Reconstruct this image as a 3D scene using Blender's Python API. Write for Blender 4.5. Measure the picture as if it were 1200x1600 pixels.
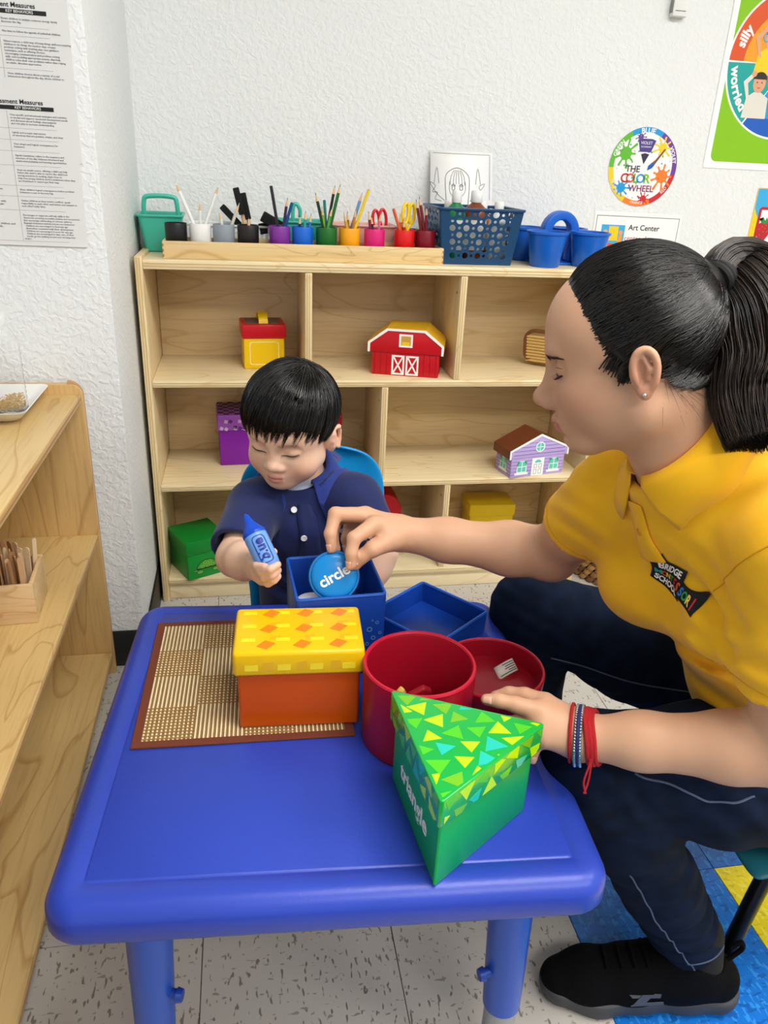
import bpy, bmesh, math, random
import numpy as np
from mathutils import Vector, Matrix

for o in list(bpy.data.objects):
    bpy.data.objects.remove(o, do_unlink=True)
scene = bpy.context.scene
COL = scene.collection

# ------------------------------------------------------------------ camera
CAM_H = 1.155
cam_d = bpy.data.cameras.new('camera')
cam_d.sensor_fit = 'VERTICAL'
cam_d.sensor_height = 36.0
cam_d.lens = 27.244
cam_d.clip_start = 0.02
cam = bpy.data.objects.new('camera', cam_d)
COL.objects.link(cam)
_p, _y, _r = 0.42317, 0.18718, -0.04616        # pitch down, yaw right, roll
_fw = Vector((math.sin(_y) * math.cos(_p), math.cos(_y) * math.cos(_p), -math.sin(_p)))
_r0 = Vector((math.cos(_y), -math.sin(_y), 0))
_d0 = _fw.cross(_r0)
_rt = math.cos(_r) * _r0 + math.sin(_r) * _d0
_dn = -math.sin(_r) * _r0 + math.cos(_r) * _d0
cam.matrix_world = Matrix(((_rt.x, -_dn.x, -_fw.x, 0), (_rt.y, -_dn.y, -_fw.y, 0),
                           (_rt.z, -_dn.z, -_fw.z, CAM_H), (0, 0, 0, 1)))
scene.camera = cam

# ------------------------------------------------------------------ world, exposure
world = bpy.data.worlds.new('world')
scene.world = world
world.use_nodes = True
_bg = world.node_tree.nodes['Background']
_bg.inputs[0].default_value = (0.93, 0.97, 1.0, 1)
_bg.inputs[1].default_value = 0.62
scene.view_settings.view_transform = 'Standard'
scene.view_settings.look = 'None'
scene.view_settings.gamma = 1.0
scene.view_settings.use_curve_mapping = False
scene.view_settings.exposure = 0.26
LAMP_STRENGTH = 15.5
LAMPS = ((0.75, 0.25), (2.4, 0.25), (0.75, -1.4), (2.4, -1.4))

# ------------------------------------------------------------------ colour and materials
def srgb(h):
    h = h.lstrip('#')
    v = [int(h[i:i + 2], 16) / 255 for i in (0, 2, 4)]
    return tuple((c / 12.92 if c <= 0.04045 else ((c + 0.055) / 1.055) ** 2.4) for c in v) + (1.0,)

MATS = {}
def mat(name, color, rough=0.5, metal=0.0, bump=None, var=None, coat=0.0, sheen=0.0, trans=0.0,
        alpha=1.0, emit=0.0, vcol=None, spec=0.5, sss=0.0, ior=1.45):
    """bump=(scale, strength, (sx,sy,sz)); var=(colour2, scale, (sx,sy,sz)); vcol=attribute name"""
    if name in MATS:
        return MATS[name]
    m = bpy.data.materials.new(name)
    m.use_nodes = True
    nt = m.node_tree
    b = nt.nodes['Principled BSDF']
    col = srgb(color) if isinstance(color, str) else color
    b.inputs['Base Color'].default_value = col
    b.inputs['Roughness'].default_value = rough
    b.inputs['Metallic'].default_value = metal
    b.inputs['Specular IOR Level'].default_value = spec
    b.inputs['IOR'].default_value = ior
    if coat:
        b.inputs['Coat Weight'].default_value = coat
        b.inputs['Coat Roughness'].default_value = 0.08
    if sheen:
        b.inputs['Sheen Weight'].default_value = sheen
    if trans:
        b.inputs['Transmission Weight'].default_value = trans
    if sss:
        b.inputs['Subsurface Weight'].default_value = sss
        b.inputs['Subsurface Radius'].default_value = (0.012, 0.005, 0.003)
        b.inputs['Subsurface Scale'].default_value = 0.6
    if alpha < 1:
        b.inputs['Alpha'].default_value = alpha
    if emit:
        b.inputs['Emission Color'].default_value = col
        b.inputs['Emission Strength'].default_value = emit
    tc = None
    def coords(sc):
        nonlocal tc
        if tc is None:
            tc = nt.nodes.new('ShaderNodeTexCoord')
        mp = nt.nodes.new('ShaderNodeMapping')
        mp.inputs['Scale'].default_value = sc
        nt.links.new(tc.outputs['Object'], mp.inputs['Vector'])
        return mp.outputs['Vector']
    base = None
    if vcol:
        a = nt.nodes.new('ShaderNodeVertexColor')
        a.layer_name = vcol
        base = a.outputs['Color']
    if var:
        n = nt.nodes.new('ShaderNodeTexNoise')
        n.inputs['Scale'].default_value = var[1]
        n.inputs['Detail'].default_value = 4
        nt.links.new(coords(var[2] if len(var) > 2 else (1, 1, 1)), n.inputs['Vector'])
        r = nt.nodes.new('ShaderNodeMapRange')
        r.inputs['From Min'].default_value = 0.35
        r.inputs['From Max'].default_value = 0.65
        nt.links.new(n.outputs['Fac'], r.inputs['Value'])
        mx = nt.nodes.new('ShaderNodeMix')
        mx.data_type = 'RGBA'
        mx.inputs[6].default_value = col
        mx.inputs[7].default_value = srgb(var[0]) if isinstance(var[0], str) else var[0]
        nt.links.new(r.outputs['Result'], mx.inputs[0])
        if base is not None:
            nt.links.new(base, mx.inputs[6])
            r.inputs['To Max'].default_value = 0.25
        base = mx.outputs[2]
    if base is not None:
        nt.links.new(base, b.inputs['Base Color'])
    if bump:
        n = nt.nodes.new('ShaderNodeTexNoise')
        n.inputs['Scale'].default_value = bump[0]
        n.inputs['Detail'].default_value = 3
        nt.links.new(coords(bump[2] if len(bump) > 2 else (1, 1, 1)), n.inputs['Vector'])
        bp = nt.nodes.new('ShaderNodeBump')
        bp.inputs['Strength'].default_value = bump[1]
        bp.inputs['Distance'].default_value = 0.004
        nt.links.new(n.outputs['Fac'], bp.inputs['Height'])
        nt.links.new(bp.outputs['Normal'], b.inputs['Normal'])
    MATS[name] = m
    return m

def wood(name, c1, c2, axis=0, scale=1.0, rough=0.42):
    """birch plywood with growth-ring figure running along the given axis"""
    if name in MATS:
        return MATS[name]
    m = bpy.data.materials.new(name)
    m.use_nodes = True
    nt = m.node_tree
    b = nt.nodes['Principled BSDF']
    b.inputs['Roughness'].default_value = rough
    b.inputs['Coat Weight'].default_value = 0.25
    b.inputs['Coat Roughness'].default_value = 0.25
    tc = nt.nodes.new('ShaderNodeTexCoord')
    mp = nt.nodes.new('ShaderNodeMapping')
    s = [5.0 * scale] * 3
    s[axis] = 1.3 * scale
    mp.inputs['Scale'].default_value = s
    nt.links.new(tc.outputs['Object'], mp.inputs['Vector'])
    n1 = nt.nodes.new('ShaderNodeTexNoise')
    n1.inputs['Scale'].default_value = 1.0
    n1.inputs['Detail'].default_value = 2.5
    n1.inputs['Distortion'].default_value = 0.9
    nt.links.new(mp.outputs['Vector'], n1.inputs['Vector'])
    mul = nt.nodes.new('ShaderNodeMath'); mul.operation = 'MULTIPLY'; mul.inputs[1].default_value = 9.0
    nt.links.new(n1.outputs['Fac'], mul.inputs[0])
    fr = nt.nodes.new('ShaderNodeMath'); fr.operation = 'FRACT'
    nt.links.new(mul.outputs[0], fr.inputs[0])
    ramp = nt.nodes.new('ShaderNodeValToRGB')
    e = ramp.color_ramp.elements
    e[0].position = 0.0; e[0].color = srgb(c1)
    e[1].position = 1.0; e[1].color = srgb(c1)
    x = ramp.color_ramp.elements.new(0.82); x.color = srgb(c1)
    y = ramp.color_ramp.elements.new(0.94); y.color = srgb(c2)
    nt.links.new(fr.outputs[0], ramp.inputs['Fac'])
    mp2 = nt.nodes.new('ShaderNodeMapping')
    s2 = [160.0] * 3
    s2[axis] = 7.0
    mp2.inputs['Scale'].default_value = s2
    nt.links.new(tc.outputs['Object'], mp2.inputs['Vector'])
    n2 = nt.nodes.new('ShaderNodeTexNoise')
    n2.inputs['Scale'].default_value = 1.0
    n2.inputs['Detail'].default_value = 3
    nt.links.new(mp2.outputs['Vector'], n2.inputs['Vector'])
    mx = nt.nodes.new('ShaderNodeMix'); mx.data_type = 'RGBA'; mx.blend_type = 'MULTIPLY'
    mr = nt.nodes.new('ShaderNodeMapRange')
    mr.inputs['From Min'].default_value = 0.5; mr.inputs['From Max'].default_value = 0.75
    mr.inputs['To Max'].default_value = 0.30
    nt.links.new(n2.outputs['Fac'], mr.inputs['Value'])
    nt.links.new(mr.outputs['Result'], mx.inputs[0])
    nt.links.new(ramp.outputs['Color'], mx.inputs[6])
    mx.inputs[7].default_value = srgb(c2)
    nt.links.new(mx.outputs[2], b.inputs['Base Color'])
    MATS[name] = m
    return m

# ------------------------------------------------------------------ mesh building
class MB:
    """collects geometry for one mesh object"""
    def __init__(s):
        s.v = []; s.f = []; s.m = []
    def add(s, v, f, mi=0):
        k = len(s.v)
        s.v += [tuple(map(float, p)) for p in v]
        s.f += [tuple(int(i) + k for i in q) for q in f]
        s.m += [mi] * len(f)
        return s
    def box(s, x0, x1, y0, y1, z0, z1, mi=0, M=None):
        v = [(x, y, z) for z in (z0, z1) for y in (y0, y1) for x in (x0, x1)]
        if M is not None: v = [tuple(M @ Vector(p)) for p in v]
        return s.add(v, [(0, 2, 3, 1), (4, 5, 7, 6), (0, 1, 5, 4), (2, 6, 7, 3), (0, 4, 6, 2), (1, 3, 7, 5)], mi)
    def prism(s, poly, z0, z1, mi=0, M=None, top=None):
        n = len(poly)
        t = top or poly
        v = [(p[0], p[1], z0) for p in poly] + [(p[0], p[1], z1) for p in t]
        if M is not None: v = [tuple(M @ Vector(p)) for p in v]
        f = [tuple(range(n - 1, -1, -1)), tuple(range(n, 2 * n))] + [(i, (i + 1) % n, n + (i + 1) % n, n + i) for i in range(n)]
        return s.add(v, f, mi)
    def tube(s, path, rad, n=10, mi=0, cap=True, closed=False):
        P = [Vector(p) for p in path]
        R = rad if isinstance(rad, (list, tuple)) else [rad] * len(P)
        L = len(P); v = []; f = []
        up = None
        for i in range(L):
            if closed: t = (P[(i + 1) % L] - P[i - 1])
            else: t = (P[min(i + 1, L - 1)] - P[max(i - 1, 0)])
            t.normalize()
            if up is None:
                up = Vector((0, 0, 1)) if abs(t.z) < 0.9 else Vector((1, 0, 0))
            a = t.cross(up)
            if a.length < 1e-6: a = t.orthogonal()
            a.normalize(); b = a.cross(t); up = b
            for k in range(n):
                w = 2 * math.pi * k / n
                v.append(P[i] + (a * math.cos(w) + b * math.sin(w)) * R[i])
        for i in range(L if closed else L - 1):
            for k in range(n):
                j = (i + 1) % L
                f.append((i * n + k, i * n + (k + 1) % n, j * n + (k + 1) % n, j * n + k))
        if cap and not closed:
            f.append(tuple(range(n - 1, -1, -1))); f.append(tuple((L - 1) * n + k for k in range(n)))
        return s.add(v, f, mi)
    def lathe(s, prof, c=(0, 0, 0), n=32, mi=0, M=None, close=False):
        """prof: list of (radius, z); radius 0 at an end makes a pole"""
        v = []; f = []; L = len(prof)
        for (r, z) in prof:
            for k in range(n):
                w = 2 * math.pi * k / n
                v.append((c[0] + r * math.cos(w), c[1] + r * math.sin(w), c[2] + z))
        if M is not None: v = [tuple(M @ Vector(p)) for p in v]
        for i in range(L if close else L - 1):
            j = (i + 1) % L
            for k in range(n):
                f.append((i * n + k, i * n + (k + 1) % n, j * n + (k + 1) % n, j * n + k))
        return s.add(v, f, mi)
    def build(s, name, mats, parent=None, smooth=False, bevel=None, seg=2, world=False, sub=0, weld=False, angle=40):
        me = bpy.data.meshes.new(name)
        me.from_pydata(s.v, [], s.f)
        if not isinstance(mats, (list, tuple)): mats = [mats]
        for m in mats: me.materials.append(m)
        if len(mats) > 1: me.polygons.foreach_set('material_index', s.m)
        bm = bmesh.new(); bm.from_mesh(me)
        if weld: bmesh.ops.remove_doubles(bm, verts=bm.verts, dist=1e-5)
        if bevel:
            ed = [e for e in bm.edges if len(e.link_faces) == 2 and e.calc_face_angle(0) > math.radians(30)]
            bmesh.ops.bevel(bm, geom=ed, offset=bevel, segments=seg, profile=0.5, affect='EDGES', clamp_overlap=True)
        bmesh.ops.recalc_face_normals(bm, faces=bm.faces)
        bm.to_mesh(me); bm.free()
        if smooth or bevel:
            me.polygons.foreach_set('use_smooth', [True] * len(me.polygons))
            me.set_sharp_from_angle(angle=math.radians(angle))
        me.update()
        return link(name, me, parent, world, sub)

def link(name, me, parent=None, world=False, sub=0):
    o = bpy.data.objects.new(name, me)
    COL.objects.link(o)
    if parent is not None:
        o.parent = parent
        if world:
            o.matrix_parent_inverse = full(parent).inverted()
    if sub:
        md = o.modifiers.new('subdivision', 'SUBSURF'); md.levels = sub; md.render_levels = sub
    return o

def full(o):
    m = Matrix.LocRotScale(o.location, o.rotation_euler.to_quaternion(), o.scale)
    return (full(o.parent) @ o.matrix_parent_inverse @ m) if o.parent else m

def tag(o, label, cat, group=None):
    o['label'] = label; o['category'] = cat
    if group: o['group'] = group
    return o

def thing(name, label, cat, loc=(0, 0, 0), rz=0.0, group=None, rot=None):
    o = bpy.data.objects.new(name, None)
    o.empty_display_size = 0.05
    COL.objects.link(o)
    o.location = loc
    o.rotation_euler = rot if rot else (0, 0, rz)
    return tag(o, label, cat, group)

def struct(o):
    o['kind'] = 'structure'
    return o

def mixv(a, b, t): return tuple(a[i] + (b[i] - a[i]) * t for i in range(len(a)))

def rrect(w, h, r, n=6, cx=0.0, cy=0.0):
    """rounded rectangle outline, counter-clockwise"""
    out = []
    for (sx, sy, a0) in ((1, -1, -90), (1, 1, 0), (-1, 1, 90), (-1, -1, 180)):
        for k in range(n + 1):
            a = math.radians(a0 + 90 * k / n)
            out.append((cx + sx * (w / 2 - r) + r * math.cos(a), cy + sy * (h / 2 - r) + r * math.sin(a)))
    return out

def inset(poly, dist):
    """parallel inset of a convex counter-clockwise outline"""
    n = len(poly); out = []
    for i in range(n):
        a, b, c = Vector(poly[i - 1]), Vector(poly[i]), Vector(poly[(i + 1) % n])
        d1 = (b - a).normalized(); d2 = (c - b).normalized()
        n1 = Vector((-d1.y, d1.x)); n2 = Vector((-d2.y, d2.x))
        q = (n1 + n2); q = q / max(q.length_squared / 2, 1e-6) if q.length > 1e-6 else n1
        out.append(tuple(b + q * dist))
    return out

def bez(p, n=12):
    """Catmull-Rom through the points"""
    P = [Vector(x) for x in p]; out = []
    for i in range(len(P) - 1):
        a = P[max(i - 1, 0)]; b = P[i]; c = P[i + 1]; d = P[min(i + 2, len(P) - 1)]
        for k in range(n):
            t = k / n
            out.append(0.5 * ((2 * b) + (c - a) * t + (2 * a - 5 * b + 4 * c - d) * t * t + (3 * b - a - 3 * c + d) * t ** 3))
    out.append(P[-1])
    return out

def text_geo(body, size=1.0, extrude=0.0, offset=0.0, align='CENTER', shear=0.0, spacing=1.0, line=1.0, res=3):
    cu = bpy.data.curves.new('lettering', 'FONT')
    cu.body = body; cu.size = size; cu.extrude = extrude; cu.offset = offset
    cu.align_x = align; cu.align_y = 'CENTER'; cu.shear = shear; cu.space_character = spacing
    cu.space_line = line; cu.resolution_u = res
    ob = bpy.data.objects.new('lettering', cu)
    me = bpy.data.meshes.new_from_object(ob)
    v = [tuple(p.co) for p in me.vertices]; f = [tuple(p.vertices) for p in me.polygons]
    bpy.data.objects.remove(ob); bpy.data.curves.remove(cu); bpy.data.meshes.remove(me)
    return v, f

def lettering(name, body, size, m, parent, M, **kw):
    """flat print; M maps text XY to the local space of the parent"""
    kw.setdefault('extrude', 0.00015)
    v, f = text_geo(body, size, **kw)
    mb = MB(); mb.add([tuple(M @ Vector(p)) for p in v], f)
    return mb.build(name, m, parent)

def frame(o, x, y):
    """matrix with origin o, text x axis and text y axis"""
    x = Vector(x).normalized(); y = Vector(y); y = (y - x * x.dot(y)).normalized(); z = x.cross(y); o = Vector(o)
    return Matrix(((x.x, y.x, z.x, o.x), (x.y, y.y, z.y, o.y), (x.z, y.z, z.z, o.z), (0, 0, 0, 1)))

def copy_tree(o, parent=None):
    c = o.copy(); COL.objects.link(c)
    if parent is not None: c.parent = parent
    for ch in [x for x in bpy.data.objects if x.parent == o]:
        copy_tree(ch, c)
    return c
# ================================================================== room shell
def wall_material():
    m = bpy.data.materials.new('textured_wall_paint')
    m.use_nodes = True
    nt = m.node_tree; b = nt.nodes['Principled BSDF']
    b.inputs['Base Color'].default_value = srgb('#e3e5e5')
    b.inputs['Roughness'].default_value = 0.6
    tc = nt.nodes.new('ShaderNodeTexCoord')
    n = nt.nodes.new('ShaderNodeTexNoise'); n.inputs['Scale'].default_value = 75; n.inputs['Detail'].default_value = 1.5
    n.inputs['Distortion'].default_value = 0.6
    nt.links.new(tc.outputs['Object'], n.inputs['Vector'])
    r = nt.nodes.new('ShaderNodeMapRange'); r.inputs['From Min'].default_value = 0.42; r.inputs['From Max'].default_value = 0.6
    nt.links.new(n.outputs['Fac'], r.inputs['Value'])
    n2 = nt.nodes.new('ShaderNodeTexNoise'); n2.inputs['Scale'].default_value = 260; n2.inputs['Detail'].default_value = 2
    nt.links.new(tc.outputs['Object'], n2.inputs['Vector'])
    ad = nt.nodes.new('ShaderNodeMath'); ad.operation = 'MULTIPLY_ADD'; ad.inputs[1].default_value = 0.25
    nt.links.new(n2.outputs['Fac'], ad.inputs[0]); nt.links.new(r.outputs['Result'], ad.inputs[2])
    bp = nt.nodes.new('ShaderNodeBump'); bp.inputs['Strength'].default_value = 0.35; bp.inputs['Distance'].default_value = 0.003
    nt.links.new(ad.outputs[0], bp.inputs['Height']); nt.links.new(bp.outputs['Normal'], b.inputs['Normal'])
    return m
WALL = wall_material()
YB = 2.28      # back wall plane
YL = 1.665     # front of the projecting wall on the left
XR = -0.262    # its side face
w = struct(MB().box(XR, 3.4, YB, YB + 0.12, 0, 2.62).build('wall_back', WALL))
w = struct(MB().box(-2.4, XR, YL, YB + 0.12, 0, 2.62).build('wall_left', WALL, bevel=0.004))
struct(MB().box(-2.4, 3.4, -2.6, YB + 0.12, 2.62, 2.72).build('ceiling', mat('ceiling_paint', '#f2f2ee', 0.8)))
RUB = mat('black_rubber', '#0b0b0c', 0.45)
struct(MB().box(-2.4, XR, YL - 0.006, YL - 0.0005, 0.0005, 0.10).build('baseboard_left', RUB, bevel=0.002))
struct(MB().box(XR + 0.0005, XR + 0.006, YL - 0.006, YB - 0.007, 0.0005, 0.10).build('baseboard_side', RUB, bevel=0.002))
struct(MB().box(XR + 0.007, 3.4, YB - 0.006, YB - 0.0005, 0.0005, 0.10).build('baseboard_back', RUB, bevel=0.002))

def tile_material(name, base, fleck, fleck2, amount, rough=0.33):
    m = bpy.data.materials.new(name); m.use_nodes = True
    nt = m.node_tree; b = nt.nodes['Principled BSDF']
    b.inputs['Roughness'].default_value = rough
    tc = nt.nodes.new('ShaderNodeTexCoord')
    oi = nt.nodes.new('ShaderNodeObjectInfo')
    ad = nt.nodes.new('ShaderNodeVectorMath'); ad.operation = 'MULTIPLY_ADD'
    ad.inputs[1].default_value = (7.0, 5.0, 3.0)
    nt.links.new(oi.outputs['Location'], ad.inputs[0]); nt.links.new(tc.outputs['Object'], ad.inputs[2])
    prev = None
    col = srgb(base)
    for k, (sc, ln, thr, c) in enumerate(((1.0, (150, 52, 1), amount, fleck), (1.0, (58, 120, 1), amount + 0.03, fleck2))):
        mp = nt.nodes.new('ShaderNodeMapping'); mp.inputs['Scale'].default_value = ln
        mp.inputs['Rotation'].default_value = (0, 0, 0.4 - 0.9 * k)
        mp.inputs['Location'].default_value = (k * 31.0, 0, 0)
        nt.links.new(ad.outputs[0], mp.inputs['Vector'])
        n = nt.nodes.new('ShaderNodeTexNoise'); n.inputs['Scale'].default_value = sc; n.inputs['Detail'].default_value = 1.0
        nt.links.new(mp.outputs['Vector'], n.inputs['Vector'])
        r = nt.nodes.new('ShaderNodeMapRange'); r.inputs['From Min'].default_value = thr; r.inputs['From Max'].default_value = thr + 0.05
        nt.links.new(n.outputs['Fac'], r.inputs['Value'])
        mx = nt.nodes.new('ShaderNodeMix'); mx.data_type = 'RGBA'
        mx.inputs[6].default_value = col; mx.inputs[7].default_value = srgb(c)
        if prev: nt.links.new(prev, mx.inputs[6])
        nt.links.new(r.outputs['Result'], mx.inputs[0])
        prev = mx.outputs[2]
    nt.links.new(prev, b.inputs['Base Color'])
    return m
T_WHITE = tile_material('speckled_white_tile', '#bdb8b0', '#7d7368', '#968c80', 0.63)
T_BLUE = tile_material('marbled_blue_tile', '#0d6ac4', '#2a86d6', '#0a58a8', 0.55)
T_YELLOW = tile_material('marbled_yellow_tile', '#f2d800', '#f8e64a', '#e0c400', 0.56)
floor = struct(MB().box(-2.4, 3.4, -2.6, YB + 0.12, -0.1, -0.0025).build('floor', mat('dark_tile_joint', '#3a3835', 0.8)))
TS = 0.3048
tm = bpy.data.meshes.new('floor_tile')
_t = MB().box(0.0006, TS - 0.0006, 0.0006, TS - 0.0006, -0.0028, 0.0).build('floor_tile', [T_WHITE], bevel=0.0005, seg=1)
_tile_mesh = _t.data
bpy.data.objects.remove(_t)
_tile_kinds = {}
for k, mt in (('w', T_WHITE), ('b', T_BLUE), ('y', T_YELLOW)):
    me = _tile_mesh.copy(); me.materials.clear(); me.materials.append(mt); me.name = 'floor_tile'
    _tile_kinds[k] = me
for i in range(-4, 8):
    for j in range(-3, 7):
        x = 0.208 + TS * i; y = 0.905 + TS * j
        if y > YB: continue
        k = 'w'
        if i >= 1 and j <= 1:
            k = 'b'
            if i >= 2 and j <= -1: k = 'y'
            if i >= 2 and j == 0: k = 'b'
            if i >= 3 and j == 0: k = 'b'
            if i == 2 and j == -1: k = 'y'
            if j == 1: k = 'w'
        if i == 1 and j == 0: k = 'b'
        if i == 2 and j == 0: k = 'b'
        o = bpy.data.objects.new('floor_tile', _tile_kinds[k])
        COL.objects.link(o); o.parent = floor
        o.location = (x, y, 0)

# ceiling lamps (out of view): recessed panels
for n, (x, y) in enumerate(LAMPS):
    lab = ('lit ceiling panel nearest to the blue table', 'lit ceiling panel nearest to the right side of the room', 'lit ceiling panel at the rear of the room',
           'lit ceiling panel in the rear right of the room')[n]
    t = thing('ceiling_lamp', lab, 'ceiling lamp', (x, y, 2.60), 0, 'ceiling lamps')
    f = MB()
    for (a, b_, c, d_) in ((-.62, .62, -.32, -.30), (-.62, .62, .30, .32), (-.62, -.60, -.3, .3), (.60, .62, -.3, .3)):
        f.box(a, b_, c, d_, -0.01, 0.0195)
    f.build('frame', mat('lamp_frame', '#e8e8e8', 0.5), t)
    MB().box(-.60, .60, -.30, .30, -0.004, 0.004).build('diffuser', mat('lamp_diffuser', (1, .97, .93, 1), 0.5, emit=LAMP_STRENGTH), t)
# ================================================================== plywood storage shelf against the back wall
PLY_X = wood('birch_face_x', '#e8d6ad', '#dcc190', 0, 1.0)
PLY_Z = wood('birch_face_z', '#e2cca0', '#d5b985', 2, 1.0)
PLY_B = wood('birch_back', '#d6bc8e', '#c8a874', 0, 0.8)
SX0, SX1, SY0, SY1 = -0.25, 0.97, 1.96, 2.262
ZT = 0.925
def ply_edge():
    m = bpy.data.materials.new('plywood_edge'); m.use_nodes = True
    m.node_tree.nodes['Principled BSDF'].inputs['Base Color'].default_value = srgb('#d8bf8e')
    m.node_tree.nodes['Principled BSDF'].inputs['Roughness'].default_value = 0.5
    return m
PLY_E = ply_edge()
PLY_D = mat('plywood_dark_layer', '#c6a873', 0.6)

def panel(mb_args, name, parent, m, edge_axis=None):
    """bevelled plywood panel; edge_axis: thickness axis, the front edge shows thin darker plies"""
    o = MB().box(*mb_args).build(name, m, parent, bevel=0.003, seg=2)
    if edge_axis is not None:
        x0, x1, y0, y1, z0, z1 = mb_args
        pl = MB()
        for t in (0.30, 0.62):
            if edge_axis == 2:
                z = z0 + (z1 - z0) * t
                pl.box(x0 + 0.003, x1 - 0.003, y0 - 0.0004, y0 + 0.002, z - 0.0011, z + 0.0011)
            else:
                x = x0 + (x1 - x0) * t
                pl.box(x - 0.0011, x + 0.0011, y0 - 0.0004, y0 + 0.002, z0 + 0.003, z1 - 0.003)
        pl.build('ply_line', PLY_D, o)
    return o
bc = thing('storage_shelf', 'wide birch plywood storage shelf with open compartments against the back wall', 'shelf', ((SX0 + SX1) / 2, SY0, 0))
bx, by = (SX0 + SX1) / 2, SY0
def P(x0, x1, y0, y1, z0, z1): return (x0 - bx, x1 - bx, y0 - by, y1 - by, z0, z1)
panel(P(SX0, SX0 + .018, SY0, SY1, 0, .932), 'side_panel', bc, PLY_Z, 0)
panel(P(SX1 - .018, SX1, SY0, SY1, 0, .932), 'side_panel', bc, PLY_Z, 0)
panel(P(SX0 + .0181, SX1 - .0181, SY0 + .001, SY1, ZT - .022, ZT), 'top_board', bc, PLY_X, 2)
panel(P(SX0 + .0181, SX1 - .0181, SY0 + .001, SY1 - .0121, .617, .635), 'shelf_board', bc, PLY_X, 2)
panel(P(SX0 + .0181, SX1 - .0181, SY0 + .001, SY1 - .0121, .334, .352), 'shelf_board', bc, PLY_X, 2)
panel(P(SX0 + .0181, SX1 - .0181, SY0 + .001, SY1 - .0121, .052, .070), 'bottom_board', bc, PLY_X, 2)
panel(P(SX0 + .0181, SX1 - .0181, SY0 + .012, SY0 + .03, 0.0005, .0515), 'kick_board', bc, PLY_X)
panel(P(SX0 + .0181, SX1 - .0181, SY1 - .012, SY1, .052, ZT - .0221), 'back_panel', bc, PLY_B)
for xc, z0, z1 in ((.158, .6355, .9025), (.552, .6355, .9025), (.36, .3525, .6165), (.158, .0705, .3335), (.552, .0705, .3335)):
    dv = panel(P(xc - .009, xc + .009, SY0 + .003, SY1 - .0125, z0, z1), 'divider', bc, PLY_Z, 0)
    s = MB()
    s.lathe([(0, 0), (.004, 0), (.004, .0012), (0, .0012)], n=12, M=frame((xc - bx - .0092, .035, z1 - .045), (0, 1, 0), (0, 0, 1)))
    s.build('screw_cap', mat('brown_screw_cap', '#6b4a2a', .5), dv)
lettering('stamp', "R'", .028, mat('stamp_ink', '#40372c', .8), bc, frame((.385 - bx, SY0 + .0115 - by, .030), (1, 0, 0), (0, 0, 1)))

# ================================================================== low shelf along the left side
LP_X = wood('golden_birch_y', '#d4b478', '#bd965a', 1, 0.9)
LP_Z = wood('golden_birch_z', '#c9a56a', '#b38c52', 2, 0.9)
LP_E = mat('golden_edge', '#b08455', .5)
FX = -0.333
ls = thing('low_shelf', 'golden plywood low shelf with three tiers running along the left edge', 'shelf', (FX, 1.0, 0))
def Q(x0, x1, y0, y1, z0, z1): return (x0 - FX, x1 - FX, y0 - 1.0, y1 - 1.0, z0, z1)
LY0, LY1 = 0.40, 1.648
# end panels with rounded top front corner
for (ya, yb) in ((LY1 - .018, LY1), (LY0, LY0 + .018)):
    prof = [(-.31, 0), (0, 0)]
    for k in range(7):
        a = math.pi / 2 * k / 6
        prof.append((-.022 + .022 * math.cos(a), .716 - .022 + .022 * math.sin(a)))
    prof.append((-.31, .716))
    M_ = frame((0, yb - 1.0, 0), (1, 0, 0), (0, 0, 1))
    e = MB().prism(prof, 0, yb - ya, M=M_).build('end_panel', LP_Z, ls, bevel=.003)
    eb = MB()
    pts = [(x, (ya + yb) / 2 - 1.0, z) for (x, z) in prof[1:-1]]
    eb.tube([(p[0] - .0062, p[1], p[2] if i else .004) for i, p in enumerate(pts)], .0075, n=8)
    eb.build('edge_band', LP_E, e, smooth=True)
for z, nm in ((.695, 'top_board'), (.375, 'middle_board'), (.061, 'bottom_board')):
    b_ = MB().box(*Q(FX - .298, FX - .004, LY0 + .0185, LY1 - .0185, z - .018, z)).build(nm, LP_X, ls, bevel=.002)
    MB().box(*Q(FX - .0042, FX - .0030, LY0 + .0195, LY1 - .0195, z - .011, z - .007)).build('ply_line', LP_E, b_)
MB().box(*Q(FX - .310, FX - .2985, LY0 + .0185, LY1 - .0185, .0, .716)).build('back_panel', LP_Z, ls, bevel=.002)
MB().box(*Q(FX - .05, FX - .032, LY0 + .0185, LY1 - .0185, .0005, .0425)).build('kick_board', LP_X, ls, bevel=.002)
# ================================================================== blue table
TBL = mat('blue_table_plastic', '#2a43b0', .36, bump=(220, .06), var=('#273ea6', 6))
TZ = 0.45
TA = math.radians(-3.9)
tb = thing('activity_table', 'square blue plastic activity table with rounded edges in the centre', 'table', (.098, .872, 0), TA)
def slab(w, h, r, prof, mb, n=8):
    """stack of rounded rectangles: prof list of (grow, z)"""
    rings = [[(x, y, z) for (x, y) in rrect(w + 2 * g, h + 2 * g, max(r + g, .004), n)] for (g, z) in prof]
    N = len(rings[0]); v = [p for q in rings for p in q]
    f = [tuple(range(N - 1, -1, -1))]
    for i in range(len(rings) - 1):
        f += [(i * N + k, i * N + (k + 1) % N, (i + 1) * N + (k + 1) % N, (i + 1) * N + k) for k in range(N)]
    f.append(tuple((len(rings) - 1) * N + k for k in range(N)))
    return mb.add(v, f)
W_, D_ = .615, .615
pr = [(-.05, -.050), (-.012, -.050), (-.004, -.047), (0, -.040)]
for k in range(1, 9):
    a = math.pi / 2 * k / 8
    pr.append((-.024 * (1 - math.cos(a)), -.024 + .024 * math.sin(a)))
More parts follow.
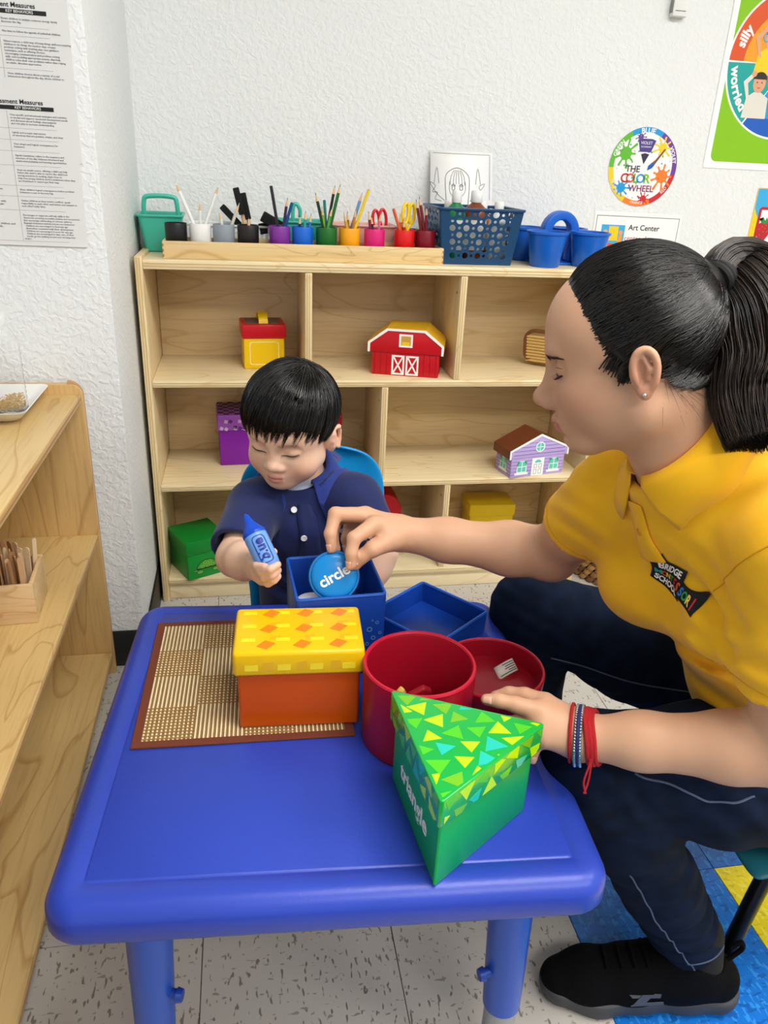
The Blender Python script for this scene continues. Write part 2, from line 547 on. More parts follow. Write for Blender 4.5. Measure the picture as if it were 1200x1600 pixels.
# groove line around the top
pr += [(-.0385, 0), (-.0395, -.0011), (-.0412, -.0011), (-.0422, 0)]
pr = [(g, z + TZ) for g, z in pr]
slab(W_, D_, .042, pr, MB()).build('table_top', TBL, tb, smooth=True, angle=50)
for sx in (-1, 1):
    for sy in (-1, 1):
        cx, cy = sx * .216 + .002, sy * .225
        lx, ly = cx + sx * .006, cy + sy * .008
        lg = MB().tube([(cx, cy, TZ - .049), (lx, ly, .155)], [.0285, .0245], n=28).build('leg', mat('blue_leg_plastic', '#1e4cae', .33), tb, smooth=True)
        MB().tube([(lx, ly, .155), (lx, ly, .03)], .021, n=24).build('extension', mat('grey_tube', '#9aa0a6', .35, .6), lg, smooth=True)
        MB().tube([(lx, ly, .155), (lx, ly, .05)], .0165, n=16).build('inner_tube', mat('navy_tube', '#173d86', .4), lg, smooth=True)
        MB().lathe([(0, 0), (.029, 0), (.031, .006), (.029, .03), (0.02, .032)], (lx, ly, 0), 24).build('foot', mat('grey_foot', '#50555c', .6), lg, smooth=True)
        s2 = -sx
        kn = MB()
        kn.tube([(lx + s2 * .022, ly - .006, .225), (lx + s2 * .036, ly - .010, .225)], [.0062, .0062], n=12)
        kn.tube([(lx + s2 * .032, ly - .0095, .225), (lx + s2 * .039, ly - .011, .225)], [.009, .0075], n=12)
        kn.build('screw_knob', mat('blue_knob', '#1a3f9c', .4), lg, smooth=True)
        bk = MB()
        bk.box(cx + s2 * .030, cx + s2 * .040, cy - .012, cy + .012, TZ - .066, TZ - .0495)
        bk.build('clip', mat('blue_knob', '#1a3f9c', .4), lg, bevel=.003)
# ================================================================== boxes on the shelf
def leather(name, color, rough=.38): return mat(name, color, rough, bump=(420, .05), coat=.08, spec=.32)
WHITE = mat('white_print', '#f2f2f0', .5)
BLACKP = mat('black_print', '#1a1a1c', .6)

def lidded_box(name, label, loc, rz, w, d, h, lid_h, bm, lm, cat='box', over=.004, bev=.004):
    """closed leatherette box; local origin at the middle of the front bottom edge, depth along +y"""
    t = thing(name, label, cat, loc, rz)
    MB().box(-w / 2, w / 2, 0, d, 0, h - .003).build('body', bm, t, bevel=bev)
    MB().box(-w / 2 - over, w / 2 + over, -over, d + over, h - lid_h, h).build('lid', lm, t, bevel=bev)
    return t
def flat(name, polys, m, parent, M, th=.0003):
    mb = MB()
    for p in polys: mb.prism(p, 0, th, M=M)
    return mb.build(name, m, parent)
def front(y, x=0, z=0): return frame((x, y, z), (1, 0, 0), (0, 0, 1))
def rect(x0, x1, y0, y1): return [(x0, y0), (x1, y0), (x1, y1), (x0, y1)]
def ringpoly(outer, inner):
    """list of quads between two outlines of equal length"""
    n = len(outer)
    return [[outer[i], outer[(i + 1) % n], inner[(i + 1) % n], inner[i]] for i in range(n)]

YELL = leather('yellow_leatherette', '#eec40f'); REDL = leather('red_leatherette', '#c01420')
t = lidded_box('lunchbox_box', 'small yellow box with red lid and yellow strap handle on the top shelf', (.050, 2.085, .635), math.radians(4), .108, .10, .118, .037, YELL, REDL)
o = rrect(.078, .062, .008); MBx = front(-.0002, 0, .042)
flat('outline_print', ringpoly(o, inset(o, .0022)), mat('cream_print', '#f6e7a0', .5), t, MBx)
flat('lid_panel', [rect(-.045, .045, .008, .092)], mat('grey_brown_panel', '#6a5a52', .5), t, frame((0, 0, .1181), (1, 0, 0), (0, 1, 0)))
hd = MB()
pth = bez([(0, .012, .117), (0, .02, .131), (0, .05, .140), (0, .08, .131), (0, .088, .117)], 6)
for a, b_ in zip(pth[:-1], pth[1:]):
    hd.add([(x, p.y, p.z + dz) for p in (a, b_) for x in (-.012, .012) for dz in (0, .003)], [(0, 1, 3, 2), (4, 6, 7, 5), (0, 2, 6, 4), (1, 5, 7, 3), (0, 4, 5, 1), (2, 3, 7, 6)])
hd.build('strap_handle', YELL, t)

# barn box
ba = math.radians(-17)
t = thing('barn_box', 'red barn shaped box with yellow roof and white crossed doors', 'box', (.418, 2.005, .635), ba)
MB().box(-.09, .09, 0, .115, 0, .07).build('body', REDL, t, bevel=.003)
gam = [(-.098, .062), (.098, .062), (.098, .085), (.050, .122), (-.050, .122), (-.098, .085)]
lid = MB().prism(gam, 0, .123, M=frame((0, .119, 0), (1, 0, 0), (0, 0, 1))).build('lid', REDL, t, bevel=.002)
roof = [(-.101, .066), (-.098, .066), (-.0975, .0845), (-.0495, .1215), (.0495, .1215), (.0975, .0845), (.098, .066), (.101, .066), (.101, .087), (.0515, .125), (-.0515, .125), (-.101, .087)]
MB().prism(roof, 0, .119, M=frame((0, .121, 0), (1, 0, 0), (0, 0, 1))).build('roof', leather('roof_yellow', '#dfae1c'), t)
trim = [(-.101, .0615), (-.095, .0615), (-.095, .084), (-.048, .119), (.048, .119), (.095, .084), (.095, .0615), (.101, .0615), (.101, .087), (.0515, .125), (-.0515, .125), (-.101, .087)]
MB().prism(trim, 0, .002, M=frame((0, -.0042, 0), (1, 0, 0), (0, 0, 1))).build('white_trim', WHITE, t)
dr = []
for x0 in (-.036, .002):
    x1 = x0 + .034
    q = rect(x0, x1, .003, .055); dr += ringpoly(q, inset(q, .0045))
    for (a, b_) in (((x0 + .004, .006), (x1 - .004, .052)), ((x0 + .004, .052), (x1 - .004, .006))):
        v = (Vector(b_) - Vector(a)).normalized(); nrm = Vector((-v.y, v.x)) * .002
        dr.append([tuple(Vector(a) - nrm), tuple(Vector(b_) - nrm), tuple(Vector(b_) + nrm), tuple(Vector(a) + nrm)])
flat('door_print', dr, WHITE, t, front(-.0002))
q = rect(-.018, .018, .078, .112)
flat('loft_window_frame', ringpoly(q, inset(q, .005)), WHITE, t, front(-.0045))
flat('hay_print', [rect(-.013, .013, .083, .107)], mat('hay_brown', '#c89a3a', .7), t, front(-.0044))
flat('hay_bale', [rect(-.010, .010, .083, .092)], mat('hay_yellow', '#f0c81e', .7), t, front(-.0047))
flat('plank_print', [rect(x - .0006, x + .0006, .004, .061) for x in (-.082, -.066, -.05, .05, .066, .082)], mat('dark_red_print', '#7d0c14', .6), t, front(-.0002))

# purple box with chequered lid
PUR = leather('purple_leatherette', '#7c1f9a')
t = lidded_box('purple_box', 'purple box with a lilac and black diamond patterned lid on the middle shelf', (-.012, 2.105, .352), math.radians(3), .135, .12, .150, .046, PUR, leather('lilac_lid', '#9a53b4'))
rnd = random.Random(4)
for col, nm in (('#2a0f3a', 'dark_diamond_print'), ('#c9a3d8', 'pale_diamond_print'), ('#5c1780', 'violet_diamond_print')):
    ps = []
    for k in range(11):
        cx = -.06 + .0125 * k
        for r_ in range(2):
            if rnd.random() < .5: continue
            cz = .112 + .02 * r_ + rnd.uniform(-.003, .003); a = rnd.uniform(.2, .8); s = .0065
            ps.append([(cx + s * math.cos(a + i * math.pi / 2), cz + s * math.sin(a + i * math.pi / 2)) for i in range(4)])
    flat(nm, ps, mat(nm, col, .5), t, front(-.0042 - .0001 * len(nm) / 10))
ck = []
for i in range(9):
    for j in range(8):
        if (i + j) % 2: ck.append(rect(-.068 + .015 * i, -.068 + .015 * i + .015, -.002 + .0155 * j, -.002 + .0155 * j + .0155))
flat('checker_print', ck, mat('dark_checker', '#34123f', .5), t, frame((0, 0, .1502), (1, 0, 0), (0, 1, 0)))

t = lidded_box('crimson_box', 'dark red box behind the boy on the middle shelf', (.195, 2.10, .352), math.radians(-4), .13, .12, .148, .04, leather('crimson_leatherette', '#a3101f'), leather('crimson_leatherette', '#a3101f'))
# house box
ha = math.radians(12.5)
LIL = leather('lilac_siding', '#b9a4dc', .5)
t = thing('house_box', 'lilac cottage shaped box with brown roof on the middle shelf', 'box', (.815, 1.972, .352), ha)
MB().box(-.088, .088, 0, .085, 0, .066).build('body', LIL, t, bevel=.002)
gab = [(-.094, .058), (.094, .058), (.094, .080), (0, .122), (-.094, .080)]
MB().prism(gab, 0, .09, M=frame((0, .088, 0), (1, 0, 0), (0, 0, 1))).build('lid', LIL, t, bevel=.0015)
rf = [(-.0975, .0575), (-.0945, .0575), (-.0945, .0803), (0, .1225), (.0945, .0803), (.0945, .0575), (.0975, .0575), (.0975, .0825), (0, .1265), (-.0975, .0825)]
MB().prism(rf, 0, .0905, M=frame((0, .0895, 0), (1, 0, 0), (0, 0, 1))).build('roof', leather('brown_roof', '#6e3a22'), t)
tr = [(-.0975, .0575), (-.0925, .0575), (-.0925, .079), (0, .1195), (.0925, .079), (.0925, .0575), (.0975, .0575), (.0975, .0825), (0, .1265), (-.0975, .0825)]
MB().prism(tr, 0, .0015, M=frame((0, -.0020, 0), (1, 0, 0), (0, 0, 1))).build('white_trim', WHITE, t)
sid = [rect(-.087, .087, z, z + .0009) for z in (.008, .018, .028, .038, .048)] + [rect(-.085 + max(0, (z - .08) * 2.2), .085 - max(0, (z - .08) * 2.2), z, z + .0009) for z in (.068, .079, .09, .101)]
DKL = mat('dark_siding_line', '#4b3f78', .6)
flat('siding_print', sid[:5], DKL, t, front(-.0002))
flat('gable_siding_print', sid[5:], DKL, t, front(-.0024))
flat('side_siding_print', [rect(.002, .083, z, z + .0009) for z in (.008, .018, .028, .038, .048)], DKL, t, frame((-.0882, .085, 0), (0, -1, 0), (0, 0, 1)))
TEAL = mat('teal_pane', '#56c9b4', .3); GRN = mat('green_curtain', '#179a62', .5)
def window_print(M, cx, cz, w, h):
    q = rect(cx - w / 2, cx + w / 2, cz - h / 2, cz + h / 2)
    flat('window_pane', [q], TEAL, t, M)
    M2 = M @ Matrix.Translation((0, 0, .0003))
    flat('curtain', [[(cx - w / 2, cz + h / 2), (cx - w / 2, cz), (cx - w / 5, cz + h / 2)], [(cx + w / 2, cz + h / 2), (cx + w / 5, cz + h / 2), (cx + w / 2, cz)]], GRN, t, M2)
    flat('window_frame', ringpoly(q, inset(q, .0025)) + [rect(cx - .001, cx + .001, cz - h / 2, cz + h / 2), rect(cx - w / 2, cx + w / 2, cz - .001, cz + .001), rect(cx - w / 2 - .006, cx + w / 2 + .006, cz - h / 2 - .006, cz - h / 2)], WHITE, t, M2)
window_print(front(-.0003), -.053, .032, .032, .036); window_print(front(-.0003), .053, .032, .032, .036)
window_print(frame((-.0883, .085, 0), (0, -1, 0), (0, 0, 1)), .042, .034, .034, .036)
flat('door_print', [rect(-.020, .020, .001, .054)], WHITE, t, front(-.0003))
dl = []
for (a, b_, c, d_) in ((-.013, -.003, .006, .02), (.003, .013, .006, .02), (-.013, -.003, .024, .036), (.003, .013, .024, .036)):
    q = rect(a, b_, c, d_); dl += ringpoly(q, inset(q, .001))
flat('door_lines', dl, mat('grey_line', '#77758a', .6), t, front(-.0006))
flat('fanlight', [[(.011 * math.cos(math.pi * k / 8), .040 + .009 * math.sin(math.pi * k / 8)) for k in range(9)]], TEAL, t, front(-.0006))
circ = [(.0155 * math.cos(2 * math.pi * k / 20), .088 + .0155 * math.sin(2 * math.pi * k / 20)) for k in range(20)]
flat('round_window', [circ], TEAL, t, front(-.0026))
flat('round_window_frame', ringpoly(circ, inset(circ, .003)) + [rect(-.001, .001, .074, .102), rect(-.014, .014, .087, .089)], WHITE, t, front(-.0029))
# green turtle box
GRL = leather('green_leatherette', '#0c8a2e')
t = lidded_box('turtle_box', 'green box with a turtle picture on its front on the bottom shelf', (-.122, 1.970, .07), math.radians(27), .118, .125, .118, .040, GRL, leather('green_lid', '#0d7f2c'))
tu = front(-.0003)
sh = [(.032 * math.cos(math.pi * k / 12) - .002, .030 + .026 * math.sin(math.pi * k / 12)) for k in range(13)]
flat('turtle_shell', [sh], mat('turtle_shell_green', '#3c9a34', .5), t, tu)
flat('turtle_outline', ringpoly(sh, inset(sh, .0016)) + [rect(-.034, .032, .028, .0302)], BLACKP, t, frame((0, -.0006, 0), (1, 0, 0), (0, 0, 1)))
sc = []
for (x, z) in ((-.016, .036), (0, .036), (.014, .036), (-.008, .047), (.006, .047)):
    hx = [(x + .006 * math.cos(k * math.pi / 3), z + .005 * math.sin(k * math.pi / 3)) for k in range(6)]
    sc += ringpoly(hx, inset(hx, .0008))
flat('shell_scutes', sc, mat('yellow_green_line', '#b7d23a', .5), t, frame((0, -.0006, 0), (1, 0, 0), (0, 0, 1)))
TGR = mat('turtle_skin_green', '#5cae3a', .5)
lm = []
for (cx, cz, rx, rz_) in ((.040, .040, .012, .009), (-.024, .020, .010, .006), (.022, .020, .010, .006), (-.036, .026, .008, .003)):
    lm.append([(cx + rx * math.cos(k * math.pi / 6), cz + rz_ * math.sin(k * math.pi / 6)) for k in range(12)])
flat('turtle_limbs', lm, TGR, t, tu)
flat('limb_outline', sum([ringpoly(q, inset(q, .001)) for q in lm], []), BLACKP, t, frame((0, -.0006, 0), (1, 0, 0), (0, 0, 1)))
flat('turtle_eye', [[(.043 + .0015 * math.cos(k), .042 + .0015 * math.sin(k)) for k in range(6)]], BLACKP, t, frame((0, -.0006, 0), (1, 0, 0), (0, 0, 1)))
# yellow box and partly hidden red and blue box
t = lidded_box('yellow_box', 'plain mustard yellow lidded box on the bottom shelf', (.748, 2.125, .07), math.radians(-2), .140, .10, .125, .038, leather('mustard_leatherette', '#d3b30f'), leather('mustard_leatherette', '#d3b30f'))
t = thing('dome_box', 'dark red domed box with blue base half hidden behind the boy chair', 'box', (.385, 2.07, .07))
MB().box(-.055, .055, 0, .1, 0, .12).build('body', leather('navy_leatherette', '#152a72'), t, bevel=.003)
dm = [(-.060, .112), (.060, .112), (.060, .150)] + [(.060 * math.cos(a) * .9, .150 + .045 * math.sin(a)) for a in [math.pi * k / 10 for k in range(1, 10)]] + [(-.060, .150)]
MB().prism(dm, 0, .108, M=frame((0, .104, 0), (1, 0, 0), (0, 0, 1))).build('lid', REDL, t, bevel=.002)
# slatted bamboo tray leaning at the right of the top shelf
t = thing('bamboo_tray', 'dark framed bamboo slat tray on the top shelf beside the woman face', 'tray', (.832, 2.09, .6355), math.radians(-35))
fr = rrect(.11, .095, .03, 6, 0, .05)
MB().tube([(x, .028 - (z - .002) * .25, z + .0055) for (x, z) in fr], .0055, n=8, closed=True).build('rim', mat('dark_bamboo', '#6b4420', .45), t, smooth=True)
for k in range(9):
    z = .014 + .009 * k
    MB().tube([(-.050, .0275 - z * .25, z), (.050, .0275 - z * .25, z)], .0036, n=6).build('slat', mat('pale_bamboo', '#c9a45a', .45), t, smooth=True)

# ================================================================== things on top of the shelf
TEALP = mat('teal_plastic', '#3fb39c', .35); 
def taper_bin(mb, w0, d0, w1, d1, h, r, th, c=(0, 0, 0), n=5):
    """open tapered bin with wall thickness"""
    rings = []
    for (w, d, z, rr) in ((w0 - .01, d0 - .01, 0, r), (w0, d0, .002, r), (w1, d1, h, r), (w1 - 2 * th, d1 - 2 * th, h, r - th), (w0 - 2 * th, d0 - 2 * th, th, r - th)):
        rings.append([(c[0] + x, c[1] + y, c[2] + z) for (x, y) in rrect(w, d, max(rr, .002), n)])
    N = len(rings[0]); v = [p for q in rings for p in q]; f = [tuple(range(N - 1, -1, -1))]
    for i in range(4): f += [(i * N + k, i * N + (k + 1) % N, (i + 1) * N + (k + 1) % N, (i + 1) * N + k) for k in range(N)]
    f.append(tuple(4 * N + k for k in range(N)))
    return mb.add(v, f)
t = thing('teal_caddy', 'teal plastic carry caddy with loop handle at the left end of the shelf top', 'caddy', (-.201, 2.178, ZT + .0003), math.radians(2))
taper_bin(MB(), .082, .105, .108, .132, .086, .012, .003).build('bin', TEALP, t, smooth=True, angle=35)
rl = MB(); rl.tube([(x, y, .086) for (x, y) in rrect(.110, .134, .013, 5)], .0032, n=6, closed=True); rl.build('rim', TEALP, t, smooth=True)
MB().box(-.045, .045, -.016, .016, .010, .074).build('divider', TEALP, t, bevel=.004)
MB().tube(bez([(-.042, 0, .070), (-.040, 0, .115), (-.028, 0, .128), (.028, 0, .128), (.040, 0, .115), (.042, 0, .070)], 6), .0058, n=8).build('handle', TEALP, t, smooth=True)

TRAYW = wood('tray_birch', '#dcc08a', '#c9a46a', 0, 1.3)
t = thing('pencil_tray', 'long shallow birch tray holding the row of pencil cups', 'tray', (.156, 2.045, ZT + .0003))
MB().box(-.336, .336, -.050, .050, 0, .006).build('base', TRAYW, t)
for (a, b_, c, d_) in ((-.342, .342, -.060, -.0505), (-.342, .342, .0505, .060), (-.342, -.3365, -.050, .050), (.3365, .342, -.050, .050)):
    MB().box(a, b_, c, d_, 0, .040).build('side', TRAYW, t, bevel=.0015)
jt = MB()
for s in (-1, 1):
    for k in range(3): jt.box(s * .3405 - .0018, s * .3405 + .0018, -.0604, -.0500, .004 + .012 * k, .010 + .012 * k)
jt.build('finger_joint', mat('end_grain', '#9c7442', .6), t)['kind'] = 'stuff'

CUPS = [(-.1565, '#141416', 'black', 'first black'), (-.099, '#e8e8e6', 'white', 'white'), (-.043, '#8d959f', 'grey', 'grey'), (.0155, '#1b1614', 'brown black', 'brown black'),
        (.0925, '#7c2f96', 'purple', 'purple'), (.149, '#1263cf', 'blue', 'blue'), (.2085, '#12641f', 'green', 'green'), (.2665, '#f0a30a', 'yellow', 'amber yellow'),
        (.330, '#d81f74', 'pink', 'pink'), (.407, '#d81414', 'red', 'bright red'), (.462, '#7c0a20', 'maroon', 'maroon')]
CUPZ = ZT + .0065
for (x, colr, nm, word) in CUPS:
    lab = {'black': 'black pencil cup, leftmost in the tray', 'brown black': 'blackish brown pencil cup between the grey and purple cups'}.get(nm, word + ' plastic cup in the pencil tray')
    t = thing('pencil_cup', lab, 'cup', (x, 2.045, CUPZ), 0, 'pencil cups in the tray')
    MB().lathe([(0, 0), (.0245, 0), (.0255, .001), (.0262, .070), (.0258, .071), (.0236, .0705), (.0230, .004), (0, .004)], n=36).build('wall', mat('cup_' + nm.replace(' ', '_'), colr, .35), t, smooth=True, angle=50)

WOODTIP = mat('pencil_wood', '#dcb98a', .6)
def pencil(base, tip, colr, cname, label, group, r=.0038, sharpened=True, cat='pencil'):
    a = Vector(base); b_ = Vector(tip); L = (b_ - a).length
    q = (b_ - a).to_track_quat('Z', 'Y')
    t = thing('pencil' if cat == 'pencil' else cat.replace(' ', '_'), label, cat, a, 0, group, rot=q.to_euler())
    m = mat('pencil_' + cname.replace(' ', '_'), colr, .35)
    if sharpened:
        MB().tube([(0, 0, 0), (0, 0, L - .021)], r, n=6).build('shaft', m, t)
        tp = MB().tube([(0, 0, L - .021), (0, 0, L - .006)], [r * .98, r * .35], n=10).build('sharpened_wood', WOODTIP, t, smooth=True)
        MB().tube([(0, 0, L - .0062), (0, 0, L)], [r * .34, .0003], n=8).build('lead', m if cname != 'white' else WHITE, t, smooth=True)
    else:
        MB().tube([(0, 0, 0), (0, 0, L)], r, n=8).build('shaft', m, t, smooth=True)
        MB().tube([(0, 0, L - .0005), (0, 0, L + .001)], r * .7, n=8).build('end', mat('pencil_end', '#3a3530', .6), t)
    return t
def cup_pencils(cx, specs, word):
    for i, (bx_, tx, ty, tz, colr, cname, shp) in enumerate(specs):
        lab = ('sharpened ' if shp else 'long unsharpened ') + cname + ' pencil standing in the ' + word + ' cup'
        pencil((cx + bx_, 2.045 + .004 * ((i * 7) % 5 - 2), CUPZ + .0045), (tx, ty, tz), colr, cname, lab, 'pencils in the ' + word + ' cup', sharpened=shp)
cup_pencils(-.099, [(.012, -.151, 2.045, 1.092, '#f0f0ee', 'white', True), (-.002, -.096, 2.04, 1.053, '#e4e2de', 'chalk white', True), (-.013, -.050, 2.05, 1.090, '#eeeeea', 'clean white', True)], 'white')
cup_pencils(-.043, [(-.006, -.003, 2.045, 1.052, '#c9c2b4', 'silver grey', True), (.006, -.052, 2.04, 1.034, '#dcdcd8', 'pale grey', True)], 'grey')
cup_pencils(.0155, [(.0, .018, 2.045, 1.022, '#2a1b14', 'dark brown', True)], 'blackish brown')
cup_pencils(.0925, [(.006, .073, 2.04, 1.092, '#1b1420', 'black violet', False), (.0, .113, 2.05, 1.068, '#3a2450', 'deep violet', True), (-.006, .123, 2.04, 1.056, '#1d4f8c', 'steel blue', False)], 'purple')
cup_pencils(.149, [(.0, .157, 2.045, 1.040, '#2f9a9a', 'turquoise', True), (.008, .171, 2.05, 1.034, '#2a7ab8', 'sky blue', True), (-.008, .142, 2.04, 1.030, '#1d3a6a', 'navy', True)], 'blue')
cup_pencils(.2085, [(.008, .180, 2.045, 1.082, '#173a1c', 'forest green', True), (.002, .196, 2.04, 1.052, '#7aa428', 'lime green', True), (.004, .203, 2.05, 1.064, '#1d7f74', 'teal green', False), (-.010, .229, 2.05, 1.100, '#16201a', 'black green', True), (-.006, .241, 2.04, 1.103, '#1d6a2a', 'leaf green', True), (-.012, .221, 2.035, 1.05, '#4f9a4a', 'fern green', True)], 'green')
cup_pencils(.2665, [(.010, .250, 2.04, 1.040, '#caa23a', 'ochre', True), (-.004, .261, 2.05, 1.042, '#8a6a2a', 'brown ochre', True), (-.014, .297, 2.05, 1.086, '#6a94c8', 'pale blue', True), (-.010, .311, 2.04, 1.092, '#e6c61e', 'canary yellow', False), (.0, .280, 2.035, 1.050, '#c2802a', 'golden', True)], 'amber yellow')
cup_pencils(.330, [(-.004, .313, 2.045, 1.044, '#7a1a3a', 'wine red', True), (.002, .321, 2.05, 1.034, '#551828', 'dark plum', True), (.004, .345, 2.045, 1.042, '#e0709a', 'pink', True)], 'pink')
cup_pencils(.407, [(.010, .376, 2.045, 1.050, '#d0521c', 'burnt orange', False), (.0, .394, 2.05, 1.040, '#c8641e', 'orange', True), (.006, .402, 2.04, 1.030, '#b83c1a', 'rust', True)], 'bright red')
cup_pencils(.462, [(.002, .432, 2.045, 1.075, '#6e1220', 'maroon', True), (.010, .441, 2.05, 1.082, '#7a1c24', 'brick red', True), (.004, .459, 2.04, 1.060, '#8a2030', 'garnet', True)], 'maroon')
# yellow and red children scissors in the cups
def scissors(loc, rot, m, label):
    t = thing('scissors', label, 'scissors', loc, 0, None, rot=rot)
    for s in (-1, 1):
        h = MB(); h.tube([(s * .010 + .009 * math.cos(a), 0, .065 + .024 * math.sin(a)) for a in [2 * math.pi * k / 18 for k in range(18)]], .0042, n=8, closed=True)
        h.tube([(s * .010, 0, .042), (-s * .002, 0, .02), (-s * .004, 0, 0)], [.0042, .004, .002], n=8)
        h.build('handle', m, t, smooth=True)
    MB().lathe([(0, 0), (.003, 0), (.003, .009), (0, .009)], n=12, M=frame((0, -.0045, .022), (1, 0, 0), (0, 0, -1))).build('rivet', mat('steel', '#b8bcc0', .3, 1), t)
    return t
scissors((.414, 2.056, .975), (0, .06, .5), mat('scissor_yellow', '#ecc80c', .3), 'yellow scissors standing handles up in the bright red cup')
scissors((.362, 2.125, .955), (0, -.12, .25), mat('scissor_red', '#cf1620', .3), 'red scissors standing in the bin behind the pink cup')

# bins behind the tray
def bin_(name, label, loc, w, d, h, m, slots=False, cat='bin'):
    t = thing(name, label, cat, loc)
    if slots:
        fr = MB()
        for z0, z1 in ((0, .012), (h - .014, h)):
            for (a, b_, c, d_) in ((-w / 2, w / 2, -d / 2, -d / 2 + .003), (-w / 2, w / 2, d / 2 - .003, d / 2), (-w / 2, -w / 2 + .003, -d / 2 + .003, d / 2 - .003), (w / 2 - .003, w / 2, -d / 2 + .003, d / 2 - .003)):
                fr.box(a, b_, c, d_, z0, z1)
        n = int(w / .012)
        for k in range(n + 1):
            x = -w / 2 + .002 + (w - .004) * k / n
            for y in (-d / 2, d / 2 - .003): fr.box(x - .0025, x + .0025, y + .0002, y + .0028, .012, h - .014)
        fr.box(-w / 2, w / 2, -d / 2 + .0008, -d / 2 + .0022, h * .45, h * .55)
        fr.box(-w / 2 + .003, w / 2 - .003, -d / 2 + .003, d / 2 - .003, 0, .003)
        fr.build('lattice', m, t)
    else:
        taper_bin(MB(), w * .9, d * .85, w, d, h, .012, .003).build('wall', m, t, smooth=True, angle=35)
    MB().tube([(x, y, h) for (x, y) in rrect(w + .004, d + .004, .012, 4)], .003, n=6, closed=True).build('rim', m, t, smooth=True)
    return t
bin_('lattice_bin', 'white lattice plastic bin behind the white and grey cups', (-.03, 2.165, ZT + .0003), .20, .105, .068, mat('white_plastic', '#dfe2e4', .4), True)
bin_('teal_bin', 'low teal plastic bin behind the purple and blue cups', (.145, 2.165, ZT + .0003), .135, .11, .082, TEALP)
MB_h = thing('teal_peg', 'teal plastic hook sticking up behind the blue cup', 'hook', (.142, 2.185, ZT + .004))
MB().tube(bez([(-.008, 0, .0), (-.008, 0, .10), (0, 0, .118), (.010, 0, .105), (.010, 0, .085)], 6), .005, n=8).build('hook', TEALP, MB_h, smooth=True)
bin_('pink_bin', 'pale pink plastic bin behind the amber and pink cups', (.315, 2.165, ZT + .0003), .165, .11, .078, mat('pink_plastic', '#d9a8a0', .4))
bin_('dark_bin', 'small dark navy bin behind the bright red cup', (.438, 2.165, ZT + .0003), .065, .10, .066, mat('navy_bin', '#26263c', .4))
# foam brushes and black card scraps in the lattice bin
BLK = mat('black_foam', '#0c0c0d', .85, bump=(300, .3))
for i, (x0, x1, z1, wd, label) in enumerate(((.02, -.012, 1.082, .030, 'tallest black foam brush in the lattice bin'), (.030, .005, 1.070, .026, 'shorter black foam brush leaning beside the tallest one'), (.04, -.050, 1.036, .020, 'long low black foam brush lying across the lattice bin'))):
    a = Vector((x0, 2.165 + .012 * i, .945)); b_ = Vector((x1, 2.165 + .012 * i, z1)); L = (b_ - a).length
    t = thing('foam_brush', label, 'brush', a, 0, 'foam brushes', rot=(b_ - a).to_track_quat('Z', 'Y').to_euler())
    MB().tube([(0, 0, 0), (0, 0, L - .06)], .005, n=8).build('handle', mat('brush_handle', '#d8b08a', .5), t, smooth=True)
    MB().prism([(-wd / 2, L - .065), (wd / 2, L - .065), (wd / 2, L - .012), (wd * .1, L), (-wd / 2, L - .008)], -.008, .008, M=frame((0, 0, 0), (1, 0, 0), (0, 0, 1))).build('foam_head', BLK, t, bevel=.002)
for i, (x, z, a, label) in enumerate(((.075, 1.008, .5, 'upper black foam block beside the teal bin'), (.070, .992, -.2, 'lower black foam block beside the teal bin'))):
    o = MB().box(-.026, .026, -.009, .009, -.013, .013).build('foam_block', BLK, None, bevel=.002)
    o.location = (x, 2.10 + .022 * i, z); o.rotation_euler = (0, a, .1); tag(o, label, 'foam block', 'black foam blocks')

# navy basket with round holes: each wall is a grid of cells with a punched hole
NAVY = mat('navy_basket_plastic', '#0c3f68', .35)
t = thing('perforated_basket', 'deep blue plastic basket with round holes on the shelf top', 'basket', (.592, 2.085, ZT + .0003))
def holed_wall(mb, P00, P10, P01, P11, nu, nv, frac, th, seed):
    P00, P10, P01, P11 = map(Vector, (P00, P10, P01, P11))
    nrm = (P10 - P00).cross(P01 - P00).normalized()
    def pt(u, v, k): return P00 * (1 - u) * (1 - v) + P10 * u * (1 - v) + P01 * (1 - u) * v + P11 * u * v + nrm * (th * k)
    S = 12
    for i in range(nu):
        for j in range(nv):
            big = (i + j) % 2 == 0
            fr_ = frac if big else frac * .48
            cu, cv = (i + .5) / nu, (j + .5) / nv
            vs = []
            for k in (0, 1):
                for s in range(S):
                    a = 2 * math.pi * (s + .5) / S
                    c, q = math.cos(a), math.sin(a); m_ = max(abs(c), abs(q))
                    vs.append(pt(cu + c / m_ * .5 / nu, cv + q / m_ * .5 / nv, k))
                for s in range(S):
                    a = 2 * math.pi * (s + .5) / S
                    vs.append(pt(cu + math.cos(a) * .5 / nu * fr_, cv + math.sin(a) * .5 / nv * fr_, k))
            f = []
            for s in range(S):
                s2 = (s + 1) % S
                f += [(s, s2, S + s2, S + s), (2 * S + s, 3 * S + s, 3 * S + s2, 2 * S + s2), (S + s, S + s2, 3 * S + s2, 3 * S + s)]
            mb.add(vs, f)
w1, w0, d1, d0, hb = .108, .090, .088, .074, .136
cor = [(-1, -1), (1, -1), (1, 1), (-1, 1)]
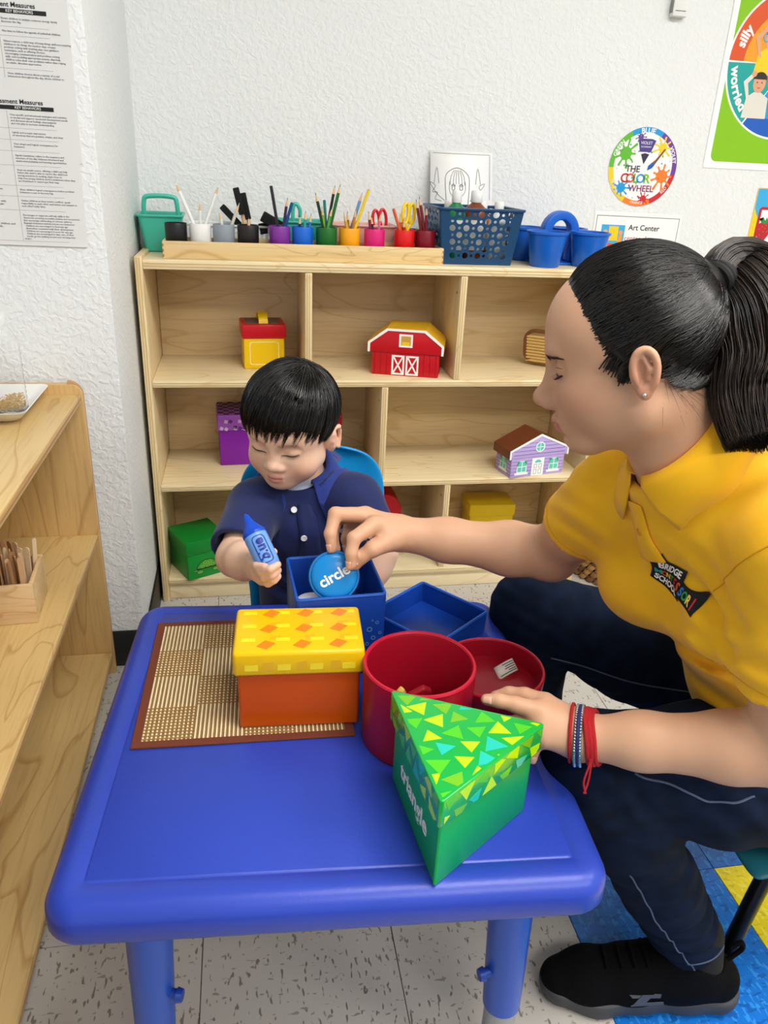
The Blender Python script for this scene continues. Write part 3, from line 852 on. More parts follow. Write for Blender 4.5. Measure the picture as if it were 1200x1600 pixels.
for a in range(4):
    (sx, sy), (ex, ey) = cor[a], cor[(a + 1) % 4]
    mb = MB()
    L0 = lambda s, z, w_, d_: (s[0] * w_, s[1] * d_, z)
    zA, zB = .014, hb - .006
    def at(s, z):
        k = z / hb
        return (s[0] * (w0 + (w1 - w0) * k), s[1] * (d0 + (d1 - d0) * k), z)
    def lerp(p, q, k): return tuple(p[i] + (q[i] - p[i]) * k for i in range(3))
    A, B, C_, D = at((sx, sy), zA), at((ex, ey), zA), at((sx, sy), zB), at((ex, ey), zB)
    A2, B2, C2, D2 = lerp(A, B, .10), lerp(A, B, .90), lerp(C_, D, .10), lerp(C_, D, .90)
    holed_wall(mb, A2, B2, C2, D2, 9 if a % 2 == 0 else 7, 7, .92, .0022, a)
    for (p, q, r_, s_) in ((A, A2, C2, C_), (B2, B, D, D2), (at((sx, sy), 0), at((ex, ey), 0), B, A), (C_, D, at((ex, ey), hb), at((sx, sy), hb))):
        n_ = (Vector(q) - Vector(p)).cross(Vector(s_) - Vector(p)).normalized() * .0022
        vs = [Vector(x) for x in (p, q, r_, s_)]; vs += [x + n_ for x in vs]
        mb.add(vs, [(3, 2, 1, 0), (4, 5, 6, 7), (0, 1, 5, 4), (1, 2, 6, 5), (2, 3, 7, 6), (3, 0, 4, 7)])
    mb.build('perforated_wall', NAVY, t)
MB().box(-w0, w0, -d0, d0, 0, .003).build('base', NAVY, t)
rm = MB(); o1 = rrect(2 * w1 + .014, 2 * d1 + .014, .014, 5); i1 = rrect(2 * w1 - .006, 2 * d1 - .006, .010, 5)
N = len(o1)
rm.add([(x, y, hb - .006) for x, y in o1] + [(x, y, hb) for x, y in o1] + [(x, y, hb) for x, y in i1] + [(x, y, hb - .006) for x, y in i1],
       sum([[(k, (k + 1) % N, N + (k + 1) % N, N + k), (N + k, N + (k + 1) % N, 2 * N + (k + 1) % N, 2 * N + k), (2 * N + k, 2 * N + (k + 1) % N, 3 * N + (k + 1) % N, 3 * N + k), (3 * N + k, 3 * N + (k + 1) % N, (k + 1) % N, k)] for k in range(N)], []))
rm.build('rim', NAVY, t, bevel=.001)
# paint bottles inside it
def bottle(loc, h, r, body, cap, label, labelled=True):
    t = thing('paint_bottle', label, 'bottle', loc, 0, 'paint bottles in the blue basket')
    MB().lathe([(0, 0), (r * .9, 0), (r, .004), (r, h * .62), (r * .85, h * .72), (r * .42, h * .78), (r * .40, h * .80), (0, h * .80)], n=24).build('bottle_body', body, t, smooth=True)
    c = MB().lathe([(r * .46, h * .79), (r * .50, h * .80), (r * .50, h * .93), (r * .44, h * .95), (0, h * .95)], n=20).build('cap', cap, t, smooth=True)
    if labelled: MB().lathe([(r + .0004, h * .15), (r + .0008, h * .16), (r + .0008, h * .55), (r + .0004, h * .56)], n=24).build('paper_label', mat('bottle_label', '#d8d8d4', .5), t, smooth=True)
CAPW = mat('white_cap', '#e9e9e6', .4)
bz = ZT + .0040
bottle((.545, 2.075, bz), .178, .026, mat('green_paint', '#1f7a4a', .3), CAPW, 'green paint bottle with printed white cap in the blue basket')
bottle((.600, 2.085, bz), .180, .030, mat('brown_paint', '#7a3a1e', .3), CAPW, 'brown paint bottle with white cap in the blue basket')
bottle((.655, 2.060, bz), .155, .024, mat('clear_white_paint', '#d0d6d8', .3), CAPW, 'white paint bottle at the right end of the blue basket')
bottle((.540, 2.135, bz), .150, .024, mat('aqua_paint', '#2fb4c4', .3), CAPW, 'aqua paint bottle at the back of the blue basket')
bottle((.628, 2.120, bz), .150, .026, mat('orange_paint', '#c87a2a', .3), CAPW, 'orange paint bottle at the back of the blue basket')

# blue divided caddy: four round cups around an arched handle
BLUP = mat('bright_blue_plastic', '#0e5fc4', .33)
t = thing('blue_caddy', 'bright blue plastic caddy with round cups and arched handle', 'caddy', (.838, 2.09, ZT + .0003), math.radians(4))
for (cx, cy) in ((-.066, -.072), (.060, -.060), (-.066, .072), (.060, .072)):
    MB().lathe([(0, 0), (.036, 0), (.038, .003), (.050, .080), (.054, .081), (.054, .087), (.047, .087), (.035, .005), (0, .005)], (cx, cy, 0), 36).build('cup', BLUP, t, smooth=True, angle=45)
MB().box(-.075, .075, -.045, .045, .0002, .006).build('base', BLUP, t, bevel=.002)
arch = [(-.052, .01), (-.052, .078)] + [(-.052 * math.cos(a), .078 + .055 * math.sin(a)) for a in [math.pi * k / 14 for k in range(15)]][1:-1] + [(.052, .078), (.052, .01), (.030, .01), (.030, .080)]
inner = [(.024 * math.cos(a), .082 + .030 * math.sin(a)) for a in [math.pi * k / 10 for k in range(11)]]
ar = MB()
out_ = [(-.052, .006), (-.052, .078)] + [(-.052 * math.cos(math.pi * k / 14), .078 + .056 * math.sin(math.pi * k / 14)) for k in range(1, 14)] + [(.052, .078), (.052, .006)]
inn_ = [(-.026, .006), (-.026, .085)] + [(-.026 * math.cos(math.pi * k / 14), .085 + .026 * math.sin(math.pi * k / 14)) for k in range(1, 14)] + [(.026, .085), (.026, .006)]
N = len(out_)
vs = [(x, y, z) for y in (-.016, .016) for (x, z) in out_] + [(x, y, z) for y in (-.016, .016) for (x, z) in inn_]
fs = []
for k in range(N - 1):
    fs += [(k, k + 1, 2 * N + k + 1, 2 * N + k), (N + k, 3 * N + k, 3 * N + k + 1, N + k + 1), (k, N + k, N + k + 1, k + 1), (2 * N + k, 2 * N + k + 1, 3 * N + k + 1, 3 * N + k)]
fs += [(0, 2 * N, 3 * N, N), (N - 1, 2 * N - 1, 4 * N - 1, 3 * N - 1)]
ar.add(vs, fs); ar.build('arched_handle', BLUP, t, bevel=.004, seg=3)

# woven basket beside the shelf
t = thing('woven_basket', 'brown woven seagrass basket on the floor beside the shelf', 'basket', (1.152, 2.03, 0))
SG = [mat('seagrass_%d' % k, c, .7, bump=(160, .3, (1, 1, 4))) for k, c in enumerate(('#8a6238', '#a67c48', '#6e4a28'))]
MB().lathe([(0, .001), (.138, .001), (.150, .26), (.146, .26), (.134, .006), (0, .006)], n=40).build('liner', mat('basket_dark', '#2c1c10', .9), t, smooth=True)
rows, cells = 13, 34
rnd = random.Random(9)
for k in range(3):
    mb = MB()
    for i in range(rows):
        z = .010 + .0205 * i; R_ = .141 + .012 * i / rows
        for j in range(cells):
            if (i * 5 + j * 7 + (i * j) % 3) % 3 != k: continue
            a0 = 2 * math.pi * (j + (.5 if i % 2 else 0)) / cells; da = 2 * math.pi / cells * .78
            pth = []; rad = []
            for s in range(5):
                u = s / 4; a = a0 + (u - .5) * 2 * da * .62; rr = R_ + .007 * math.sin(math.pi * u)
                pth.append((rr * math.cos(a), rr * math.sin(a), z + (u - .5) * .020)); rad.append(.003 + .0085 * math.sin(math.pi * (.12 + .76 * u)))
            mb.tube(pth, rad, n=5)
    mb.build('weave', SG[k], t, smooth=True)['kind'] = 'stuff'
MB().tube([(.156 * math.cos(a), .156 * math.sin(a), .268) for a in [2 * math.pi * k / 40 for k in range(40)]], .011, n=8, closed=True).build('rim', SG[1], t, smooth=True)
# ================================================================== bamboo place mat
t = thing('place_mat', 'woven bamboo place mat with brown cloth border on the blue table', 'place mat', (-.0125, .970, TZ + .0002), math.radians(-1.6))
MW, MD = .292, .300
bd = MB(); q = rect(-MW / 2, MW / 2, -MD / 2, MD / 2); qi = inset(q, .013)
n_ = 4
bd.add([(x, y, 0) for x, y in q] + [(x, y, .0030) for x, y in q] + [(x, y, .0030) for x, y in qi] + [(x, y, 0) for x, y in qi],
       sum([[(k, (k + 1) % 4, 4 + (k + 1) % 4, 4 + k), (4 + k, 4 + (k + 1) % 4, 8 + (k + 1) % 4, 8 + k), (8 + k, 8 + (k + 1) % 4, 12 + (k + 1) % 4, 12 + k), (12 + k, 12 + (k + 1) % 4, (k + 1) % 4, k)] for k in range(4)], []))
bd.build('cloth_border', mat('brown_cloth', '#6d3420', .85, bump=(500, .4)), t, bevel=.0008, seg=1)
MB().box(-MW / 2 + .0125, MW / 2 - .0125, -MD / 2 + .0125, MD / 2 - .0125, .0002, .0012).build('backing', mat('dark_thread', '#5a3a1c', .8), t)
lt, dk, th = MB(), MB(), MB()
ns = 48; x0, x1, y0, y1 = -MW / 2 + .012, MW / 2 - .012, -MD / 2 + .012, MD / 2 - .012
pit = (x1 - x0) / ns
for k in range(ns):
    xa = x0 + pit * k
    lt.tube([(xa + pit * .25, y0, .0020), (xa + pit * .25, y1, .0020)], pit * .24, n=5)
    dk.tube([(xa + pit * .74, y0, .0018), (xa + pit * .74, y1, .0018)], pit * .20, n=5)
NBX, NBY = 4, 4
for bx_ in range(NBX):
    for by_ in range(NBY):
        if (bx_ + by_) % 2 == 0:
            xa, xb = x0 + (x1 - x0) * bx_ / NBX, x0 + (x1 - x0) * (bx_ + 1) / NBX
            ya, yb = y0 + (y1 - y0) * by_ / NBY, y0 + (y1 - y0) * (by_ + 1) / NBY
            for k in range(11):
                yy = ya + (yb - ya) * (k + .5) / 11
                th.box(xa, xb, yy - .0009, yy + .0009, .0026, .0036)
lt.build('pale_slats', mat('pale_bamboo_slat', '#f0e0b8', .5), t, smooth=True)['kind'] = 'stuff'
dk.build('dark_slats', mat('dark_bamboo_slat', '#94703e', .5), t, smooth=True)['kind'] = 'stuff'
th.build('cross_threads', mat('brown_thread', '#94703e', .7), t)['kind'] = 'stuff'

# ================================================================== boxes on the table
ORG = leather('orange_leatherette', '#cc5200', .34); YLID = leather('yellow_lid', '#efbf06', .32)
t = thing('rectangle_box', 'orange rectangular box with yellow diamond patterned lid on the place mat', 'box', (.0565, .8415, TZ + .0042), math.radians(-3.2))
bw, bdp, bh, lh = .160, .100, .124, .038
MB().box(-bw / 2, bw / 2, 0, bdp, 0, bh - .004).build('body', ORG, t, bevel=.004, seg=3)
lid = MB().box(-bw / 2 - .0055, bw / 2 + .0055, -.0055, bdp + .0055, bh - lh, bh).build('lid', YLID, t, bevel=.006, seg=3)
st = MB()
for k in range(46):
    x = -bw / 2 + .002 + (bw - .004) * k / 45
    st.box(x - .0011, x + .0011, -.0060, -.0054, bh - lh + .0042, bh - lh + .0050)
st.build('stitching', mat('ochre_thread', '#b98a10', .7), lid)['kind'] = 'stuff'
YP1 = mat('lemon_print', '#f7dc20', .32, coat=.15); OP = mat('orange_print', '#ee8410', .32, coat=.15); YP2 = mat('deep_yellow_print', '#e9b204', .32, coat=.15)
Mt = frame((0, 0, bh + .00005), (1, 0, 0), (0, 1, 0)); Mf = front(-.0056)
for iy in range(3):
    for ix in range(3):
        cx, cy = -.043 + .047 * ix + .003 * iy, .012 + .038 * iy
        p = [(cx - .0125, cy - .003), (cx + .001, cy - .0105), (cx + .0125, cy + .003), (cx - .001, cy + .0105)]
        if cy + .011 < bdp: flat('diamond_print', [p], OP, lid, Mt, .0003)
    for ix in range(4):
        cx, cy = -.066 + .045 * ix, .024 + .033 * iy
        w = .009
        if abs(cx) + w < bw / 2 and cy + .006 < bdp: flat('rectangle_print', [[(cx - w, cy - .004), (cx + w, cy - .004), (cx + w, cy + .004), (cx - w, cy + .004)]], YP1, lid, Mt, .0002)
    for ix in range(3):
        cx, cy = -.043 + .046 * ix + .012, .028 + .033 * iy
        a = .6 + .4 * ((ix + iy) % 2)
        if cy + .01 < bdp: flat('tilted_print', [[(cx + .010 * math.cos(a + u), cy + .007 * math.sin(a + u)) for u in (0, 1.57, 3.14, 4.71)]], YP2, lid, Mt, .0001)
for ix in range(4): flat('rectangle_print', [rect(-.070 + .042 * ix, -.053 + .042 * ix, bh - .028, bh - .019)], YP1, lid, Mf, .0002)
for ix in range(3):
    cx = -.040 + .044 * ix
    flat('tilted_print', [[(cx + .009 * math.cos(.9 + u), bh - .021 + .009 * math.sin(.9 + u)) for u in (0, 1.57, 3.14, 4.71)]], YP2, lid, Mf, .0002)

def open_box(name, mb_out, th): pass
# open blue square box
BLL = leather('royal_blue_leatherette', '#113c98', .33)
t = thing('square_box', 'open royal blue square box holding the round pillow', 'box', (.1215, 1.0165, TZ + .0042), math.radians(3))
mb = MB()
rings = []
hb_ = .132
for (w, z, rr) in ((.124, 0, .004), (.128, .002, .005), (.132, hb_ - .002, .005), (.1305, hb_, .004), (.1255, hb_, .003), (.122, hb_ - .003, .003), (.118, .004, .003)):
    rings.append([(x, y, z) for x, y in rrect(w, w, rr, 3)])
N = len(rings[0])
mb.add([p for q in rings for p in q], [tuple(range(N - 1, -1, -1))] + sum([[(i * N + k, i * N + (k + 1) % N, (i + 1) * N + (k + 1) % N, (i + 1) * N + k) for k in range(N)] for i in range(6)], []) + [tuple(6 * N + k for k in range(N))])
mb.build('body', BLL, t, smooth=True, angle=35)
MB().tube([(x, y, hb_) for x, y in rrect(.128, .128, .005, 3)], .0026, n=6, closed=True).build('rim_piping', leather('blue_piping', '#1c55b8', .3), t, smooth=True)
bub = MB()
for (y, z, r_) in ((-.030, .075, .0042), (-.041, .086, .0028), (-.034, .090, .0016), (-.036, .060, .0035), (-.046, .068, .0025), (-.027, .050, .003), (-.041, .046, .0018)):
    M_ = frame((.0653 + .0006, y, z), (0, 1, 0), (0, 0, 1))
    c_ = [(r_ * math.cos(2 * math.pi * k / 12), r_ * math.sin(2 * math.pi * k / 12)) for k in range(12)]
    flat('bubble_print', ringpoly(c_, inset(c_, r_ * .35)), mat('bubble_blue', '#5b86c8', .4), t, M_)
    M_ = frame((-y + .012, -.0653 - .0006, z), (1, 0, 0), (0, 0, 1))
    flat('bubble_print', ringpoly(c_, inset(c_, r_ * .35)), mat('bubble_blue', '#5b86c8', .4), t, M_)
# its lid, upside down
t = thing('square_cover', 'royal blue square box lid lying upside down on the table', 'box lid', (.283, 1.058, TZ + .0003), math.radians(-51))
mb = MB(); rings = []
for (w, z, rr) in ((.134, 0, .004), (.138, .002, .006), (.140, .036, .006), (.1385, .038, .005), (.1335, .038, .004), (.131, .035, .004), (.129, .004, .003)):
    rings.append([(x, y, z) for x, y in rrect(w, w, rr, 3)])
N = len(rings[0])
mb.add([p for q in rings for p in q], [tuple(range(N - 1, -1, -1))] + sum([[(i * N + k, i * N + (k + 1) % N, (i + 1) * N + (k + 1) % N, (i + 1) * N + k) for k in range(N)] for i in range(6)], []) + [tuple(6 * N + k for k in range(N))])
mb.build('tray', BLL, t, smooth=True, angle=35)
MB().tube([(x, y, .038) for x, y in rrect(.136, .136, .005, 3)], .0026, n=6, closed=True).build('rim_piping', leather('blue_piping', '#1c55b8', .3), t, smooth=True)

# red cylinder, open
RDL = leather('crimson_table_leatherette', '#9e0d24', .36)
t = thing('circle_box', 'open red cylindrical box beside the yellow lidded box', 'box', (.210, .812, TZ + .0003))
MB().lathe([(0, 0), (.070, 0), (.0715, .002), (.0735, .113), (.0725, .116), (.0695, .116), (.0675, .112), (.066, .004), (0, .004)], n=72).build('body', RDL, t, smooth=True, angle=40)
MB().tube([(.071 * math.cos(2 * math.pi * k / 64), .071 * math.sin(2 * math.pi * k / 64), .1155) for k in range(64)], .0027, n=6, closed=True).build('rim_piping', leather('red_piping', '#c21a34', .33), t, smooth=True)
for nm, colr, cx, cy, rzz, ww, hh, lab in (('red_pillow', '#a01822', .222, .858, .15, .040, .046, 'small red cloth shape standing inside the red cylinder box'),
                                         ('yellow_pillow', '#d8c05a', .188, .851, .55, .022, .052, 'small pale yellow cloth shape inside the red cylinder box'),
                                         ('green_pillow', '#1f6e36', .167, .838, .80, .026, .056, 'small green cloth shape standing inside the red cylinder box')):
    o = MB()
    o.prism([(-ww / 2, 0), (ww / 2, 0), (ww * .42, hh * .8), (ww * .1, hh), (-ww * .45, hh * .75)], -.005, .005, M=frame((0, 0, 0), (1, 0, 0), (0, -.25, 1)))
    o = o.build(nm, leather(nm + '_cloth', colr, .6), None, bevel=.003, seg=3); o.location = (cx, cy, TZ + .0062); o.rotation_euler = (0, 0, rzz); tag(o, lab, 'pillow')
# its lid
t = thing('round_cover', 'red round box lid lying upside down with a white tag inside', 'box lid', (.345, .904, TZ + .0003))
MB().lathe([(0, 0), (.0735, 0), (.075, .002), (.077, .030), (.076, .033), (.073, .033), (.0715, .030), (.070, .004), (0, .004)], n=72).build('tray', RDL, t, smooth=True, angle=40)
MB().tube([(.0745 * math.cos(2 * math.pi * k / 64), .0745 * math.sin(2 * math.pi * k / 64), .0325) for k in range(64)], .0026, n=6, closed=True).build('rim_piping', leather('red_piping', '#c21a34', .33), t, smooth=True)
tg = MB(); G = 6
Mg = frame((.030, .020, .010), (.95, .25, .12), (-.2, .8, .55))
vs = []
for j in range(3):
    for i in range(G + 1):
        u = i / G; x = (u - .5) * .034; y = (j / 2 - .5) * .020 + .004 * u; z = .006 * math.sin(u * 2.6)
        vs.append(Mg @ Vector((x, y, z)))
tg.add(vs, [(j * (G + 1) + i, j * (G + 1) + i + 1, (j + 1) * (G + 1) + i + 1, (j + 1) * (G + 1) + i) for j in range(2) for i in range(G)])
g = tg.build('care_tag', mat('tag_white', '#e6e4de', .7), t, smooth=True)
md = g.modifiers.new('thickness', 'SOLIDIFY'); md.thickness = .0006
for k, (u0, u1, j) in enumerate(((.35, .95, .80), (.45, .95, .62), (.40, .95, .45), (.55, .95, .28), (.1, .95, .13))):
    ln = MB(); vs = []
    for i in range(5):
        u = u0 + (u1 - u0) * i / 4
        for dj in (0, .06):
            vs.append(Mg @ Vector(((u - .5) * .034, (j + dj - .5) * .020 + .004 * u, .006 * math.sin(u * 2.6) + .0006)))
    ln.add(vs, [(2 * i, 2 * i + 2, 2 * i + 3, 2 * i + 1) for i in range(4)]); ln.build('printed_line', BLACKP, g)

# green triangular box
GTB = leather('green_box_leatherette', '#0aa552', .30); GTL = mat('green_lid_leatherette', '#08a840', .20, bump=(420, .04), coat=.6)
A, B, C3 = Vector((.177, .560)), Vector((.326, .664)), Vector((.159, .746))
cen = (A + B + C3) / 3
t = thing('triangle_box', 'green triangular box with triangle patterned lid in front on the table', 'box', (cen.x, cen.y, TZ + .0003))
tri = [tuple(p - cen) for p in (A, B, C3)]
TH, TLH = .128, .037
def round_tri(tr, r, n=4):
    out = []
    for i in range(3):
        p = Vector(tr[i]); a = (Vector(tr[i - 1]) - p).normalized(); b_ = (Vector(tr[(i + 1) % 3]) - p).normalized()
        for k in range(n + 1):
            u = k / n
            s, e = p + a * r, p + b_ * r
            out.append(tuple(s * (1 - u) ** 2 + p * 2 * u * (1 - u) + e * u ** 2))
    return out
inn = round_tri(inset(tri, .005), .006)
MB().prism(inn, 0, TH - .003).build('body', GTB, t, bevel=.0015)
lo = round_tri(tri, .007)
lid = MB().prism(lo, TH - TLH, TH).build('lid', GTL, t, bevel=.0035, seg=3)
TP = [mat('lime_triangle', '#b4e600', .22, coat=.15), mat('grass_triangle', '#4cc41c', .22, coat=.15), mat('aqua_triangle', '#14bfae', .22, coat=.15), mat('olive_triangle', '#6cb81a', .22, coat=.15)]
rnd = random.Random(21)
def inside(p, poly):
    return all((poly[(i + 1) % len(poly)][0] - poly[i][0]) * (p[1] - poly[i][1]) - (poly[(i + 1) % len(poly)][1] - poly[i][1]) * (p[0] - poly[i][0]) > 0 for i in range(len(poly)))
def clip(poly, region):
    """convex clip of a small polygon to a convex counter-clockwise region"""
    for i in range(len(region)):
        a, b_ = region[i], region[(i + 1) % len(region)]
        ins = lambda p: (b_[0] - a[0]) * (p[1] - a[1]) - (b_[1] - a[1]) * (p[0] - a[0])
        out = []
        for k in range(len(poly)):
            p, q = poly[k], poly[(k + 1) % len(poly)]; dp, dq = ins(p), ins(q)
            if dp >= 0: out.append(p)
            if dp * dq < 0: out.append(mixv(p, q, dp / (dp - dq)))
        poly = out
        if len(poly) < 3: return None
    return poly
def triangles(region, M, pitch, x0, x1, y0, y1):
    ny = int((y1 - y0) / pitch) + 3; nx = int((x1 - x0) / pitch) + 2
    for j in range(ny):
        for i in range(nx):
            cx = x0 + (i + .5 * (j % 2)) * pitch + rnd.uniform(-.10, .10) * pitch; cy = y0 + j * pitch * .84 + rnd.uniform(-.10, .10) * pitch
            s = pitch * rnd.uniform(.44, .60); a = rnd.choice((1.57, -1.57, 1.57, -1.57, .2, 3.0)) + rnd.uniform(-.25, .25)
            p = clip([(cx + s * math.cos(a + u), cy + s * .9 * math.sin(a + u)) for u in (0, 2.09, 4.19)], region)
            if p: flat('triangle_print', [p], TP[rnd.choice((0, 0, 0, 1, 1, 2, 3))], lid, M, .0002 + .00002 * ((i + j) % 3))
triangles(inset(tri, .004), frame((0, 0, TH + .00005), (1, 0, 0), (0, 1, 0)), .0270, -.10, .10, -.11, .11)
for i in range(3):
    p, q = Vector(tri[i]), Vector(tri[(i + 1) % 3]); L = (q - p).length
    d_ = (q - p).normalized()
    Mx = frame((p.x, p.y, TH - TLH), (d_.x, d_.y, 0), (0, 0, 1)) @ Matrix.Translation((0, 0, .0001))
    triangles(rect(.008, L - .008, .001, TLH - .003), Mx, .0265, .004, L, .006, TLH)
# lettering on the left face, running from back corner to the front corner
p, q = Vector(tri[2]), Vector(tri[0]); d_ = (q - p).normalized()
nrm = Vector((d_.y, -d_.x)); mid = p * .48 + q * .52 - nrm * .0043 * 0
off = (Vector(inset(tri, .005)[2]) - Vector(tri[2]))
mid = (Vector(inset(tri, .005)[2]) * .5 + Vector(inset(tri, .005)[0]) * .5)
lettering('lettering', 'triangle', .033, WHITE, t, frame((mid.x + nrm.x * .0002, mid.y + nrm.y * .0002, .045), (d_.x, d_.y, 0), (0, 0, 1)), offset=.0006)
eg = MB()
for pt_ in inset(tri, .0065):
    eg.tube([(pt_[0], pt_[1], .003), (pt_[0], pt_[1], TH - TLH)], .0026, n=8)
    break
eg.build('corner_piping', GTB, t, smooth=True)

# round pillow held over the blue box
cc = Vector((0.1156, 0.9730, 0.6102)); 
vdir = Vector((.20, -.80, .56)).normalized()           # facing direction
xx = Vector((.86, .15, .42)); Mc = frame(cc, xx, vdir.cross(xx))
# frame() builds z = x cross y; keep facing direction
yy = vdir.cross(xx).normalized(); Mc = frame(cc, xx, yy)
t = thing('circle_pillow', 'round sky blue padded pillow lettered circle held above the blue box', 'pillow', cc, 0, rot=Mc.to_euler())
CR = .0335
prof = [(0, -.009)] + [(CR * math.sin(a), -.009 * math.cos(a) ** .7) for a in [math.pi / 2 * k / 8 for k in range(1, 8)]] + [(CR, 0)] + [(CR * math.sin(a), .009 * math.cos(a) ** .7) for a in [math.pi / 2 * k / 8 for k in range(7, 0, -1)]] + [(0, .009)]
SKY = leather('sky_blue_leatherette', '#1583cf', .28)
MB().lathe(prof, n=48).build('padding', SKY, t, smooth=True, angle=80)
MB().tube([((CR + .0012) * math.cos(2 * math.pi * k / 48), (CR + .0012) * math.sin(2 * math.pi * k / 48), 0) for k in range(48)], .0020, n=6, closed=True).build('seam', leather('sky_seam', '#1274b8', .35), t, smooth=True)
v, f = text_geo('circle', .0215, extrude=.0002, offset=.0006)
def puff(x, y): 
    r_ = min(math.hypot(x, y) / CR, .98); a = math.asin(r_); return .009 * math.cos(a) ** .7
mb = MB(); mb.add([(x, y, puff(x, y) + .0006 + z) for (x, y, z) in v], f); mb.build('lettering', WHITE, t)
# white egg-shaped toy inside the blue box
t2 = MB(); t2.lathe([(0, -.017)] + [(.017 * math.sin(a), -.017 * math.cos(a) * (1 if a < math.pi / 2 else 1.7)) for a in [math.pi * k / 12 for k in range(1, 12)]] + [(0, .029)], n=24, M=frame((.088, .985, TZ + .108), (0, 0, 1), (.3, 1, .1)))
o = t2.build('white_toy', mat('white_toy', '#e6e8ee', .4), None, smooth=True); tag(o, 'smooth white rounded toy lying inside the blue square box', 'toy')
t3 = MB().box(-.045, .045, -.045, .045, 0, .085)
o = t3.build('toy_block', leather('navy_toy', '#12286a', .5), None, bevel=.012, seg=3); o.location = (.1215, 1.0165, TZ + .0085); o.rotation_euler = (0, 0, .05); tag(o, 'dark blue padded block filling the blue square box', 'block')
# ================================================================== on the low shelf
t = thing('white_tray', 'white plastic tray with sloping rim on the low shelf top', 'tray', (-.489, 1.520, .6953), 0)
taper_bin(MB(), .155, .150, .195, .205, .024, .018, .003).build('dish', mat('white_tray_plastic', '#e4e2de', .45), t, smooth=True, angle=40)
t = thing('plastic_bottle', 'clear ribbed plastic bottle with pale grains standing in the white tray', 'bottle', (-.444, 1.515, .6990))
CLR = mat('clear_plastic', '#ffffff', .04, trans=1.0, ior=1.13, spec=.6)
prof = [(0, 0), (.030, 0), (.034, .004)]
for k in range(10):
    z = .012 + .0105 * k
    prof += [(.0345, z), (.0328, z + .005)]
prof += [(.0345, .118), (.034, .128), (.024, .148), (.0145, .160), (.0140, .176)]
inn_ = [(max(r_ - .0008, 0), z + (.001 if r_ < .0305 else 0)) for (r_, z) in reversed(prof)]
MB().lathe(prof + inn_, n=40).build('wall', CLR, t, smooth=True, angle=70)
MB().lathe([(.0165, .160), (.0168, .164), (.0168, .178), (.016, .180), (0, .180)], n=28).build('cap', mat('bottle_cap', '#dfe3e4', .4, alpha=1), t, smooth=True)
gr = MB(); rnd = random.Random(3)
for k in range(700):
    a = rnd.uniform(0, 6.28); r_ = .0305 * math.sqrt(rnd.random()); z = .0035 + rnd.random() * (.020 + .006 * math.cos(a))
    b_ = rnd.uniform(0, 6.28); e_ = rnd.uniform(-.4, .4); L = .0026
    c_ = Vector((r_ * math.cos(a), r_ * math.sin(a), z)); dd = Vector((math.cos(b_), math.sin(b_), e_)) * L
    o_ = dd.orthogonal().normalized() * .0011; o2 = dd.cross(o_).normalized() * .0011
    gr.add([c_ - dd, c_ + dd, c_ + o_, c_ - o_, c_ + o2, c_ - o2], [(0, 2, 4), (0, 4, 3), (0, 3, 5), (0, 5, 2), (1, 4, 2), (1, 3, 4), (1, 5, 3), (1, 2, 5)])
g = gr.build('grains', mat('rice_grain', '#d8b67a', .6), t); g['kind'] = 'stuff'
# wooden box with craft sticks
STB = wood('stick_box_birch', '#d9b98a', '#c8a06c', 0, 1.2)
t = thing('stick_box', 'open birch box full of craft sticks on the middle tier of the low shelf', 'box', (-.466, 1.325, .3753), math.radians(4))
MB().box(-.078, .078, -.052, .052, 0, .006).build('base', STB, t)
for (a, b_, c, d_) in ((-.080, .080, -.060, -.0525), (-.080, .080, .0525, .060), (-.080, -.0725, -.0522, .0522), (.0725, .080, -.0522, .0522)):
    MB().box(a, b_, c, d_, 0, .078).build('side', STB, t, bevel=.0015)
ST = [mat('craft_stick_%d' % k, c, .7) for k, c in enumerate(('#d9b68e', '#c49a6e', '#e2c6a0', '#a87a52'))]
sm = []
for k in range(4):
    st = MB(); st.prism(rrect(.0095, .114, .0047, 4), -.001, .001, M=frame((0, 0, .057), (1, 0, 0), (0, 0, 1)))
    ob = st.build('craft_stick', ST[k]); sm.append(ob.data); bpy.data.objects.remove(ob)
rnd = random.Random(12)
for k in range(44):
    shade = rnd.randrange(4)
    o = bpy.data.objects.new('craft_stick', sm[shade])
    COL.objects.link(o)
    i, j = k % 11, k // 11
    lx, ly = -.062 + .0124 * i + rnd.uniform(-.002, .002), -.038 + .024 * j + rnd.uniform(-.005, .005)
    c_, s_ = math.cos(math.radians(4)), math.sin(math.radians(4))
    o.location = (-.466 + c_ * lx - s_ * ly, 1.325 + s_ * lx + c_ * ly, .3820)
    o.rotation_euler = (rnd.uniform(-.08, .08), rnd.uniform(-.10, .10), rnd.uniform(0, 3.1))
    tag(o, ('tan', 'light brown', 'cream', 'dark brown')[shade] + ' wooden craft stick standing in the birch box', 'craft stick', 'craft sticks in the birch box')
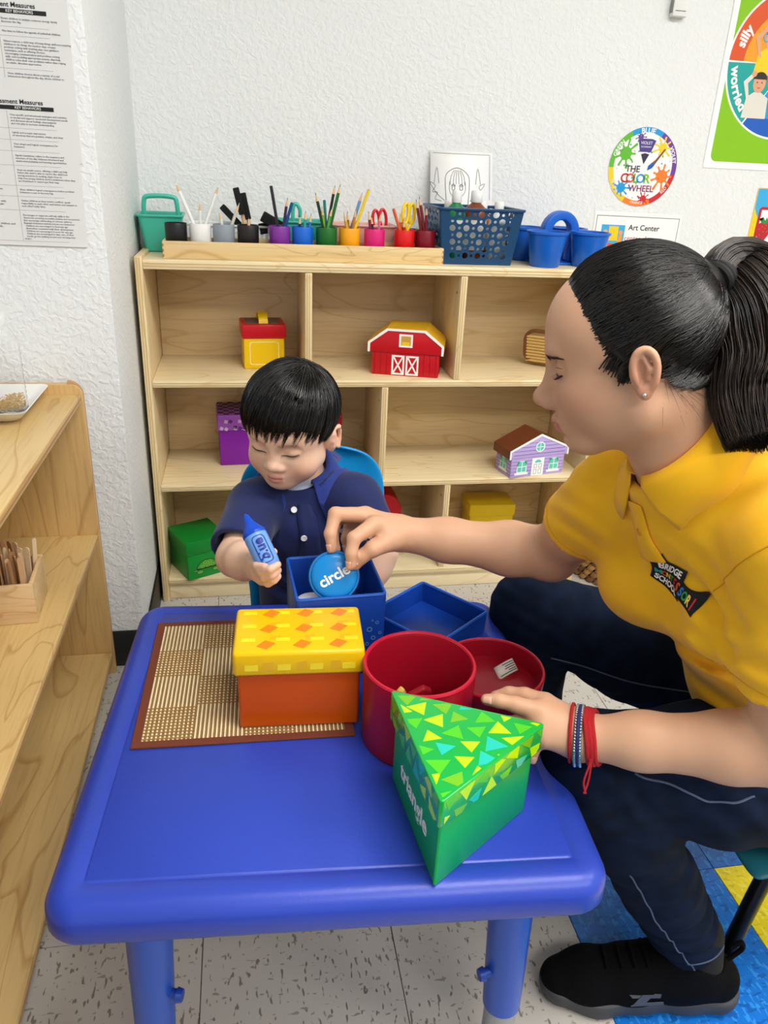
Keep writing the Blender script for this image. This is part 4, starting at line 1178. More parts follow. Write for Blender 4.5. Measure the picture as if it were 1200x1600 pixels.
# ================================================================== things on the walls
PAPER = mat('white_paper', '#f0f0ee', .65)
WX = (1, 0, 0); WZ = (0, 0, 1)
def sheet(name, label, cat, x, z, w, h, y, m=PAPER, r=.001, th=.0008, rz=0.0, group=None):
    """paper on a wall that faces -y; local x right, local y up, local z out of the wall"""
    M = frame((x, y, z), (math.cos(rz), 0, math.sin(rz)), (-math.sin(rz), 0, math.cos(rz)))
    t = thing(name, label, cat, M.translation, 0, group, rot=M.to_euler())
    MB().prism(rrect(w, h, r, 4), 0, th).build('paper', m, t)
    return t
I4 = Matrix.Identity(4)
def up(k): return Matrix.Translation((0, 0, .0008 + .0002 * k))
def disc(cx, cy, r, n=40, a0=0, a1=2 * math.pi):
    return [(cx + r * math.cos(a0 + (a1 - a0) * k / n), cy + r * math.sin(a0 + (a1 - a0) * k / n)) for k in range(n if abs(a1 - a0 - 2 * math.pi) < 1e-6 else n + 1)]
def sector(r0, r1, a0, a1, n=10):
    A = [math.radians(a0 + (a1 - a0) * k / n) for k in range(n + 1)]
    return [(r1 * math.cos(a), r1 * math.sin(a)) for a in A] + [(r0 * math.cos(a), r0 * math.sin(a)) for a in reversed(A)]
def concave(name, poly, m, parent, M, th=.0002):
    """printed outline that may be concave: triangulated by bmesh"""
    bm = bmesh.new(); vs = [bm.verts.new((M @ Vector((p[0], p[1], th)))) for p in poly]
    fc = bm.faces.new(vs); bmesh.ops.triangulate(bm, faces=[fc])
    me = bpy.data.meshes.new(name); bm.to_mesh(me); bm.free(); me.materials.append(m)
    return link(name, me, parent)
def curved_text(name, body, size, R, mid_deg, m, parent, k, inward=False, off=.0, flip=False):
    v, f = text_geo(body, size, extrude=.0001, offset=off)
    out = []
    for (x, y, z) in v:
        if not flip:
            a = math.radians(mid_deg) - x / R; rr = R + y
        else:
            a = math.radians(mid_deg) + x / R; rr = R - y
        out.append((rr * math.cos(a), rr * math.sin(a), .0008 + .0002 * k + z))
    mb = MB(); mb.add(out, f); return mb.build(name, m, parent)
PR = {n: mat('print_' + n, c, .55) for n, c in dict(green='#5cb431', blue='#1596d8', violet='#6a3a94', red='#c8202c', orange='#ea7a1e', yellow='#f4c818', dark='#2c2440', lime='#82bd00', teal='#10a09a', deepblue='#1458b8',
      rust='#d5501a', amber='#f09a1c', skin='#d9a07c', shirt='#dad6cc', hair='#2a211c', purple='#4a3a86', white='#f4f4f2', grey='#8a8a8a', crimson='#b8202a', brown='#7a4a2a', leaf='#2f8a3a', sky='#38a8dc', magenta='#8a2a6a').items()}
YW = YB - .0010
# --- colour wheel
t = sheet('colour_wheel', 'round colour wheel poster with paint splashes on the back wall', 'poster', 1.141, 1.174, .001, .001, YW)
for ch in [c for c in bpy.data.objects if c.parent == t]: bpy.data.objects.remove(ch)
R0 = .1045
MB().prism(disc(0, 0, R0, 64), 0, .0008).build('paper', PAPER, t)
for nm, a0, a1 in (('blue', 62, 118), ('green', 118, 182), ('yellow', 182, 243), ('orange', 243, 292), ('red', 292, 350), ('violet', 350, 422)):
    concave('rim_' + nm, sector(.0895, R0 - .0005, a0, a1, 14), PR[nm], t, up(0))
curved_text('lettering', 'BLUE', .019, .0945, 90, WHITE, t, 3, off=.0004)
curved_text('lettering', 'GREEN', .015, .0945, 150, WHITE, t, 3, off=.0003)
curved_text('lettering', 'VIOLET', .014, .0945, 22, WHITE, t, 3, off=.0003)
curved_text('lettering', 'YELLOW', .010, .0955, 212, WHITE, t, 3, flip=True)
curved_text('lettering', 'ORANGE', .010, .0955, 268, WHITE, t, 3, flip=True)
curved_text('lettering', 'RED', .012, .0955, 322, WHITE, t, 3, flip=True)
rnd = random.Random(5)
def splash(nm, cx, cy, r, seed, k=1):
    rr = random.Random(seed); n = 9; pts = []
    for i in range(n):
        a = 2 * math.pi * i / n; L = r * rr.uniform(1.05, 1.65)
        for (da, f_) in ((-.33, .62), (-.12, .72), (-.10, L / r * .92), (0, L / r), (.10, L / r * .92), (.12, .72)):
            pts.append((cx + r * f_ * math.cos(a + da), cy + r * f_ * math.sin(a + da)))
    pts = [p if math.hypot(*p) < .101 else (p[0] * .101 / math.hypot(*p), p[1] * .101 / math.hypot(*p)) for p in pts]
    mb = MB(); M_ = up(k); n2 = len(pts)
    mb.add([tuple(M_ @ Vector((p[0], p[1], .0002))) for p in pts + [(cx, cy)]], [(i, (i + 1) % n2, n2) for i in range(n2)]); mb.build('splash_' + nm, PR[nm], t)
splash('green', -.058, .034, .027, 1); splash('blue', -.058, -.056, .020, 2); splash('red', .016, -.084, .015, 3); splash('orange', .062, -.022, .027, 4); splash('yellow', .052, .052, .020, 5); splash('violet', -.02, .078, .012, 6)
for k in range(46):
    a, r_ = rnd.uniform(0, 6.28), rnd.uniform(.03, .086)
    concave('paint_dot', disc(r_ * math.cos(a), r_ * math.sin(a), rnd.uniform(.001, .0027), 10), PR[rnd.choice(('green', 'blue', 'violet', 'orange', 'dark', 'teal'))], t, up(2))
wedge = [(-.026, .070), (-.017, .040), (.017, .040), (.028, .070), (.015, .074), (-.013, .074)]
concave('dial_window', wedge, PR['purple'], t, up(3)); concave('dial_window', [(-.012, .034), (0, .008), (.013, .034), (0, .037)], PR['dark'], t, up(3))
lettering('lettering', 'VIOLET', .011, WHITE, t, up(5) @ Matrix.Translation((0, .063, 0))); lettering('lettering', 'SECONDARY', .0055, WHITE, t, up(5) @ Matrix.Translation((0, .053, 0)))
lettering('lettering', 'THE', .024, PR['dark'], t, up(5) @ Matrix.Translation((-.030, -.006, 0)), offset=.0003)
for ch, x, c in (('C', -.052, 'crimson'), ('O', -.034, 'rust'), ('L', -.017, 'green'), ('O', -.002, 'blue'), ('R', .017, 'lime')):
    lettering('lettering', ch, .034, PR[c], t, up(5) @ Matrix.Translation((x, -.031, 0)), offset=.0006)
lettering('lettering', 'WHEEL', .024, PR['magenta'], t, up(5) @ Matrix.Translation((.004, -.057, 0)), offset=.0003)
concave('brush_print', [(.018, .002), (.024, .012), (.034, .020), (.058, .050), (.062, .049), (.039, .015), (.032, .004)], PR['brown'], t, up(4))
concave('brush_bristles', [(.014, -.008), (.015, .004), (.026, .014), (.034, .007), (.028, -.001)], PR['deepblue'], t, up(5))
# --- art center sign
t = sheet('art_sign', 'white paper sign reading Art Center above the blue caddy', 'sign', 1.154, .968, .276, .168, YW, rz=-.012)
q = rect(-.131, .131, -.078, .073); flat('border_line', ringpoly(q, inset(q, .0014)), BLACKP, t, up(0))
lettering('lettering', 'Art Center', .0215, BLACKP, t, up(1) @ Matrix.Translation((.022, .042, 0)), offset=.0003)
lettering('lettering', 'centro de arte', .0205, PR['crimson'], t, up(1) @ Matrix.Translation((.024, .012, 0)))
flat('picture_print', [rect(-.112, -.038, -.030, .048)], PR['sky'], t, up(0))
flat('picture_floor', [rect(-.112, -.038, -.030, -.004)], PR['rust'], t, up(1))
flat('easel_print', [rect(-.088, -.058, .004, .044)], PR['yellow'], t, up(2))
for x, c in ((-.098, 'magenta'), (-.050, 'amber')):
    flat('painter_print', [[(x - .008, -.022), (x + .008, -.022), (x + .005, .020), (x - .005, .020)]], PR[c], t, up(3)); flat('painter_head', [disc(x, .027, .007, 12)], PR['skin'], t, up(4))
# --- feelings poster
FEx0, FEz0, FEw, FEh = 1.327, 1.181, .402, .60
t = sheet('feelings_poster', 'large green poster with feelings wheel reading silly and worried at top right', 'poster', FEx0 + FEw / 2, FEz0 + FEh / 2, FEw, FEh, YW, mat('poster_white', '#f4f4f0', .35), .006, .0012)
flat('green_panel', [rrect(FEw - .036, FEh - .036, .018, 5)], PR['lime'], t, up(2))
wc = Vector((.0, -.029)); WR = .184
def Wm(k): return Matrix.Translation((wc.x, wc.y, .0008 + .0002 * k))
concave('wheel_rim', disc(0, 0, WR + .005, 72), PR['white'], t, Wm(3))
secs = (('rust', 'amber', 120, 180, 'silly'), ('teal', 'teal', 180, 235, 'worried'), ('deepblue', 'blue', 235, 300, 'sad'), ('violet', 'magenta', 300, 360, 'shy'), ('red', 'orange', 0, 60, 'angry'), ('yellow', 'amber', 60, 120, 'happy'))
for nm, nm2, a0, a1, wd in secs:
    concave('sector', sector(.004, WR, a0 + .7, a1 - .7, 16), PR[nm], t, Wm(4))
    concave('inner_sector', sector(.004, WR * .76, a0 + .7, a1 - .7, 16), PR[nm2], t, Wm(5))
def wheel_word(body, mid, size):
    v, f = text_geo(body, size, extrude=.0001, offset=.0012); out = []; R = WR * .875
    for (x, y, z) in v:
        if 180 < mid < 300: a = math.radians(mid) + x / R; rr = R - y
        else: a = math.radians(mid) - x / R; rr = R + y
        out.append((wc.x + rr * math.cos(a), wc.y + rr * math.sin(a), .0022 + z))
    mb = MB(); mb.add(out, f); mb.build('lettering', WHITE, t)
wheel_word('silly', 158, .036); wheel_word('worried', 205, .036)

def kid(cx, cy, s, shirt, arm_up):
    concave('shirt_print', [(cx - .046 * s, cy - .11 * s), (cx + .05 * s, cy - .11 * s), (cx + .044 * s, cy - .045 * s), (cx + .012 * s, cy - .028 * s), (cx - .014 * s, cy - .028 * s), (cx - .040 * s, cy - .045 * s)], PR[shirt], t, up(8))
    concave('face_print', [(cx + .024 * s * math.cos(a), cy + .030 * s * math.sin(a)) for a in [2 * math.pi * k / 20 for k in range(20)]], PR['skin'], t, up(9))
    concave('hair_print', [(cx + .026 * s * math.cos(a), cy + .012 * s + .023 * s * math.sin(a)) for a in [math.pi * k / 12 for k in range(13)]], PR['hair'], t, up(10))
    concave('arm_print', [(cx - .040 * s, cy - .050 * s), (cx - .062 * s, cy + .002 * s), (cx - .032 * s, cy + .030 * s), (cx - .022 * s, cy + .022 * s), (cx - .044 * s, cy - .002 * s), (cx - .026 * s, cy - .060 * s)], PR['skin' if arm_up else shirt], t, up(9))
    concave('hand_print', disc(cx - .026 * s, cy + .028 * s, .010 * s, 12), PR['skin'], t, up(11))
    for sx in (-1, 1): concave('eye_print', disc(cx + sx * .009 * s, cy + .002 * s, .0025 * s, 8), PR['hair'], t, up(11))
    concave('mouth_print', [(cx - .009 * s, cy - .013 * s), (cx, cy - .017 * s), (cx + .009 * s, cy - .013 * s), (cx, cy - .014 * s)], PR['crimson'], t, up(11))
kid(-.078, -.078, .80, 'shirt', False); kid(-.068, .030, .80, 'yellow', True)
for dx in (-.014, .012):
    c_ = disc(-.068 + dx, .033, .012, 16); flat('glasses_print', ringpoly(c_, inset(c_, .003)), PR['sky'], t, up(12))
# --- fruit and frog cards at the right edge
t = sheet('strawberry_card', 'yellow bordered card with a red strawberry at the right edge', 'card', 1.61, 1.031, .178, .206, YW, PR['yellow'], .004)
flat('blue_top', [rect(-.087, .087, .045, .101)], PR['sky'], t, up(0)); concave('blue_top_curve', sector(0, .092, 200, 340, 12)[:13], PR['sky'], t, up(0) @ Matrix.Translation((.0, .078, 0)))
flat('red_panel', [rrect(.150, .145, .010, 4, .004, -.022)], PR['crimson'], t, up(1)); flat('white_panel', [rect(-.062, .070, -.060, .042)], PR['white'], t, up(2))
concave('strawberry', [(-.044 + .028 * math.cos(a) * (1 if math.sin(a) > 0 else (1 + math.sin(a) * .45)), -.010 + (.018 if math.sin(a) > 0 else .042) * math.sin(a)) for a in [2 * math.pi * k / 24 for k in range(24)]], PR['crimson'], t, up(3))
concave('leaf_print', [(-.066, .016), (-.056, .007), (-.044, .002), (-.032, .007), (-.022, .016), (-.034, .013), (-.040, .022), (-.044, .012), (-.052, .022), (-.054, .012)], PR['leaf'], t, up(4))
lettering('lettering', 'red', .026, WHITE, t, up(4) @ Matrix.Translation((.004, -.077, 0)), offset=.0005)
for k in range(9):
    a = k * 2.4; r_ = .005 + .0022 * k
    concave('seed_print', disc(-.044 + r_ * math.cos(a), -.010 + r_ * math.sin(a), .0009, 6), PR['yellow'], t, up(4))
t = sheet('frog_card', 'white card with a green frog below the strawberry card', 'card', 1.622, .822, .178, .206, YW, PAPER, .004)
concave('frog_body', [(-.075, .050), (-.062, .070), (-.046, .075), (-.034, .086), (-.022, .084), (-.018, .074), (-.004, .066), (.0, .056), (-.02, .050), (-.03, .036), (-.06, .040)], PR['leaf'], t, up(1))
concave('frog_leg', [(-.066, .046), (-.080, .026), (-.050, .022), (-.040, .036)], PR['green'], t, up(2)); concave('frog_leg', [(-.03, .046), (-.018, .028), (.006, .030), (-.016, .040)], PR['green'], t, up(2))
concave('frog_eye', disc(-.027, .079, .003, 10), PR['dark'], t, up(3))
for (x, y) in ((-.058, .010), (-.040, .006), (-.048, -.006), (-.026, .012)): concave('spot_print', disc(x, y, .004, 10), PR['dark'], t, up(1))
concave('lily_print', sector(0, .05, 20, 330, 20), PR['green'], t, up(1) @ Matrix.Translation((-.03, -.06, 0)))
# --- alarm sensor at the top
t = thing('wall_sensor', 'small white plastic sensor box on the wall at the top', 'sensor', (1.166, YW, 1.60), 0)
MB().box(-.022, .022, -.022, 0, -.058, .05).build('case', mat('sensor_plastic', '#e6e6e4', .4), t, bevel=.004)
MB().box(-.016, .014, -.0225, -.0219, -.046, -.0445).build('slot', BLACKP, t)
MB().box(-.0225, -.0215, -.019, -.003, -.05, .045).build('side_seam', PR['grey'], t)
# --- line drawing behind the blue basket
t = thing('line_drawing', 'paper with a line drawing of a winged girl leaning behind the blue basket', 'drawing', (.600, 2.205, ZT + .0005), 0, None, rot=(math.radians(76.5), 0, math.radians(0)))
PWd, PHt = .176, .275
vs = []; G = 10
for j in range(G + 1):
    for i in range(3):
        x = -.088 + .088 * i; y = PHt * j / G
        vs.append((x, y, .008 * math.sin(math.pi * j / G) - .004))
pm = MB(); pm.add(vs, [(3 * j + i, 3 * j + i + 1, 3 * j + 3 + i + 1, 3 * j + 3 + i) for j in range(G) for i in range(2)])
o = pm.build('paper', PAPER, t, smooth=True); md = o.modifiers.new('thickness', 'SOLIDIFY'); md.thickness = .0005; md.offset = -1
INK = mat('ink_line', '#3a3a3c', .7)
def zc(y): return .008 * math.sin(math.pi * min(max(y / PHt, 0), 1)) - .004
def stroke(pts, wd=.0011, closed=False):
    P_ = [(p[0], p[1], zc(p[1]) + .0008) for p in bez([(p[0], p[1], 0) for p in pts], 5)]
    mb = MB(); 
    vs = []
    for i in range(len(P_)):
        a = Vector(P_[max(i - 1, 0)]); b_ = Vector(P_[min(i + 1, len(P_) - 1)]); dd = (b_ - a); n2 = Vector((-dd.y, dd.x, 0))
        n2 = n2.normalized() * wd * .5 if n2.length > 1e-9 else Vector((wd, 0, 0))
        vs += [Vector(P_[i]) - n2, Vector(P_[i]) + n2]
    mb.add(vs, [(2 * i, 2 * i + 2, 2 * i + 3, 2 * i + 1) for i in range(len(P_) - 1)]); mb.build('ink_stroke', INK, t)
stroke([(-.080, .268), (-.02, .268), (.04, .268), (.080, .268)], .0008); stroke([(.080, .268), (.080, .2), (.080, .15)], .0008)
cx, cy = -.012, .185
stroke([(cx - .030, cy - .055), (cx - .034, cy), (cx - .030, cy + .030), (cx, cy + .046), (cx + .030, cy + .028), (cx + .034, cy - .005), (cx + .030, cy - .06)], .0014)
stroke([(cx - .022, cy + .010), (cx - .022, cy - .014), (cx - .012, cy - .030), (cx, cy - .036), (cx + .012, cy - .030), (cx + .023, cy - .012), (cx + .022, cy + .010)])
for dx in (-.018, -.010, -.003, .004, .012, .019): stroke([(cx + dx * .5, cy + .040), (cx + dx, cy + .022), (cx + dx * 1.15, cy + .004 - abs(dx) * .2)])
for s in (-1, 1):
    stroke([(cx + s * .017, cy - .002), (cx + s * .011, cy + .003), (cx + s * .005, cy - .002)], .0018)
    e_ = [(cx + s * .011 + .0042 * math.cos(a), cy - .007 + .0058 * math.sin(a)) for a in [2 * math.pi * k / 8 for k in range(9)]]; stroke(e_, .0014)
    stroke([(cx + s * .036, cy - .040), (cx + s * .058, cy - .022), (cx + s * .078, cy + .006), (cx + s * .062, cy - .002), (cx + s * .070, cy - .018), (cx + s * .056, cy - .020), (cx + s * .062, cy - .036), (cx + s * .044, cy - .042)])
    stroke([(cx + s * .052, cy + .004), (cx + s * .058, cy + .046), (cx + s * .066, cy + .004)])
    stroke([(cx + s * .030, cy - .06), (cx + s * .050, cy - .068), (cx + s * .060, cy - .09)])
stroke([(cx - .004, cy - .024), (cx, cy - .026), (cx + .004, cy - .024)])
# --- assessment sheets on the projecting wall
YP_ = YL - .0010
def doc(xr, zb, label, lines_l, lines_r, seed, rz):
    w_, h_ = .216, .283
    t = sheet('printed_sheet', label, 'sheet', xr - w_ / 2, zb + h_ / 2, w_, h_, YP_ - (.0012 if seed == 1 else 0), mat('laminated_paper', '#dededc', .3), .003, .0008, rz)
    lettering('lettering', 'Assessment Measures', .0105, BLACKP, t, up(1) @ Matrix.Translation((.008, h_ / 2 - .037, 0)), offset=.0002)
    flat('title_bar', [rect(-w_ / 2 + .012, w_ / 2 - .036, h_ / 2 - .050, h_ / 2 - .043)], BLACKP, t, up(0))
    lettering('lettering', 'KEY BEHAVIORS', .0062, WHITE, t, up(2) @ Matrix.Translation((.028, h_ / 2 - .0465, 0)))
    y = h_ / 2 - .055
    for n, blk in enumerate(lines_r):
        txt = '\n'.join(blk); hh = .0052 * len(blk)
        lettering('lettering', txt, .0046, PR['dark'], t, up(1) @ Matrix.Translation((-.004, y - hh / 2, 0)), align='LEFT', line=1.03, res=1)
        if n < len(lines_l):
            lettering('lettering', '\n'.join(lines_l[n]), .0050, PR['dark'], t, up(1) @ Matrix.Translation((-.070, y - hh / 2, 0)), align='LEFT', line=1.03, res=1)
        y -= hh + .0085
        flat('rule_line', [rect(-w_ / 2 + .012, w_ / 2 - .034, y + .0040, y + .0044)], PR['grey'], t, up(0))
    flat('column_line', [rect(-.0090, -.0086, y + .004, h_ / 2 - .052)], PR['grey'], t, up(0))
    lettering('lettering', 'PAGE 4', .0036, PR['dark'], t, up(1) @ Matrix.Translation((.0, -h_ / 2 + .012, 0)), res=1)
R2 = [['Uses specific and intentional strategies and activities', 'to model and support emotional development needs', 'and discusses about feelings, uses puppets', 'and role play to increase understanding.'],
      ['Labels and accepts expressions', 'of emotions that are positive, simple, and clear.'], ['Uses simple and logical consequences for', 'behaviors.'],
      ['Signals transitions, refers to the sequence and', 'structure of the day, balances structured and', 'unstructured playing and learning opportunities.'],
      ['Stops an unsafe action, offering a child real help', 'before the child is able to say for the child how', 'strong emotions in seeking, stays close to', 'help very young children avoid a meltdown when they', 'are frustrated or cannot get their way.'],
      ['Gives children logical consequences before problem', 'behaviors occur or become big.'], ['Guides children as they resolve conflicts, speak', 'respectfully to each other, and initiate and expand on', "each other's play ideas."],
      ['Encourages or supports self-help skills in the', 'classroom: provides accessible shelves and accessories', 'that encourage self-feeding or various cultures.', 'Example behaviors include but are not limited to:', '  Children are encouraged to feed any age', '  themselves consistent with their development', '  Children are encouraged to pour for any age', '  Children are encouraged to take care of their', '  needs: go for walking around and carrying trays']]
L2 = [['and shows ways that', 'building a child with', 'planned simple games'], ['shows trusting', 'relationships'], ['provides a variety', 'of behaviors'], ['following', 'routines in play', 'settings'], ['plans activities for', 'each child'], ['has many children', 'in the group'], ['communicates with', 'each child is calm'], ['shares with children, and', 'self-help skills.']]
doc(-.2945, .981, 'lower laminated sheet of small print on the left wall', L2, R2, 1, -.010)
R1 = [['Shows children to analyze common energy, family', 'discovers the day.'], ['Has time to follow the agenda of individual children.'], ['Values respect, a child way of being things without requiring', 'children to do things the teacher way, creates', 'problem solving with trusting play, uses guidance', 'techniques, such as offering choices,', 'encouraging communication and problem solving', 'skills, and modeling appropriate actions, that help', 'children solve their own problems rather than relying', 'on adults, direction approaches.'],
      ['Gives children choices about a variety of social', 'interactions throughout the day, allows children to', 'choose whether to interact with their peers or', 'be alone, helps facilitate how the children interact to', 'then play with others.']]
doc(-.2885, 1.130, 'upper laminated sheet of small print on the left wall', L2[:4], R1, 2, -.012)
# ================================================================== organic surfaces: signed distance fields polygonised with surface nets
f32 = np.float32
def V3(*a): return np.array(a, dtype=f32)
def s_cone(P, a, b, ra, rb):
    a = np.asarray(a, f32); b = np.asarray(b, f32); ab = b - a
    t = np.clip(((P - a) @ ab) / max(float(ab @ ab), 1e-12), 0, 1)
    return np.linalg.norm(P - a - t[:, None] * ab, axis=1) - (ra + (rb - ra) * t)
def s_ell(P, c, r, R=None):
    q = P - np.asarray(c, f32)
    if R is not None: q = q @ np.asarray(R, f32).T
    r = np.asarray(r, f32)
    k0 = np.linalg.norm(q / r, axis=1); k1 = np.linalg.norm(q / (r * r), axis=1)
    return k0 * (k0 - 1) / np.maximum(k1, 1e-6)
def smin(a, b, k):
    h = np.maximum(k - np.abs(a - b), 0) / k
    return np.minimum(a, b) - h * h * k * .25
def smax(a, b, k): return -smin(-a, -b, k)
class Field:
    """ordered list of blended primitives"""
    def __init__(s): s.ops = []
    def cone(s, a, b, ra, rb, k=.01): s.ops.append(('c', (np.asarray(a, f32), np.asarray(b, f32), ra, rb), k, 1)); return s
    def chain(s, pts, rad, k=.01):
        for i in range(len(pts) - 1): s.cone(pts[i], pts[i + 1], rad[i], rad[i + 1], k)
        return s
    def ell(s, c, r, k=.01, R=None, sub=False): s.ops.append(('e', (np.asarray(c, f32), np.asarray(r, f32), R), k, -1 if sub else 1)); return s
    def cut(s, a, b, ra, rb, k=.006): s.ops.append(('c', (np.asarray(a, f32), np.asarray(b, f32), ra, rb), k, -1)); return s
    def bound(s, op):
        ty, ar = op[0], op[1]
        if ty == 'c':
            a, b, ra, rb = ar; return (a + b) / 2, float(np.linalg.norm(b - a)) / 2 + max(ra, rb)
        return ar[0], float(np.max(ar[1]))
    def __call__(s, P):
        N = len(P); B = 729
        d = np.full(N, 10.0, f32)
        if N % B == 0 and N >= 4 * B:                 # points come in grid blocks: cull primitives per block
            Pb = P.reshape(-1, B, 3); cen = Pb[:, B // 2]; rad = float(np.linalg.norm(Pb[0, -1] - Pb[0, 0])) / 2
            ub = s(np.ascontiguousarray(cen)) + rad * 1.3; D = d.reshape(-1, B)
            for op in s.ops:
                ty, ar, k, sg = op; c, R_ = s.bound(op)
                low = np.linalg.norm(cen - c, axis=1) - R_ - rad
                m = np.nonzero(low < (ub + k + .004 if sg > 0 else .004))[0]
                if len(m) == 0: continue
                Q = Pb[m].reshape(-1, 3); e = s_cone(Q, *ar) if ty == 'c' else s_ell(Q, *ar); o = D[m].reshape(-1)
                D[m] = (smin(o, e, k) if sg > 0 else smax(o, -e, k)).reshape(-1, B)
            return D.reshape(-1)
        for op in s.ops:
            ty, ar, k, sg = op; c, R_ = s.bound(op)
            far = np.linalg.norm(P - c, axis=1) - R_
            idx = np.nonzero(far < (d + k if sg > 0 else .03))[0]
            if len(idx) == 0: continue
            Q = P[idx]
            e = s_cone(Q, *ar) if ty == 'c' else s_ell(Q, *ar)
            d[idx] = smin(d[idx], e, k) if sg > 0 else smax(d[idx], -e, k)
        return d
def polygonise(fn, lo, hi, h):
    """surface nets over a sparse grid; returns vertices and quads"""
    lo = np.array(lo, np.float64); hi = np.array(hi, np.float64); B = 8
    nb = np.ceil((hi - lo) / (h * B)).astype(int)
    n = nb * B + 1
    cx = [lo[i] + (np.arange(nb[i]) + .5) * h * B for i in range(3)]
    G = np.stack(np.meshgrid(*cx, indexing='ij'), -1).reshape(-1, 3).astype(f32)
    d = fn(G)
    F = np.repeat(np.repeat(np.repeat(d.reshape(nb), B, 0), B, 1), B, 2)
    F = np.pad(F, ((0, 1), (0, 1), (0, 1)), mode='edge').astype(f32)
    act = np.nonzero(np.abs(d) < h * B * 1.5 + .006)[0]
    off = np.stack(np.meshgrid(np.arange(B + 1), np.arange(B + 1), np.arange(B + 1), indexing='ij'), -1).reshape(-1, 3)
    bi = np.stack(np.unravel_index(act, nb), -1) * B
    for s in range(0, len(bi), 600):
        I = (bi[s:s + 600, None, :] + off[None]).reshape(-1, 3)
        P = (lo + I * h).astype(f32)
        F[I[:, 0], I[:, 1], I[:, 2]] = fn(P)
    S = F < 0
    c = S[:-1, :-1, :-1].astype(np.int8)
    tot = sum(S[i:n[0] - 1 + i, j:n[1] - 1 + j, k:n[2] - 1 + k].astype(np.int8) for i in (0, 1) for j in (0, 1) for k in (0, 1))
    cells = np.argwhere((tot > 0) & (tot < 8))
    ids = -np.ones((n[0] - 1, n[1] - 1, n[2] - 1), np.int32)
    ids[cells[:, 0], cells[:, 1], cells[:, 2]] = np.arange(len(cells))
    acc = np.zeros((len(cells), 3)); cnt = np.zeros(len(cells))
    C8 = [(i, j, k) for i in (0, 1) for j in (0, 1) for k in (0, 1)]
    val = {q: F[cells[:, 0] + q[0], cells[:, 1] + q[1], cells[:, 2] + q[2]] for q in C8}
    for a in C8:
        for ax in range(3):
            if a[ax]: continue
            b = list(a); b[ax] = 1; b = tuple(b)
            va, vb = val[a], val[b]
            m = (va < 0) != (vb < 0)
            t = np.zeros(len(cells)); t[m] = va[m] / (va[m] - vb[m])
            p = np.array(a, float)[None].repeat(len(cells), 0); p[:, ax] += t
            acc[m] += p[m]; cnt[m] += 1
    verts = lo + (cells + acc / cnt[:, None]) * h
    faces = []
    for ax in range(3):
        u, w = (ax + 1) % 3, (ax + 2) % 3
        sl0 = [slice(None)] * 3; sl1 = [slice(None)] * 3
        sl0[ax] = slice(0, -1); sl1[ax] = slice(1, None)
        A, Bv = S[tuple(sl0)], S[tuple(sl1)]
        E = np.argwhere(A != Bv)
        E = E[(E[:, u] > 0) & (E[:, w] > 0) & (E[:, u] < n[u] - 1) & (E[:, w] < n[w] - 1)]
        if len(E) == 0: continue
        def cid(du, dw):
            q = E.copy(); q[:, u] -= du; q[:, w] -= dw
            return ids[q[:, 0], q[:, 1], q[:, 2]]
        quad = np.stack([cid(1, 1), cid(0, 1), cid(0, 0), cid(1, 0)], -1)
        flip = ~A[E[:, 0], E[:, 1], E[:, 2]]
        quad[flip] = quad[flip][:, ::-1]
        faces.append(quad)
    return verts, np.concatenate(faces)
def mesh_from(name, parts, m, parent, col=None, smooth_iter=1, attr='tint'):
    """parts: list of (verts, quads); one mesh object in world coordinates"""
    vs = np.concatenate([p[0] for p in parts]); k = 0; fs = []
    for v, q in parts: fs.append(q + k); k += len(v)
    fs = np.concatenate(fs)
    for it in range(smooth_iter):                     # light Laplacian relaxation
        s = np.zeros_like(vs); c = np.zeros(len(vs))
        for i in range(4):
            a, b = fs[:, i], fs[:, (i + 1) % 4]
            for x in range(3):
                s[:, x] += np.bincount(a, vs[b, x], len(vs)) + np.bincount(b, vs[a, x], len(vs))
            c += np.bincount(a, minlength=len(vs)) + np.bincount(b, minlength=len(vs))
        vs = vs * .5 + .5 * s / np.maximum(c, 1)[:, None]
    me = bpy.data.meshes.new(name)
    me.vertices.add(len(vs)); me.vertices.foreach_set('co', vs.astype(f32).ravel())
    me.loops.add(len(fs) * 4); me.loops.foreach_set('vertex_index', fs.astype(np.int32).ravel())
    me.polygons.add(len(fs)); me.polygons.foreach_set('loop_start', np.arange(0, len(fs) * 4, 4, dtype=np.int32))
    me.polygons.foreach_set('use_smooth', np.ones(len(fs), bool))
    me.update(calc_edges=True); me.validate()
    me.materials.append(m)
    if col is not None:
        c = np.ones((len(vs), 4), f32); c[:, :3] = col(vs.astype(f32))
        a = me.color_attributes.new(attr, 'FLOAT_COLOR', 'POINT'); a.data.foreach_set('color', c.ravel())
    return link(name, me, parent, world=True)
def grad(fn, P, e=.0015):
    g = np.stack([fn(P + np.eye(3, dtype=f32)[i] * e) - fn(P - np.eye(3, dtype=f32)[i] * e) for i in range(3)], -1)
    return g / np.maximum(np.linalg.norm(g, axis=1, keepdims=True), 1e-6)
def snap(fn, P, off=0.0, it=5):
    P = np.asarray(P, f32).copy()
    for _ in range(it):
        P -= (fn(P) - off)[:, None] * grad(fn, P) * .9
    return P
